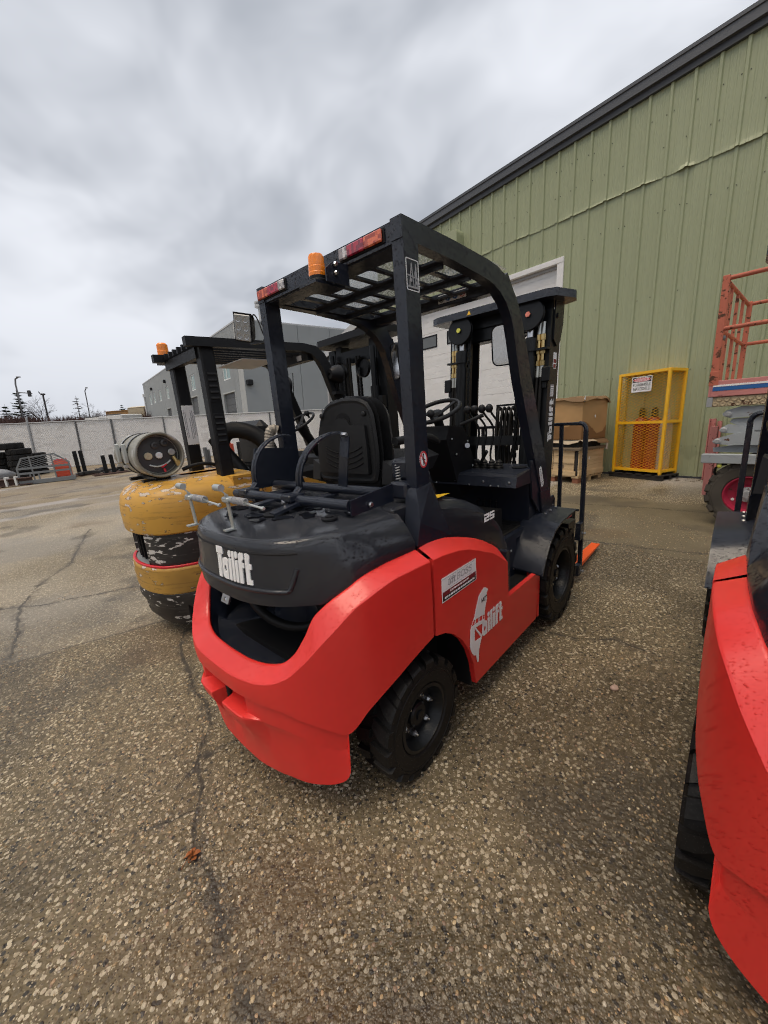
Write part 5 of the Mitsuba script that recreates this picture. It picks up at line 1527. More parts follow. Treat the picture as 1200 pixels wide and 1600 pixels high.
# beacon
bc = number(fl + '__beacon')
bcx, bcy = .085, -.094
part(bc, 'bracket', cat(bx(bcx - .055, .182, bcy - .05, bcy + .055, 1.986, 1.996), bx(bcx + .02, bcx + .03, bcy - .075, bcy - .062, 1.986, 2.059), prism_xz([(.06, 1.986), (.18, 1.986), (.18, 2.064), (.10, 2.059), (.085, 2.05), (.06, 2.03)], bcy - .080, bcy - .074)), 'navy_paint', False)
part(bc, 'base', cat(lathe([(.038, 1.996), (.038, 2.008), (.034, 2.012), (.034, 2.024), (.001, 2.024)], 28, 'z', (bcx, bcy, 0)), bx(bcx - .03, bcx + .03, bcy - .012, bcy + .012, 1.996, 2.010)), 'matte_black', 30)
part(bc, 'lens', lathe([(.034, 2.024), (.0345, 2.036), (.033, 2.038), (.0335, 2.056), (.032, 2.058), (.0325, 2.068), (.0312, 2.071), (.031, 2.092), (.027, 2.101), (.016, 2.105), (.001, 2.105)], 32, 'z', (bcx, bcy, 0)), 'beacon_plastic', 28)
for z in (2.019, 2.049):
    part(bc, 'bracket_bolt', bolt((bcx + .02, bcy - .082, z), (0, -1, 0), .010, .014), 'steel', False)
# work lamp on the left post
wl = number(fl + '__work_lamp')
Rw = rot([0, 0, 1], 26) @ rot([0, 1, 0], -14) @ rot([1, 0, 0], 14)
wp = np.array([.20, .70, 2.005])
part(wl, 'housing', xf(hull([(-.015, -.055, -.075), (-.015, .055, -.075), (-.015, -.055, .075), (-.015, .055, .075), (.05, -.035, -.05), (.05, .035, -.05), (.05, -.035, .05), (.05, .035, .05)]), Rw, wp), 'matte_black', 25)
mat('lamp_glass', (0.30, 0.31, 0.31), 0.12, spec=0.7)
part(wl, 'lens', xf(bx(-.022, -.015, -.048, .048, -.066, .066, .006), Rw, wp), 'lamp_glass', 25)
for y in (-.022, .022):
    for z in (-.042, .0, .042):
        part(wl, 'led', xf(lathe([(.015, -.0235), (.012, -.022), (.001, -.0215)], 14, 'x', (0, y, z)), Rw, wp), 'steel', 30)
part(wl, 'bracket', cat(beam(wp + np.array([.02, -.02, -.085]), wp + np.array([.02, -.13, -.10]), .03, .006), bx(.19, .25, YL, YL + .012, 1.86, 2.03), beam((.22, YL + .01, 1.90), wp + np.array([.02, -.03, -.09]), .03, .006), bolt((.19, YL + .006, 1.9), (-1, 0, 0), .012, .012), bolt((.19, YL + .006, 1.985), (-1, 0, 0), .012, .012)), 'matte_black', False)
part(wl, 'cable', tube(spline([(.23, .66, 2.03), (.21, .60, 2.05), (.20, .55, 2.0), (.19, .52, 1.96), (.19, .505, 1.93)], 16), .004, 6), 'rubber', 40)
# mirrors
for s, y, x in ((-1, -.335, 1.22), (1, .335, 1.05)):
    mr = number(fl + '__mirror')
    oval = rrect(-.066, .066, -.112, .112, .04)
    Rm_ = rot([0, 0, 1], 4 if s < 0 else -30) @ rot([0, 1, 0], -4.7)
    pos = np.array([x, y, 1.815])
    part(mr, 'shell', xf(cat(prism_yz(oval, 0.0, .035)), Rm_, pos), 'matte_black', 25)
    part(mr, 'mirror_rim', xf(prism_yz(oval.difference(oval.buffer(-.006)), -.006, 0.0), Rm_, pos), 'matte_black', 25)
    part(mr, 'glass', xf(prism_yz(oval.buffer(-.007), -.003, -.0005), Rm_, pos), 'mirror_glass', False)
    part(mr, 'arm', tube([pos + Rm_ @ np.array([.03, 0, .0]), pos + np.array([.06, s * .05, .02]), (x + .08 + (.02 if s < 0 else 0), s * .43, 1.86)], .008, 8), 'matte_black', 40)
# stickers on the guard
frame_st = rrect(.183, .257, 1.905, 2.010, .006)
part(og, 'load_sticker', prism_xz(frame_st.difference(frame_st.buffer(-.003)), YR - .0012, YR), 'white_decal', False)
part(og, 'load_pictogram', prism_xz(unary_union([LineString([(.20, 1.92), (.215, 1.995), (.225, 1.92)]).buffer(.0022), LineString([(.235, 1.92), (.240, 1.995), (.248, 1.92)]).buffer(.0022), LineString([(.19, 1.955), (.25, 1.95)]).buffer(.0022), sbox(.19, 1.915, .252, 1.921), Point(.21, 1.94).buffer(.006), Point(.24, 1.935).buffer(.006), sbox(.232, 1.955, .244, 1.972)]), YR - .0012, YR), 'grey_decal', False)
c_ = Point(.228, 1.287); r1 = c_.buffer(.030)
e_ = lambda g: affinity.scale(g, .85, 1.15, origin=(.228, 1.287))
part(og, 'no_rider_sticker', prism_xz(e_(r1), YR - .0010, YR), 'white_decal', False)
part(og, 'no_rider_ring', prism_xz(e_(unary_union([r1.difference(c_.buffer(.024)), LineString([(.208, 1.308), (.248, 1.266)]).buffer(.0028).intersection(r1)])), YR - .0016, YR - .0010), 'red_decal', False)
part(og, 'no_rider_figure', prism_xz(e_(unary_union([sbox(.224, 1.275, .231, 1.298), Point(.228, 1.304).buffer(.005), LineString([(.215, 1.29), (.24, 1.285)]).buffer(.002), LineString([(.222, 1.268), (.228, 1.28), (.238, 1.266)]).buffer(.002)])), YR - .0016, YR - .0010), 'black_decal', False)
pi = part(og, 'safety_sticker', prism_yz(sbox(-.240, 2.058, -.062, 2.100), .982, .984), 'white_decal', False)
for k, mt in enumerate(('red_decal', 'blue_decal', 'blue_decal', 'black_decal')):
    cy = -.218 + .045 * k
    cc = Point(cy, 2.079)
    g = cc.buffer(.017) if mt == 'blue_decal' else cc.buffer(.017).difference(cc.buffer(.0135))
    part(pi, 'pictogram', prism_yz(g, .980, .982), mt, False)
    part(pi, 'figure', prism_yz(unary_union([sbox(cy - .004, 2.070, cy + .004, 2.085), Point(cy, 2.087).buffer(.004)]) if mt != 'black_decal' else unary_union([Point(cy, 2.08).buffer(.009).difference(Point(cy, 2.076).buffer(.006)), sbox(cy - .008, 2.068, cy + .008, 2.074)]), .9785, .9800), 'white_decal' if mt == 'blue_decal' else 'black_decal', False)

# ---- mast (leans forward a little), carriage, backrest, forks
MY = .043


def lean(m):
    m = m.copy(); v = np.array(m.vertices); v[:, 0] += .10 * (v[:, 2] - 1.05); v[:, 1] += MY; m.vertices = v; return m


ms = number(fl + '__mast')


def mpart(nm, m, mt='mast_black', sm=False, label=None):
    return part(ms, nm, lean(m), mt, sm)


for s in (-1, 1):
    def by(y0, y1): return (min(s * y0, s * y1), max(s * y0, s * y1))
    a_, b_ = by(.375, .403)
    web = bx(1.845, 1.985, a_, b_, .12, 2.10)
    f1 = bx(1.82, 1.845, *by(.305, .403), .12, 2.10); f2 = bx(1.985, 2.010, *by(.305, .403), .12, 2.10)
    mpart('outer_rail', cat(web, f1, f2))
    mpart('inner_rail', cat(bx(1.865, 1.965, *by(.275, .300), .16, 2.16), bx(1.848, 1.864, *by(.225, .300), .16, 2.16), bx(1.966, 1.982, *by(.225, .300), .16, 2.16)))
    cy = s * .277 if s > 0 else -.277
    cy = s * .275
    mpart('lift_cylinder', cat(cyl((1.79, cy, .35), (1.79, cy, 1.35), .040, 22), cyl((1.79, cy, 1.35), (1.79, cy, 1.80), .046, 22), cyl((1.79, cy, 1.80), (1.79, cy, 1.835), .040, 22), cyl((1.79, cy, 1.835), (1.79, cy, 1.92), .052, 22), cyl((1.79, cy, 1.92), (1.79, cy, 1.93), .03, 16)), 'mast_black', 30)
    mpart('piston_rod', cyl((1.79, cy, 1.93), (1.79, cy, 2.07), .024, 16), 'steel', 30)
    mpart('chain_sheave', xf(lathe([(.104, -.014), (.104, -.008), (.094, -.005), (.094, .005), (.104, .008), (.104, .014), (.001, .014)], 36, 'x'), None, (1.752, cy, 2.075)), 'mast_black', 30)
    mpart('sheave_face', xf(lathe([(.103, -.016), (.10, -.018), (.001, -.018)], 36, 'x'), None, (1.752, cy, 2.075)), 'mast_black', 30)
    mpart('sheave_pin', xf(lathe([(.020, -.030), (.017, -.036), (.001, -.036)], 6, 'x'), None, (1.752, cy, 2.075)), 'pink_pin' if s < 0 else 'yellow_pin', False)
    # leaf chains
    links = []
    for k in range(58):
        z = .30 + k * .03
        for dy in (-.011, 0, .011) if k % 2 else (-.0055, .0055):
            links.append(bx(1.78 - .012, 1.78 + .012, s * .20 + dy - .002, s * .20 + dy + .002, z - .017, z + .017))
    mpart('lift_chain', cat(links), 'mast_black')
    # hydraulic hose with brass fittings down the side
    for j, dy in enumerate((.335, .362)):
        y = s * dy
        hp = spline([(1.80, y, 1.66), (1.79, y, 1.3), (1.80, y + s * .004, .9), (1.84, y, .5)], 30)
        mpart('hydraulic_hose', tube(hp, .0115, 10), 'rubber', 40)
        fz = 1.66
        mpart('hose_ferrule', cat(cyl((1.80, y, 1.655), (1.80, y, 1.73), .0125, 12)), 'zinc', 30)
        mpart('brass_fitting', cat(cyl((1.80, y, 1.732), (1.80, y, 1.765), .017, 6), cyl((1.80, y, 1.768), (1.80, y, 1.81), .012, 10), cyl((1.80, y, 1.812), (1.80, y, 1.84), .018, 6), cyl((1.80, y, 1.842), (1.80, y, 1.90), .012, 10), cyl((1.80, y, 1.902), (1.80, y, 1.94), .017, 6)), 'brass', 30)
        mpart('steel_coupling', cat(cyl((1.80, y, 1.942), (1.80, y, 2.02), .013, 12)), 'zinc', 30)
    mpart('hose_clamp_plate', bx(1.77, 1.84, *by(.30, .405), 1.835, 1.85), 'mast_black')
    mpart('valve_block', cat(bx(1.77, 1.84, *by(.372, .43), 1.62, 1.72, .006), cyl((1.80, s * .385, 1.58), (1.80, s * .385, 1.63), .016, 12)), 'mast_black')
    mpart('tilt_bracket', cat(bx(1.70, 1.83, *by(.31, .36), .52, .64), cyl((1.45, s * .335, .62), (1.76, s * .335, .58), .04, 16)), 'mast_black', 30)
    mpart('rail_bolt', cat(bolt((1.90, s * .405, 2.06), (0, s, 0), .02, .02)), 'mast_black')
# top plate with clipped corners and the tie beams
plate = Polygon([(1.70, .46), (1.70, -.40), (1.73, -.46), (1.93, -.52), (2.02, -.50), (2.06, -.42), (2.06, .42), (2.02, .50), (1.90, .52), (1.73, .52)])
mpart('top_plate', prism_xy(plate, 2.155, 2.205), 'navy_paint')
tw = Polygon([(0, 0), (.034, 0), (.017, .03)])
mpart('warning_triangle', prism_yz(affinity.translate(tw, .155, 2.166), 1.698, 1.6995), 'yellow_decal')
mpart('upper_tie_beam', cat(bx(1.86, 2.0, -.30, .30, 1.98, 2.10, .01), bx(1.84, 1.87, -.40, .40, 2.08, 2.155)), 'mast_black')
for z0, z1 in ((.30, .44), (1.18, 1.25), (.12, .2)):
    mpart('lower_tie_beam', bx(1.83, 1.86, -.40, .40, z0, z1), 'mast_black')
for s in (-1, 1):
    mpart('top_gusset', prism_xz([(1.86, 2.155), (2.03, 2.155), (2.03, 2.02), (1.99, 1.90), (1.93, 1.86), (1.86, 1.90)], s * .405, s * .415), 'mast_black')
# middle hose reel with four looped hoses
hg = []
mpart('hose_guard', cat(bx(1.99, 2.03, -.115, .055, 1.475, 1.49), bx(1.99, 2.03, -.125, -.112, 1.12, 1.49), bx(1.99, 2.03, .050, .063, 1.12, 1.49), cyl((2.0, -.12, 1.38), (2.0, -.15, 1.38), .014, 10)), 'mast_black')
for k in range(4):
    y = -.085 + .036 * k
    mpart('looped_hose', tube(spline([(1.90, y - .05, .75), (1.90, y - .02, 1.1), (1.93, y, 1.36), (1.97, y, 1.462), (2.02, y, 1.44), (2.05, y, 1.25), (2.06, y, .8)], 30), .0115, 10), 'rubber', 40)
mpart('free_lift_cylinder', cat(cyl((1.95, -.03, .18), (1.95, -.03, .95), .05, 22), cyl((1.95, -.03, .95), (1.95, -.03, 1.30), .022, 16)), 'mast_black', 30)
links = []
for k in range(24):
    z = .45 + k * .03
    for dy in (-.011, 0, .011) if k % 2 else (-.0055, .0055):
        links.append(bx(2.03, 2.054, -.02 + dy - .002, -.02 + dy + .002, z - .017, z + .017))
mpart('carriage_chain', cat(links))
# lettering and labels on the right outer rail
YMR = -.4035
wm = []
for g in WORD:
    q = affinity.affine_transform(g, [0, -.075, .135, 0, 1.955, 1.20])     # reads upwards
    wm.append(q)
m = cat([prism_xz(g, YMR - .0015, YMR) for q in wm for g in getattr(q, 'geoms', [q]) if g.area > 1e-8])
mpart('rail_lettering', m, 'white_decal')
mpart('rail_label', prism_xz(sbox(1.875, 1.515, 1.945, 1.60), YMR - .001, YMR), 'grey_decal')
mpart('rail_label_lines', prism_xz(unary_union([sbox(1.882, 1.522 + .015 * k, 1.938, 1.530 + .015 * k) for k in range(5)]), YMR - .0016, YMR - .001), 'white_decal')
mpart('rail_warning', prism_xz(sbox(1.90, 1.71, 1.965, 1.82), YMR - .001, YMR), 'white_decal')
mpart('rail_warning_red', prism_xz(unary_union([sbox(1.907, 1.715 + .034 * k, 1.958, 1.741 + .034 * k) for k in range(2)]), YMR - .0016, YMR - .001), 'maroon_decal')
part(og, 'leg_label', prism_xz(affinity.rotate(rrect(1.50, 1.545, .93, 1.075, .018), 22, origin='center'), YR - .0012, YR), 'white_decal', False)
part(og, 'leg_label_marks', prism_xz(unary_union([affinity.rotate(affinity.translate(Point(0, 0).buffer(.011).difference(Point(0, 0).buffer(.008)), 1.522 + (k - 2) * -.0, .955 + .024 * k), 22, origin=(1.522, 1.0)) for k in range(5)]), YR - .0018, YR - .0012), 'grey_decal', False)
# carriage, load backrest, forks
cg = number(fl + '__carriage')


def cpart(nm, m, mt='mast_black', sm=False):
    m = m.copy(); v = np.array(m.vertices); v[:, 1] += .01; m.vertices = v
    return part(cg, nm, m, mt, sm)


cpart('fork_bar', cat(bx(2.12, 2.16, -.50, .50, .47, .57, .006)))
cpart('fork_bar', cat(bx(2.12, 2.16, -.50, .50, .10, .19, .006)))
cpart('carriage_plate', cat(bx(2.0, 2.12, -.26, -.22, .08, .60), bx(2.0, 2.12, .22, .26, .08, .60)))
for y in (-.45, .39):
    sg = 1
    blade = [(2.19, .085), (2.19, .045), (2.22, .035), (3.10, .045), (3.10, .057), (2.24, .085)]
    cpart('fork_shank', bx(2.16, 2.195, y - .052, y + .052, .112, .62, .003))
    k_ = prism_xz([(2.16, .11), (2.197, .11), (2.21, .085), (3.10, .060), (3.10, .048), (2.20, .042), (2.165, .06), (2.16, .10)], y - .052, y + .052)
    v = np.array(k_.vertices); tipm = v[:, 0] > 3.0; v[tipm, 1] = y + (v[tipm, 1] - y) * .72; k_.vertices = v
    cpart('fork', k_, 'orange_fork')
    cpart('fork_hook', cat(bx(2.11, 2.165, y - .05, y + .05, .572, .622), bx(2.11, 2.165, y - .05, y + .05, .066, .098)), 'mast_black')
lb = number(fl + '__load_backrest')
for y0, y1 in ((-.512, -.545),):
    pass
for y in (-.525, .525):
    part(lb, 'side_bar', bx(2.238, 2.268, y - .016, y + .016, .07, 1.245, .004), 'navy_paint', False)
for y in (-.345, -.15, .15, .345):
    part(lb, 'upright', bx(2.240, 2.265, y - .014, y + .014, .60, 1.288, .003), 'navy_paint', False)
top = spline([(2.2525, -.525, 1.235), (2.2525, -.522, 1.268), (2.2525, -.508, 1.290), (2.2525, -.475, 1.302)], 10)
part(lb, 'top_bar', cat(bx(2.238, 2.268, -.48, .48, 1.288, 1.312, .004), *[tube(np.array(top) * [1, s, 1], .0165, 8) for s in (1, -1)]), 'navy_paint', 30)
part(lb, 'lower_bar', cat(bx(2.242, 2.264, -.50, .50, .600, .616)), 'navy_paint', False)
for y0 in (-.545, .505):
    for z0, z1 in ((.38, .52), (.07, .16)):
        part(lb, 'bracket', bx(2.16, 2.236, y0, y0 + .04, z0, z1), 'navy_paint', False)
for s in (-1, 1):
    for z in (.42, .09):
        part(lb, 'bracket_bolt', bolt((2.25, s * .547, z), (0, s, 0), .013, .014), 'steel', False)

# ------------------------------------------------------------------ second red forklift at the right edge: the same kind
for i in range(1):
    copy_thing(fl, 'red_forklift', 'red and charcoal forklift cut off by the right edge of the picture', yard_frame(1.358, 0.638, 42.8), skip=('work_lamp', 'snorkel_hose', 'bottle_bracket', 'toggle_clamp'))

# ================================================================== YELLOW FORKLIFT
YM = yard_frame(-1.38, 3.18, 46.0)


def wear(base, dark, chip, chip2, s=1.0, amount=0.5):
    def fn(p, n, uv):
        x, y, z = p.x, p.y, p.z
        k = FB(x * 3 * s, y * 3 * s, z * 3 * s, 4)
        c = MX(base, dark, SS(0.35, 0.75, k) * .7)
        sc_ = FB((x + y) * 6, (y - x) * 6, z * 70, 3)                 # horizontal scrapes
        c = MX(c, dark, SS(0.58, 0.66, sc_) * .6)
        q = FB(x * 19 * s, y * 19 * s, z * 40 * s, 4); big = FB(x * 3.5 + 4, y * 3.5, z * 4, 2)
        th = 0.72 - amount * 0.22 * SS(0.4, 0.7, big)
        c = MX(c, chip2, SS(th - .035, th - .015, q))
        c = MX(c, chip, SS(th, th + .015, q))
        return c
    return mikit.proc(fn)


mat('worn_yellow', wear((0.50, 0.275, 0.045), (0.34, 0.18, 0.035), (0.46, 0.39, 0.31), (0.13, 0.065, 0.03), 1.0, .7), 0.42, spec=0.4)
mat('worn_yellow_band', wear((0.42, 0.235, 0.045), (0.22, 0.125, 0.03), (0.46, 0.40, 0.34), (0.10, 0.06, 0.03), 1.0, 1.0), 0.5, spec=0.4)
mat('worn_black', wear((0.020, 0.018, 0.018), (0.045, 0.042, 0.04), (0.50, 0.48, 0.45), (0.07, 0.065, 0.06), 1.0, .72), 0.45, spec=0.4)
yf = thing('yellow_forklift', 'scuffed yellow and black forklift with peeling paint left of the red forklift', 'forklift', YM)
_yp = [(.20, -.50), (-.10, -.50), (-.30, -.485), (-.44, -.44), (-.54, -.36), (-.60, -.24), (-.63, -.11), (-.638, 0)]
_yp = np.array(_yp + [(x, -y) for x, y in _yp[:-1]][::-1])
_ys = np.r_[0, np.cumsum(np.linalg.norm(np.diff(_yp, axis=0), axis=1))]
YSC = np.linspace(0, _ys[-1], 90); YPL = PchipInterpolator(_ys, _yp)(YSC)
_t = np.gradient(YPL, axis=0); YNR = np.stack([_t[:, 1], -_t[:, 0]], 1); YNR /= np.linalg.norm(YNR, axis=1, keepdims=True)
if YNR[45][0] < 0: YNR = -YNR


def yoff(o, z, sl=slice(None)):
    o = np.broadcast_to(o, YSC.shape)
    return np.column_stack([YPL + YNR * o[:, None], np.broadcast_to(z, YSC.shape)])[sl]


fs = np.clip((YSC[-1] - np.abs(YSC * 2 - YSC[-1])) / 2 / .35, 0, 1)       # 0 at the front ends of the casting, 1 behind
zl = .80 + .0 * YSC
up = np.stack([yoff(.10, zl), yoff(.02, zl), yoff(.004, zl + .012), yoff(0, zl + .05), yoff(0, zl + .14), yoff(.006, zl + .20), yoff(.022, zl + .255), yoff(.055, zl + .295), yoff(.11, zl + .322), yoff(.19, zl + .336)])
cap = up[-1].copy(); cap[:, 1] *= .25; cap[:, 0] = np.maximum(cap[:, 0] * .6, -.3) + .05; cap[:, 2] = 1.15
ycw = part(yf, 'counterweight', loft(np.concatenate([up, cap[None]])), 'worn_yellow', 30)
part(ycw, 'closing_face', bx(.0, .19, -.47, .47, .35, 1.13), 'worn_yellow', False)
lowr = np.stack([yoff(.02, .565), yoff(.012, .56), yoff(.004, .552), yoff(0, .54), yoff(0, .42), yoff(.004, .372)])
part(ycw, 'yellow_band', loft(lowr), 'worn_yellow_band', 30)
part(ycw, 'red_pinstripe', loft(np.stack([yoff(.012, .562), yoff(.010, .574), yoff(.016, .578), yoff(.03, .575)])), 'red_decal', 30)
blk = np.stack([yoff(.012, .372), yoff(.004, .366), yoff(.004, .30), yoff(.03, .235), yoff(.035, .16), yoff(.075, .10), yoff(.16, .08)])
part(ycw, 'black_bumper', loft(blk), 'worn_black', 30)
# dark middle band, with the open slots at the left half
md = np.stack([yoff(.03, .575), yoff(.022, .60), yoff(.022, .79), yoff(.03, .81)])
c0_, c1_ = 37, 56
for sl in (slice(0, c0_), slice(c1_, 90)):
    part(ycw, 'black_band', loft(md[:, sl]), 'worn_black', 30)
for e_i in (c0_ - 1, c1_):
    q = YPL[e_i] + YNR[e_i] * .022; q2 = q + YNR[e_i] * .2
    part(ycw, 'band_cheek', mesh([(*q, .575), (*q2, .575), (*q2, .81), (*q, .81)], [(0, 1, 2, 3)]), 'worn_black', False)
part(ycw, 'slot_recess', loft(np.stack([yoff(.02, .565), yoff(.16, .60), yoff(.19, .80), yoff(.03, .812)])[:, c0_ - 1:c1_ + 1]), 'grey_paint', 30)
for i in range(c0_ + 2, c1_, 3):
    q = YPL[i] + YNR[i] * .06; q2 = YPL[i] + YNR[i] * .16
    part(ycw, 'slot_fin', hull([(*(p_ + [0, d_]), z_) for p_ in (q, q2) for d_ in (-.006, .006) for z_ in (.585, .805)]), 'deep_black', False)
for s in (-1, 1):
    part(yf, 'side_panel', prism_xz([(.212, .20), (1.15, .20), (1.15, .52), (.95, .58), (.80, .95), (.55, 1.05), (.212, 1.10)], min(s * .495, s * .45), max(s * .495, s * .45)), 'worn_yellow', False)
part(yf, 'engine_hood', bx(.20, .85, -.45, .45, .9, 1.10, .03), 'matte_black', 30)
part(yf, 'chassis', bx(-.45, 1.2, -.42, .42, .15, .56), 'deep_black', False)
for s in (-1, 1):
    y0, y1 = min(s * .255, s * .355), max(s * .255, s * .355)
    part(yf, 'post', bx(-.030, .070, y0, y1, 1.06, 2.04, .01), 'matte_black', False)
    if s < 0:
        for z0 in (1.66, 1.36):
            part(yf, 'vent_plate', bx(-.018, .058, y0 - .005, y0 + .001, z0, z0 + .22, .002), 'matte_black', False)
            for k in range(5):
                part(yf, 'vent_slot', xf(bx(-.030, .030, -.006, .004, -.008, .008), rot([1, 0, 0], -28), (.02, y0 - .0055, z0 + .028 + k * .041)), 'deep_black', False)
    part(yf, 'seam_plate', bx(-.031, .071, y0 - .001, y0 + .002, 1.24, 1.245), 'deep_black', False)
    rail = [(-.13, 2.085), (.80, 2.100), (.92, 2.085), (1.0, 2.03), (1.06, 1.93), (1.10, 1.80), (1.25, 1.40), (1.40, .95)]
    rin = [(-.13, 2.025), (.78, 2.04), (.87, 2.02), (.93, 1.97), (.98, 1.89), (1.02, 1.78), (1.17, 1.39), (1.31, .95)]
    part(yf, 'guard_rail', prism_xz(Polygon(rail + rin[::-1]).buffer(0), min(s * .40, s * .345), max(s * .40, s * .345)), 'matte_black', 25)
    lm_ = number(yf + '__work_lamp')
    c0 = np.array([1.10, s * .42, 1.86])
    part(lm_, 'bowl', xf(lathe([(.012, -.09), (.04, -.085), (.065, -.05), (.078, .0), (.080, .012), (.001, .012)], 28, 'x'), None, c0), 'matte_black', 32)
    part(lm_, 'bracket', cat(tube([c0 + [-.02, 0, -.07], c0 + [.0, -s * .02, -.13], c0 + [-.02, -s * .06, -.15]], .014, 8), bx(c0[0] - .06, c0[0] + .05, c0[1] - .03, c0[1] + .03, c0[2] - .17, c0[2] - .145)), 'matte_black', 35)
    part(lm_, 'guard_wire', tube([c0 + [.03, -.05, -.11], c0 + [.05, -.05, .11], c0 + [.05, .05, .11], c0 + [.03, .05, -.11]], .004, 6), 'matte_black', 40)
part(yf, 'rear_beam', cat(beam((-.02, -.30, 2.0), (-.02, .38, 2.0), .05, .07)), 'matte_black', False)
for k in range(7):
    part(yf, 'roof_bar', bx(-.06, .95, -.30 + k * .10 - .012, -.30 + k * .10 + .012, 2.04, 2.085), 'matte_black', False)
part(yf, 'front_beam', bx(.86, .93, -.345, .345, 1.98, 2.06), 'matte_black', False)
part(yf, 'roof_label', bx(.852, .858, -.26, -.19, 1.99, 2.03), 'grey_decal', False)
part(yf, 'roof_sheet', bx(.30, .62, -.30, .20, 1.972, 1.978), 'alu_cap', False)
yb = number(yf + '__beacon')
part(yb, 'bracket', cat(bx(-.06, .04, .37, .53, 2.03, 2.05), bx(-.03, .02, .34, .40, 1.98, 2.035)), 'matte_black', False)
part(yb, 'base', lathe([(.050, 2.05), (.048, 2.075), (.001, 2.075)], 24, 'z', (-.01, .475, 0)), 'lens_white', 30)
part(yb, 'lens', lathe([(.045, 2.076), (.045, 2.10), (.043, 2.102), (.044, 2.135), (.042, 2.137), (.042, 2.185), (.03, 2.198), (.001, 2.20)], 28, 'z', (-.01, .475, 0)), 'beacon_plastic', 28)
part(yf, 'data_placard', bx(-.025, .066, .250, .2545, 1.36, 1.68, .001), 'white_decal', False)
for x_ in (-.02, -.008, .02, .034, .046, .058):
    part(yf, 'placard_print', bx(x_, x_ + .005, .2488, .250, 1.40 + jr2.uniform(0, .05), 1.62 + jr2.uniform(-.05, .03)), 'grey_decal', False)
part(yf, 'intake_duct', tube(spline([(.22, .05, 1.14), (.16, .06, 1.30), (.20, .02, 1.43), (.30, -.14, 1.44), (.38, -.26, 1.36), (.42, -.30, 1.2)], 24), .068, 16), 'rubber', 40)
part(yf, 'air_cleaner', cat(tube([(.14, .06, 1.40), (.16, .02, 1.30), (.26, -.1, 1.10)], [.07, .06, .05], 16)), 'matte_black', 35)
part(yf, 'seat', cat(bx(.38, .50, -.22, .22, 1.12, 1.52, .05), bx(.40, .85, -.22, .22, 1.10, 1.22, .04)), 'vinyl', 30)
ysw = number(yf + '__steering_wheel')
wc2 = np.array([.93, .04, 1.47]); tl2 = rot([0, 1, 0], -30)
part(ysw, 'rim', tube([wc2 + tl2 @ np.array([.17 * math.cos(t), .17 * math.sin(t), 0]) for t in np.linspace(0, 2 * np.pi, 41)[:-1]], .013, 10, closed=True), 'vinyl', 40)
for a_ in (30, 150, 270):
    part(ysw, 'spoke', beam(wc2 - tl2[:, 2] * .03, wc2 + tl2 @ np.array([.165 * math.cos(math.radians(a_)), .165 * math.sin(math.radians(a_)), 0]), .025, .01), 'matte_black', False)
part(ysw, 'knob', cat(sphere(wc2 + tl2 @ np.array([.08, -.10, .05]), .026, 2), cyl(wc2 + tl2 @ np.array([.08, -.10, 0]), wc2 + tl2 @ np.array([.08, -.10, .04]), .01, 8)), 'vinyl', 40)
part(yf, 'steering_column', cat(cyl(wc2 - tl2[:, 2] * .02, (1.16, .04, 1.12), .045, 14), bx(1.08, 1.2, -.38, .38, .6, 1.15, .03)), 'matte_black', 30)
part(yf, 'dash_levers', cat(*[tube([(1.12, -.10 - .05 * k, 1.15), (1.08, -.10 - .05 * k, 1.36)], .008, 6) for k in range(3)], *[sphere((1.08, -.10 - .05 * k, 1.37), .02, 1) for k in range(3)]), 'vinyl', 40)
for s in (-1, 1):
    wheel(yf, (1.22, s * .40, .30), .30, .19, .16, s, 18, .06)
    wheel(yf, (-.05, s * .36, .23), .23, .15, .12, s, 16, .05)
part(yf, 'front_fender', cat(bx(.85, 1.5, .35, .50, .60, .66), bx(.85, 1.5, -.50, -.35, .60, .66)), 'worn_yellow', False)
ym_ = number(yf + '__mast')
MY2 = -.22
for s in (-1, 1):
    part(ym_, 'outer_rail', cat(bx(1.50, 1.66, MY2 + s * .36 - .014, MY2 + s * .36 + .014, .12, 2.16), bx(1.50, 1.53, MY2 + s * .36 - .05, MY2 + s * .36 + .05, .12, 2.16)), 'mast_black', False)
    part(ym_, 'inner_rail', cat(bx(1.52, 1.64, MY2 + s * .25 - .014, MY2 + s * .25 + .014, .15, 2.18), bx(1.50, 1.52, MY2 + s * .25 - .04, MY2 + s * .25 + .04, .15, 2.18)), 'mast_black', False)
    part(ym_, 'lift_cylinder', cat(cyl((1.45, MY2 + s * .30, .3), (1.45, MY2 + s * .30, 1.75), .04, 18), cyl((1.45, MY2 + s * .30, 1.75), (1.45, MY2 + s * .30, 2.1), .025, 14)), 'mast_black', 30)
    part(ym_, 'chain_sheave', lathe([(.09, -.015), (.08, 0), (.09, .015), (.001, .015)], 28, 'x', (1.44, MY2 + s * .17, 1.93)), 'mast_black', 30)
    for k in range(2):
        part(ym_, 'hose', tube([(1.47, MY2 + s * (.05 + .04 * k), .6), (1.47, MY2 + s * (.05 + .04 * k), 2.05)], .012, 8), 'rubber', 40)
    links = [bx(1.43, 1.455, MY2 + s * .12 - .012, MY2 + s * .12 + .012, .5 + k * .03, .5 + k * .03 + (.026)) for k in range(48)]
    part(ym_, 'lift_chain', cat(links), 'mast_black', False)
part(ym_, 'top_plate', prism_xy(Polygon([(1.36, MY2 + .40), (1.36, MY2 - .40), (1.42, MY2 - .50), (1.68, MY2 - .50), (1.72, MY2 - .4), (1.72, MY2 + .4), (1.68, MY2 + .50), (1.42, MY2 + .50)]), 2.19, 2.25), 'matte_black', False)
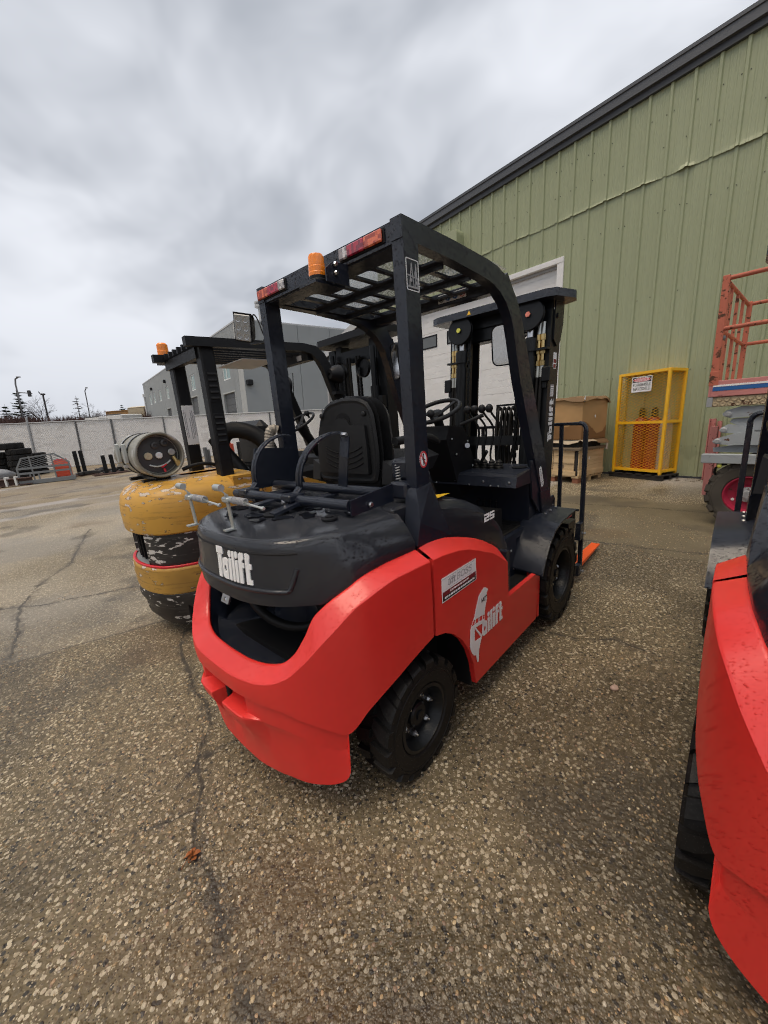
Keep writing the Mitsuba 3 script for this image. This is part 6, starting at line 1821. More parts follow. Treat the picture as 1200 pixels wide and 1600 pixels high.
for (x0, x1, w_, z0, z1) in ((1.44, 1.50, .4, 1.55, 1.66), (1.50, 1.62, .3, 2.0, 2.12), (1.44, 1.50, .4, .3, .42)):
    part(ym_, 'tie_beam', bx(x0, x1, MY2 - w_, MY2 + w_, z0, z1), 'mast_black', False)
part(ym_, 'warning_label', bx(1.498, 1.4995, MY2 - .41, MY2 - .35, 1.22, 1.36), 'white_decal', False)
part(ym_, 'warning_red', bx(1.4965, 1.498, MY2 - .40, MY2 - .36, 1.23, 1.27), 'red_decal', False)
part(yf, 'fork', cat(bx(1.75, 1.79, -.38, -.28, .05, .6), bx(1.75, 2.75, -.38, -.28, .04, .08)), 'matte_black', False)
part(yf, 'fork', cat(bx(1.75, 1.79, .18, .28, .05, .6), bx(1.75, 2.75, .18, .28, .04, .08)), 'matte_black', False)
part(yf, 'carriage', cat(bx(1.68, 1.75, -.5, .4, .42, .55), bx(1.68, 1.75, -.5, .4, .08, .2)), 'matte_black', False)
# bottle bracket on the counterweight
part(yf, 'bottle_cradle', cat(*[bx(-.47, -.24, y - .03, y + .03, 1.125, 1.15) for y in (.0, .38)], bx(-.40, -.30, -.08, .46, 1.135, 1.16)), 'mast_black', False)
for y in (.06, .28):
    t_ = np.linspace(0, 2 * np.pi, 49)[:-1]
    part(yf, 'bottle_strap', loft(np.array([[(-.36 + r_ * math.cos(a_), y + d_, 1.325 + r_ * math.sin(a_)) for a_ in np.linspace(0, 2 * np.pi, 49)] for r_, d_ in ((.157, -.014), (.161, -.014), (.161, .014), (.157, .014))])), 'mast_black', 30)
    part(yf, 'strap_buckle', cat(bx(-.54, -.515, y - .02, y + .02, 1.28, 1.42, .004), bx(-.55, -.52, y - .012, y + .012, 1.25, 1.27)), 'zinc', False)
# the gas bottle, strapped on but a thing of its own
mat('alu_tank', mikit.proc(lambda p, n, uv: MX(MX((0.32, 0.32, 0.30), (0.19, 0.175, 0.12), FB(p.x * 5, p.y * 5, p.z * 5)), (0.52, 0.52, 0.51), SS(.56, .72, FB(p.x * 18, p.y * 18, p.z * 6, 4)))), 0.42, metallic=0.4)
mat('tank_end', (0.055, 0.055, 0.057), 0.45)
mat('tag_cream', (0.55, 0.48, 0.33), 0.5)
tk = thing('propane_tank', 'weathered aluminium propane tank strapped across the top of the yellow forklift', 'gas tank', YM)
TR = .155
tc = (-.36, 0, 1.325)
part(tk, 'body', lathe([(.001, .60), (.10, .59), (.14, .56), (TR, .51), (TR, -.06), (.148, -.09), (.135, -.10), (.001, -.085)][::-1], 48, 'y', tc), 'alu_tank', 35)
part(tk, 'collar', lathe([(.142, -.06), (.142, -.17), (.148, -.178), (.156, -.178), (.160, -.17), (.158, -.06)], 48, 'y', tc), 'alu_tank', 35)
part(tk, 'end_face', lathe([(.141, -.098), (.10, -.104), (.001, -.110)], 40, 'y', tc), 'tank_end', 35)
part(tk, 'foot_ring', lathe([(.13, .55), (.13, .65), (.138, .65), (.138, .55)], 40, 'y', tc), 'alu_tank', 35)


def on_end(x, z, prof, mt, nm):
    part(tk, nm, lathe(prof, 20, 'y', (tc[0] + x, -.108, tc[2] + z)), mt, 35)


on_end(-.065, -.003, [(.026, .0), (.026, -.010), (.022, -.013), (.004, -.013), (.001, -.010)], 'tag_cream', 'fill_gauge')
on_end(.004, -.004, [(.024, .0), (.024, -.012), (.018, -.018), (.001, -.018)], 'white_decal', 'level_gauge')
on_end(.004, -.004, [(.029, -.0), (.029, -.008), (.024, -.012)], 'tank_end', 'gauge_bezel')
on_end(-.012, .068, [(.024, .0), (.024, -.022), (.014, -.026), (.013, -.015), (.001, -.015)], 'tank_end', 'relief_valve')
on_end(.052, .082, [(.026, .0), (.026, -.028), (.015, -.034), (.013, -.015), (.001, -.015)], 'tank_end', 'fill_valve')
on_end(.085, .012, [(.008, 0), (.008, -.02), (.024, -.022), (.024, -.032), (.02, -.036), (.001, -.036)], 'zinc', 'hand_wheel')
part(tk, 'outlet_fitting', cat(cyl((tc[0] + .09, -.13, tc[2] - .02), (tc[0] + .115, -.14, tc[2] - .085), .014, 12), cyl((tc[0] + .105, -.137, tc[2] - .055), (tc[0] + .118, -.142, tc[2] - .09), .019, 6)), 'brass', 30)
part(tk, 'handle_tag', cat(tube(spline([(tc[0] - .07, -.125, tc[2] - .065), (tc[0] - .02, -.135, tc[2] - .08), (tc[0] + .03, -.13, tc[2] - .07), (tc[0] + .07, -.125, tc[2] - .045)], 12), .006, 8)), 'zinc', 40)
part(tk, 'red_tag', cat(beam((tc[0] + .0, -.14, tc[2] - .09), (tc[0] + .035, -.14, tc[2] - .07), .004, .009), cyl((tc[0] + .02, -.12, tc[2] - .10), (tc[0] + .02, -.13, tc[2] - .125), .008, 8)), 'red_decal', False)
part(yf, 'gas_hose', tube(spline([(tc[0] + .13, -.15, 1.20), (-.16, -.16, 1.22), (-.04, -.18, 1.22), (.08, -.2, 1.14), (.12, -.2, 1.06)], 20), .014, 10), 'rubber', 40)

# ================================================================== YELLOW GAS CAGE by the wall
CM = wall_frame(0.510, 0.496, 0)
# front-left and front-right feet on the yard
_fr = np.array([4.849, 6.684]); _fl = np.array([4.471, 7.480]); _e = (_fl - _fr) / np.linalg.norm(_fl - _fr)
CM = np.eye(4); CM[:3, 0] = [_e[0], _e[1], 0]; CM[:3, 1] = np.cross([0, 0, 1.0], CM[:3, 0]); CM[:3, 2] = [0, 0, 1]
if CM[:2, 1] @ np.array([-WN[0], -WN[1]]) < 0: CM[:3, 1] *= -1
CM[:3, 3] = [_fr[0], _fr[1], gz(*_fr) - .005]


def right_handed(m):
    return m


# X to the left along the front, Y out towards the yard (so the depth runs to negative Y)
cagepaint = mat('cage_yellow', (0.78, 0.43, 0.015), 0.38, spec=0.5, coat=0.2)
CW_, CD_, CH_, CZ = .885, .50, 1.90, .12
plt = thing('cage_pallet', 'dark weathered timber pallet under the yellow gas cage', 'pallet', CM)
mat('wood_black', (0.022, 0.019, 0.017), 0.75)
for y0 in (-.56, -.30, -.06):
    part(plt, 'bearer', bx(-.03, CW_ + .05, y0, y0 + .06, .0, .085), 'wood_black', False)
for k in range(6):
    x = -.03 + k * .172
    part(plt, 'deck_board', bx(x, x + .11, -.56, .02, .087, .105), 'wood_black', False)
cgk = thing('gas_cage', 'tall bright yellow expanded-metal gas cage by the green wall', 'cage', CM)
B = .045
for x in (0, CW_ - B):
    for y in (-CD_, -B):
        part(cgk, 'corner_post', bx(x, x + B, y, y + B, CZ, CH_, .004), 'cage_yellow', False)
        part(cgk, 'foot', bx(x + .006, x + B - .006, y + .006, y + B - .006, .105, CZ), 'cage_yellow', False)
for z in (CZ + .03, 1.0, CH_ - B):
    part(cgk, 'front_rail', bx(B, CW_ - B, -B + .002, -.002, z, z + B), 'cage_yellow', False)
    part(cgk, 'back_rail', bx(B, CW_ - B, -CD_ + .002, -CD_ + B - .002, z, z + B), 'cage_yellow', False)
    part(cgk, 'side_rail', bx(.002, B - .002, -CD_ + B, -B, z, z + B), 'cage_yellow', False)
    part(cgk, 'side_rail', bx(CW_ - B + .002, CW_ - .002, -CD_ + B, -B, z, z + B), 'cage_yellow', False)
part(cgk, 'top_sheet', bx(B, CW_ - B, -CD_ + B, -B, CH_ - .03, CH_ - .027), 'cage_yellow', False)
part(cgk, 'bottom_sheet', bx(B, CW_ - B, -CD_ + B, -B, CZ + .04, CZ + .045), 'cage_yellow', False)
part(cgk, 'door_hinge', cat(*[cyl((CW_ + .006, -.02, z), (CW_ + .006, -.02, z + .05), .011, 10) for z in (.3, .95, 1.6)]), 'cage_yellow', 30)


def expanded(w, h, sx, sz, t, d):
    """Expanded metal: diamond strands in the XZ plane, from 0 to w and 0 to h."""
    V, Fc = [], []
    nx, nz = int(w / sx), int(h / sz)
    sx, sz = w / nx, h / nz
    for j in range(nz):
        for i in range(nx):
            x0, z0 = i * sx, j * sz
            for (xa, za, xb, zb) in ((x0, z0 + sz / 2, x0 + sx / 2, z0 + sz), (x0 + sx / 2, z0 + sz, x0 + sx, z0 + sz / 2), (x0, z0 + sz / 2, x0 + sx / 2, z0), (x0 + sx / 2, z0, x0 + sx, z0 + sz / 2)):
                o = len(V); dx, dz = xb - xa, zb - za; L = math.hypot(dx, dz); nx_, nz_ = -dz / L * t / 2, dx / L * t / 2
                V += [(xa + nx_, d / 2, za + nz_), (xa - nx_, -d / 2, za - nz_), (xb - nx_, -d / 2, zb - nz_), (xb + nx_, d / 2, zb + nz_), (xa - nx_ * .6, d / 2, za - nz_ * .6), (xb - nx_ * .6, d / 2, zb - nz_ * .6)]
                Fc += [(o, o + 1, o + 2), (o, o + 2, o + 3), (o, o + 4, o + 5), (o, o + 5, o + 3), (o + 4, o + 1, o + 2), (o + 4, o + 2, o + 5)]
    return np.array(V), np.array(Fc)


def mesh_panel(nm, w, h, place_fn):
    V, Fc = expanded(w, h, .092, .046, .0062, .005)
    part(cgk, nm, mesh(place_fn(V), Fc), 'cage_yellow', False, kind='stuff')


for z0, z1 in ((CZ + .075, 1.0), (1.045, CH_ - B)):
    mesh_panel('front_mesh', CW_ - 2 * B, z1 - z0, lambda V, z0=z0: V + [B, -.022, z0])
    mesh_panel('back_mesh', CW_ - 2 * B, z1 - z0, lambda V, z0=z0: V + [B, -CD_ + .022, z0])
    for xx in (.022, CW_ - .022):
        mesh_panel('side_mesh', CD_ - 2 * B, z1 - z0, lambda V, z0=z0, xx=xx: np.stack([V[:, 1] + xx, V[:, 0] - CD_ + B, V[:, 2] + z0], 1))
# sign
sgn = thing('danger_sign', 'white sign reading DANGER FLAMMABLE MATERIALS on the yellow cage', 'sign', CM)
sx0, sz0, sw_, sh_ = .285, 1.555, .345, .26
part(sgn, 'plate', bx(sx0, sx0 + sw_, .004, .007, sz0, sz0 + sh_), 'white_decal', False)
part(sgn, 'black_header', bx(sx0 + .012, sx0 + sw_ - .012, .007, .0078, sz0 + .165, sz0 + sh_ - .012), 'black_decal', False)
ov = affinity.scale(Point(sx0 + sw_ / 2, sz0 + .207).buffer(.036), 4.2, 1)
part(sgn, 'white_oval', prism_xz(ov, .0078, .0084), 'white_decal', False)
part(sgn, 'red_oval', prism_xz(affinity.scale(ov, .96, .88), .0084, .009), 'red_decal', False)


def sign_text(s, h, x, z, stretch, mt, y, nm, w=None):
    t_ = text(s, h, .0007, True); v = np.array(t_.vertices)
    wd = v[:, 0].max()
    k = (w / wd) if w else stretch
    # the sign is read from the yard: the writing runs towards smaller X
    t_.vertices = np.stack([x - v[:, 0] * k, y + v[:, 2], z + v[:, 1]], 1)
    part(sgn, nm, t_, mt, False)


sign_text('DANGER', .046, sx0 + sw_ - .055, sz0 + .185, 1, 'white_decal', .009, 'word_lettering', .235)
sign_text('FLAMMABLE', .050, sx0 + sw_ - .020, sz0 + .098, 1, 'black_decal', .007, 'word_lettering', .305)
sign_text('MATERIALS', .050, sx0 + sw_ - .030, sz0 + .028, 1, 'black_decal', .007, 'word_lettering', .285)
# gas bottles inside
mat('bottle_red', (0.27, 0.014, 0.012), 0.42)
mat('bottle_grey', (0.30, 0.31, 0.33), 0.42)


def gas_bottle(x, y, R, H, body, label, cap='matte_black'):
    t = thing('gas_bottle', label, 'gas bottle', CM)
    part(t, 'body', lathe([(.001, CZ + .05), (R * .9, CZ + .05), (R, CZ + .07), (R, H - .16), (R * .93, H - .09), (R * .7, H - .035), (R * .35, H), (.001, H + .005)], 30, 'z', (x, y, 0)), body, 35)
    part(t, 'cap', lathe([(R * .42, H - .02), (R * .44, H + .05), (R * .40, H + .13), (R * .25, H + .165), (.001, H + .17)], 20, 'z', (x, y, 0)), cap, 35)


gas_bottle(.56, -.26, .115, 1.12, 'bottle_red', 'tall red gas bottle, left of the two red ones in the yellow cage')
gas_bottle(.325, -.24, .115, 1.12, 'bottle_red', 'tall red gas bottle, right of the two red ones in the yellow cage')
gas_bottle(.13, -.27, .10, 1.06, 'bottle_grey', 'grey gas bottle behind the right end of the cage front', 'bottle_grey')
part(cgk, 'inner_strap', bx(.48, .51, -.40, -.39, 1.05, 1.62), 'cage_yellow', False)

# ================================================================== CARDBOARD BOX ON A CRATE ON A PALLET
_c0 = np.array([3.567, 6.991]); _c1 = np.array([4.267, 7.460]); _u = (_c1 - _c0) / np.linalg.norm(_c1 - _c0)
BM = np.eye(4); BM[:3, 0] = [_u[0], _u[1], 0]; BM[:3, 1] = np.cross([0, 0, 1.0], BM[:3, 0]); BM[:3, 2] = [0, 0, 1]; BM[:3, 3] = [_c0[0], _c0[1], gz(*_c0)]
# X along the face that looks to the right, Y along the front to the left; the nearest corner is the origin


def card_fn(p, n, uv):
    k = FB(p.x * 4, p.y * 4, p.z * 4, 3); st = FB((p.x + p.y) * 90, p.z * 3, 1.0)
    c = MX((0.36, 0.215, 0.095), (0.46, 0.285, 0.135), k)
    c = MX(c, (0.33, 0.20, 0.09), st * .25)
    soak = SS(-.012, .012, (1.30 + .10 * dr.sin(p.x * 6 + p.y * 2.5) + .10 * (FB(p.x * 6, p.y * 6, 3.0) - .5)) - p.z - .0)
    return MX(c, (0.17, 0.085, 0.035), soak * .85)


mat('cardboard', mikit.proc(card_fn), 0.75, spec=0.2, bump=lambda p, n, uv: 0.012 * FB(p.x * 3, p.y * 3, p.z * 3, 3), eps=4e-3)
mat('cardboard_wet', (0.17, 0.105, 0.055), 0.7, spec=0.2, bump=lambda p, n, uv: 0.01 * FB(p.x * 9, p.y * 9, p.z * 9, 3), eps=3e-3)
mat('cardboard_pale', (0.40, 0.33, 0.24), 0.75, spec=0.2)


def ply_fn(p, n, uv):
    g = FB((p.x + p.y) * 2.0, p.z * 40, 2.0, 3); k = FB(p.x * 3, p.y * 3, p.z * 3)
    c = MX((0.46, 0.33, 0.18), (0.60, 0.45, 0.27), k)
    return MX(c, (0.40, 0.27, 0.14), SS(.5, .75, g) * .5)


mat('pale_wood', mikit.proc(ply_fn), 0.7, spec=0.2)
mat('red_wood', (0.25, 0.10, 0.055), 0.8)
LX, LY = .86, 1.05
pl = thing('crate_pallet', 'pale timber pallet under the wooden crate by the green wall', 'pallet', BM)
for y0 in (.01, .47, .92):
    for x0 in (.02, .38, .74):
        part(pl, 'block', bx(x0, x0 + .10, y0, y0 + .11, .0, .095), 'red_wood' if x0 < .1 else 'pale_wood', False)
for y0 in (.0, .45, .91):
    part(pl, 'stringer_board', bx(.0, LX, y0, y0 + .13, .097, .115), 'pale_wood', False)
for k in range(6):
    x = .0 + k * .15
    part(pl, 'deck_board', bx(x, x + .11, .0, LY, .117, .135), 'pale_wood', False)
cr = thing('wooden_crate', 'pale plywood crate on a pallet under the cardboard box', 'crate', BM)
part(cr, 'side_board', bx(.005, LX - .005, .0, .016, .14, .60), 'pale_wood', False)
part(cr, 'front_board', bx(.0, .016, .09, .50, .14, .60), 'pale_wood', False)
part(cr, 'front_board', bx(.0, .016, .515, LY - .01, .14, .60), 'pale_wood', False)
part(cr, 'core', bx(.02, LX - .02, .02, LY - .01, .14, .598), 'wood_black', False)
part(cr, 'lower_batten', bx(.0, LX, -.018, .0, .14, .235), 'pale_wood', False)
part(cr, 'front_batten', bx(-.018, .0, .05, LY, .14, .225), 'pale_wood', False)
part(cr, 'front_batten', bx(-.014, .0, .09, LY, .36, .366), 'wood_grey', False)
part(cr, 'front_mark', cat(bx(-.003, -.0, .30, .46, .50, .512), bx(-.003, .0, .58, .70, .495, .507), bx(-.003, 0, .28, .40, .27, .34)), 'wood_grey', False)
part(cr, 'staple', bx(.33, .36, -.003, .0, .42, .47), 'white_decal', False)
lid = part(cr, 'lid', cat(bx(-.04, LX + .02, -.03, LY, .602, .625), bx(-.05, LX + .03, -.04, LY, .627, .655)), 'wood_grey', False)
part(cr, 'corner_tape', bx(LX - .02, LX + .03, -.048, -.042, .58, .70), 'white_decal', False)
cb = thing('cardboard_box', 'big sagging brown cardboard box with soaked bottom and torn lid on the crate', 'box', BM)
# walls with a soft bulge
ux = np.linspace(0, 1, 14)


def box_wall(p0, p1, z0, z1, bulge, seed):
    p0, p1 = np.array(p0), np.array(p1); d = (p1 - p0); nrm = np.array([d[1], -d[0]]) / np.linalg.norm(d)
    rows = []
    for t in np.linspace(0, 1, 12):
        z = z0 + (z1 - z0) * t
        b_ = bulge * np.sin(np.pi * ux) * np.sin(np.pi * min(t * 1.0 + .05, 1)) + .02 * (meshkit.noise(np.stack([ux * 4, ux * 0 + t * 3, ux * 0 + seed], -1)) - .5) * np.sin(np.pi * ux)
        rows.append(np.column_stack([p0[None] + d * ux[:, None] + nrm * b_[:, None] - np.array([[0.0, 0.0]]), np.full(14, z)]))
    return loft(np.array(rows))


b0, b1, bz0, bz1 = -.01, LX - .03, .80, 1.52
part(cb, 'side_wall', box_wall((b0, -.02), (b1, -.02), bz0, bz1, .02, 1), 'cardboard', 40)
part(cb, 'front_wall', box_wall((b0, LY - .05), (b0, -.02), bz0, bz1, .02, 2), 'cardboard', 40)
part(cb, 'back_wall', box_wall((b1, -.02), (b1, LY - .05), bz0, bz1, .0, 3), 'cardboard', 40)
part(cb, 'far_wall', box_wall((b1, LY - .05), (b0, LY - .05), bz0, bz1, .0, 4), 'cardboard', 40)
lr = np.random.default_rng(6)
gx_, gy_ = np.meshgrid(np.linspace(b0 - .05, b1 + .06, 26), np.linspace(-.07, LY, 30), indexing='ij')
edge = np.minimum(np.minimum(gx_ - (b0 - .05), (b1 + .06) - gx_), gy_ + .07)
drop = np.clip(1 - edge / .06, 0, 1) ** 1.3
lz = bz1 + .035 + .035 * (meshkit.fbm(np.stack([gx_ * 5, gy_ * 5, gx_ * 0], -1), 3, 3) - .5) - drop * (.03 + .15 * meshkit.noise(np.stack([gx_ * 6, gy_ * 6, gx_ * 0 + 4], -1)) ** 1.6)
part(cb, 'torn_lid', loft(np.stack([gx_, gy_, lz], -1)), 'cardboard_wet', 40)
part(cb, 'label', cat(bx(.36, .395, -.046, -.043, 1.18, 1.225)), 'white_decal', False)
part(cb, 'tape', hull([(-.035, -.045, 1.45), (-.015, -.055, 1.45), (-.02, -.06, 1.56), (.0, -.06, 1.56), (-.03, -.04, 1.5), (.0, -.05, 1.5)]), 'strap_white', False)
for (x0, x1, y0, y1, dz, mt, nm) in ((-.06, .03, .0, LY - .05, -.07, 'cardboard_pale', 'front_flap'), (-.03, LX * .48, -.09, -.0, -.06, 'cardboard_pale', 'side_flap'), (LX * .5, LX, -.10, .0, -.09, 'cardboard_wet', 'side_flap')):
    gx2, gy2 = np.meshgrid(np.linspace(x0, x1, 12), np.linspace(y0, y1, 12), indexing='ij')
    if nm == 'front_flap': f_ = (x1 - gx2) / (x1 - x0)
    else: f_ = (y1 - gy2) / (y1 - y0)
    zz = .80 + dz * f_ * (.5 + meshkit.noise(np.stack([gx2 * 5, gy2 * 5, gx2 * 0], -1)))
    part(cb, nm, cat(loft(np.stack([gx2, gy2, zz], -1)), loft(np.stack([gx2, gy2, zz - .006], -1))), mt, 40)
part(cb, 'bottom_tray', bx(.03, LX - .08, .03, LY - .1, .657, .795), 'wood_black', False)

# ================================================================== SCISSOR LIFT
def rusty(base, amt, seed):
    def fn(p, n, uv):
        q = FB(p.x * 11 + seed, p.y * 11, p.z * 11, 4); q2 = FB(p.x * 45, p.y * 45 + seed, p.z * 45, 3)
        c = MX(base, tuple(b_ * .72 for b_ in base), FB(p.x * 3, p.y * 3, p.z * 3))
        r = SS(.62 - amt, .70 - amt, q * .6 + q2 * .4)
        return MX(c, MX((0.13, 0.05, 0.022), (0.055, 0.026, 0.016), q2), r)
    return mikit.proc(fn)


mat('lift_orange', rusty((0.50, 0.145, 0.090), .06, 1.0), 0.6, spec=0.3)
mat('lift_pink', rusty((0.56, 0.225, 0.21), .01, 5.0), 0.55, spec=0.3)
mat('lift_grey', rusty((0.34, 0.37, 0.39), -.05, 9.0), 0.5, spec=0.35)
mat('lift_deck', rusty((0.46, 0.37, 0.24), .0, 3.0), 0.65, spec=0.3)
mat('rim_magenta', rusty((0.36, 0.02, 0.055), -.04, 7.0), 0.5, spec=0.4)
mat('dusty_rubber', mikit.proc(lambda p, n, uv: MX((0.020, 0.018, 0.016), (0.085, 0.075, 0.062), FB(p.x * 6, p.y * 6, p.z * 6))), 0.75, spec=0.25)
SM = wall_frame(-0.40, 3.0)
SMI = np.array(SM)
sl_ = thing('scissor_lift', 'rusty red and grey rough-terrain scissor lift parked at the right beside the cage', 'scissor lift', SM)
# local X runs to the left along the wall (the machine lies at negative X), Y towards the yard, Z up from the yard there
ZO = SM[2, 3]


def lz_(z): return z - ZO


P0, P1 = lz_(1.635), lz_(1.80)
L_ = 2.6
part(sl_, 'deck_edge', bx(-L_, -.06, -.02, .0, P0, P1, .004), 'lift_pink', False)
part(sl_, 'deck_edge', bx(-L_, -.06, -1.62, -1.60, P0, P1, .004), 'lift_pink', False)
part(sl_, 'end_edge', bx(-.06, -.04, -1.62, .0, P0, P1, .004), 'lift_pink', False)
part(sl_, 'blue_stripe', bx(-L_, -.075, .0005, .003, lz_(1.695), lz_(1.735)), 'blue_decal', False)
part(sl_, 'white_stripe', bx(-L_, -.075, .0005, .003, lz_(1.738), lz_(1.756)), 'white_decal', False)
part(sl_, 'deck', bx(-L_, -.07, -1.6, -.03, P1 - .05, P1 - .03), 'lift_deck', False)
part(sl_, 'lower_deck_rail', bx(-L_, -.08, -.05, -.02, lz_(1.53), lz_(1.632), .004), 'lift_deck', False)
holes = []
for k in range(40):
    x = -.11 - k * .062
    for j in range(2):
        part(sl_, 'tread_lug', xf(lathe([(.026, 0), (.020, .010), (.010, .008), (.001, .004)], 12, 'y'), None, (x - .03 * (j % 2), -.02, lz_(1.557) + j * .048)), 'lift_deck', 30)
part(sl_, 'corner_plate', bx(-.085, -.035, -.06, -.005, lz_(1.53), lz_(1.632), .004), 'galv', False)
part(sl_, 'rail_post', bx(-.10, -.04, -.05, .0, P1, lz_(2.83), .004), 'lift_orange', False)
part(sl_, 'post_base', bx(-.115, -.035, -.06, .004, P1 - .05, P1 + .10, .004), 'lift_orange', False)
part(sl_, 'rail_post', bx(-.10, -.05, -1.60, -1.55, P1, lz_(2.83), .004), 'lift_orange', False)
for y in (-.42, -.80, -1.18):
    part(sl_, 'gate_bar', bx(-.075, -.045, y - .015, y + .015, P1, lz_(2.78), .004), 'lift_orange', False)
part(sl_, 'gate_mesh', bx(-.07, -.066, -.36, -.08, P1, lz_(2.72)), 'lift_orange', False)
for z in (2.80, 2.32):
    part(sl_, 'side_tube', cyl((-L_, -.025, lz_(z)), (-.06, -.025, lz_(z)), .022, 12), 'lift_orange', 35)
    part(sl_, 'far_side_tube', cyl((-L_, -1.575, lz_(z)), (-.07, -1.575, lz_(z)), .022, 12), 'lift_orange', 35)
    part(sl_, 'end_tube', cyl((-.06, -1.575, lz_(z)), (-.06, -.025, lz_(z)), .020, 12), 'lift_orange', 35)
for x in (-.95, -1.85):
    part(sl_, 'rail_post', bx(x - .02, x + .02, -.045, -.005, P1, lz_(2.80), .004), 'lift_orange', False)
    part(sl_, 'rail_post', bx(x - .02, x + .02, -1.595, -1.555, P1, lz_(2.80), .004), 'lift_orange', False)
part(sl_, 'gate_latch', sphere((-.09, -.06, lz_(2.235)), .03, 1), 'grey_paint', 30)
# folded scissor arms
arms = [(1.44, 1.52, -.30, -2.2), (1.28, 1.42, -.12, -2.3), (1.10, 1.24, -.18, -2.3), (.985, 1.075, -.10, -2.3)]
ends = [(1.455, -.14), (1.30, -.17), (1.18, -.15), (1.12, -.02)]


def arm(z0, z1, xl, nose, y0, y1):
    pts = [(-2.4, lz_(z0)), (xl - .16, lz_(z0)), (xl, lz_((z0 + z1) / 2 - .045)), (xl + .02, lz_((z0 + z1) / 2)), (xl, lz_((z0 + z1) / 2 + .045)), (xl - .22, lz_(z1)), (-2.4, lz_(z1))]
    return prism_xz(pts, y0, y1)


def plate_arm(pts, y0, y1):
    for a_, b_ in ((y0, y1), (-1.60 - y1, -1.60 - y0)):
        part(sl_, 'scissor_arm', prism_xz([(x, lz_(z)) for x, z in pts], a_, b_), 'lift_grey', False)


def pin(x, z, y):
    part(sl_, 'pivot_pin', cat(lathe([(.030, 0), (.030, .010), (.022, .016), (.001, .017)], 16, 'y', (x, y, lz_(z))), bx(x - .011, x + .011, y + .012, y + .022, lz_(z) - .016, lz_(z) + .016)), 'galv', 30)


plate_arm([(-2.4, 1.415), (-.40, 1.415), (-.25, 1.405), (-.185, 1.43), (-.175, 1.455), (-.20, 1.485), (-.32, 1.525), (-2.4, 1.525)], -.08, -.055)
plate_arm([(-2.4, 1.265), (-.60, 1.265), (-.42, 1.275), (-.30, 1.330), (-.24, 1.365), (-.26, 1.40), (-.34, 1.405), (-2.4, 1.405)], -.11, -.085)
plate_arm([(-.46, 1.262), (-.30, 1.245), (-.19, 1.252), (-.165, 1.280), (-.185, 1.31), (-.24, 1.345), (-.30, 1.33), (-.42, 1.29)], -.075, -.05)
plate_arm([(-.80, 1.120), (-.25, 1.125), (-.14, 1.140), (-.125, 1.165), (-.15, 1.19), (-.30, 1.245), (-.42, 1.258), (-.68, 1.258), (-.74, 1.20)], -.05, -.02)
plate_arm([(-2.4, 1.16), (-.70, 1.16), (-.70, 1.255), (-2.4, 1.255)], -.14, -.11)
plate_arm([(-2.4, 1.04), (-.45, 1.04), (-.30, 1.045), (-.14, 1.045), (-.13, 1.09), (-.30, 1.118), (-.40, 1.112), (-2.4, 1.10)], -.10, -.075)
pin(-.225, 1.445, -.055); pin(-.205, 1.28, -.05); pin(-.17, 1.163, -.02)
for x in (-.55, -1.3, -2.1):
    for z in (1.08, 1.33, 1.47):
        part(sl_, 'cross_tube', cyl((x, -1.5, lz_(z)), (x, -.09, lz_(z)), .035, 12), 'lift_grey', 30)
part(sl_, 'base_beam', cat(bx(-2.5, -.06, -.02, .055, lz_(.93), lz_(1.03), .006), bx(-2.5, -.06, -1.6, -1.52, lz_(.93), lz_(1.03), .006)), 'lift_grey', False)
part(sl_, 'lift_ram', cat(cyl((-.9, -.3, lz_(1.08)), (-2.2, -.3, lz_(1.12)), .05, 14), cyl((-.5, -.03, lz_(1.10)), (-1.0, -.03, lz_(1.10)), .012, 8), cyl((-.5, -.03, lz_(1.07)), (-1.0, -.03, lz_(1.07)), .012, 8)), 'brass', 30)
part(sl_, 'chassis', cat(bx(-2.4, -.35, -1.30, -.25, lz_(.62), lz_(.92), .02)), 'matte_black', False)
part(sl_, 'rear_column', bx(-.03, .05, -.95, -.90, lz_(.42), lz_(1.30), .004), 'lift_pink', False)


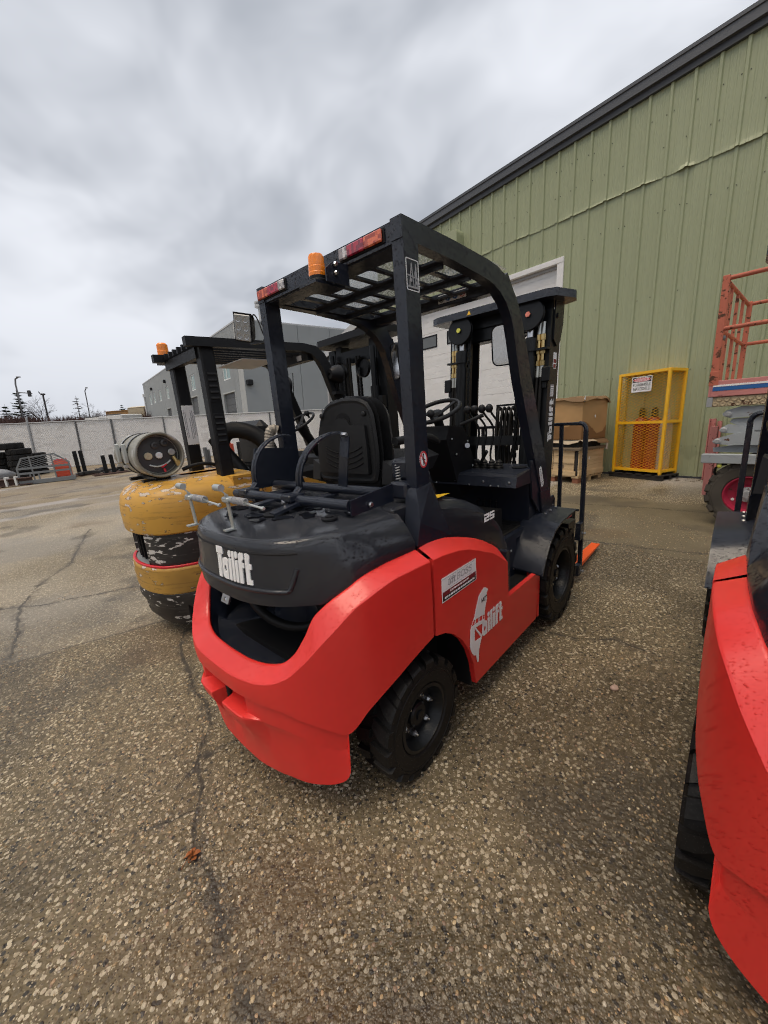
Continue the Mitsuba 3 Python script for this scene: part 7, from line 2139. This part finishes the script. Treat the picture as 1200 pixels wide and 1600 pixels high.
def lift_wheel(cx, out, cy, cz):
    k = number(sl_ + '__wheel')
    R, w = .365, .28
    def sub(nm, m, mt, sm=32):
        kk = number(k + '__' + nm); sh = mikit.ply(xf(m, None, (cx, cy, cz)), mt, sm); sh['to_world'] = T4(SM); scene[kk] = sh
    sub('tyre', tyre_mesh(R, w, .20, 18), 'dusty_rubber')
    h = w / 2
    sub('rim', lathe([(.205, out * h * .80), (.203, out * h * .88), (.19, out * h * .9), (.18, out * h * .55), (.165, out * h * .35), (.10, out * h * .30), (.095, out * h * .42), (.001, out * h * .42)], 40, 'y'), 'rim_magenta')
    sub('hub', lathe([(.082, out * h * .42), (.080, out * h * .52), (.05, out * h * .56), (.04, out * h * .62), (.001, out * h * .63)], 28, 'y'), 'galv')
    for i in range(6):
        a_ = i * np.pi / 3
        sub('wheel_nut', bolt((.062 * math.sin(a_), out * h * .52, .062 * math.cos(a_)), (0, out, 0), .011, .018), 'steel', False)
    for i in range(4):
        a_ = i * np.pi / 2 + .5
        sub('rim_plug', lathe([(.016, out * h * .33), (.014, out * h * .37), (.001, out * h * .38)], 12, 'y', (.135 * math.sin(a_), 0, .135 * math.cos(a_))), 'white_decal')


for x in (-.475, -2.15):
    lift_wheel(x, 1, -.12, .365)
    lift_wheel(x, -1, -1.45, .365)
part(sl_, 'axle', cat(cyl((-.475, -1.4, .365), (-.475, -.15, .365), .07, 14), cyl((-2.15, -1.4, .365), (-2.15, -.15, .365), .07, 14)), 'matte_black', 30)
part(sl_, 'hose', tube(spline([(-.28, -.02, lz_(.92)), (-.18, -.02, lz_(.85)), (-.22, -.06, lz_(.74)), (-.35, -.1, lz_(.70))], 14), .012, 8), 'rubber', 40)
part(sl_, 'marker', sphere((-.22, .02, lz_(.90)), .022, 1), 'yellow_pin', 30)
# pink steel post against the wall
pp = thing('steel_post', 'short faded pink steel channel standing against the green wall beside the lift', 'post', wall_frame(-.095, .12))
part(pp, 'channel', cat(bx(-.0, .085, -.05, -.035, .0, 1.02), bx(.075, .085, -.035, .04, .0, 1.02), bx(-.0, .010, -.035, .04, .0, 1.02)), 'lift_pink', False)
part(pp, 'second_channel', cat(bx(-.075, -.015, -.05, -.038, .0, .98), bx(-.075, -.065, -.038, .03, .0, .98)), 'lift_pink', False)
part(pp, 'base_plate', bx(-.09, .10, -.06, .05, -.0, .012), 'rust_brown', False)
# litter along the foot of the wall
lt = np.random.default_rng(9)
cl = []
for i in range(160):
    a_ = lt.uniform(-1.5, 2.5); b_ = lt.uniform(.04, .5) ** 1.3
    x, y = W0 + WD * a_ - WN * b_
    cl.append(sphere((x, y, gz(x, y) + .004), lt.uniform(.006, .022), 0, (1, lt.uniform(.5, 1), .5)))
mat('grit', (0.09, 0.065, 0.04), 0.8)
single('wall_litter', cat(cl), 'grit', 'dark grit and leaf litter along the foot of the green wall', 'litter', smooth=False, kind='stuff')
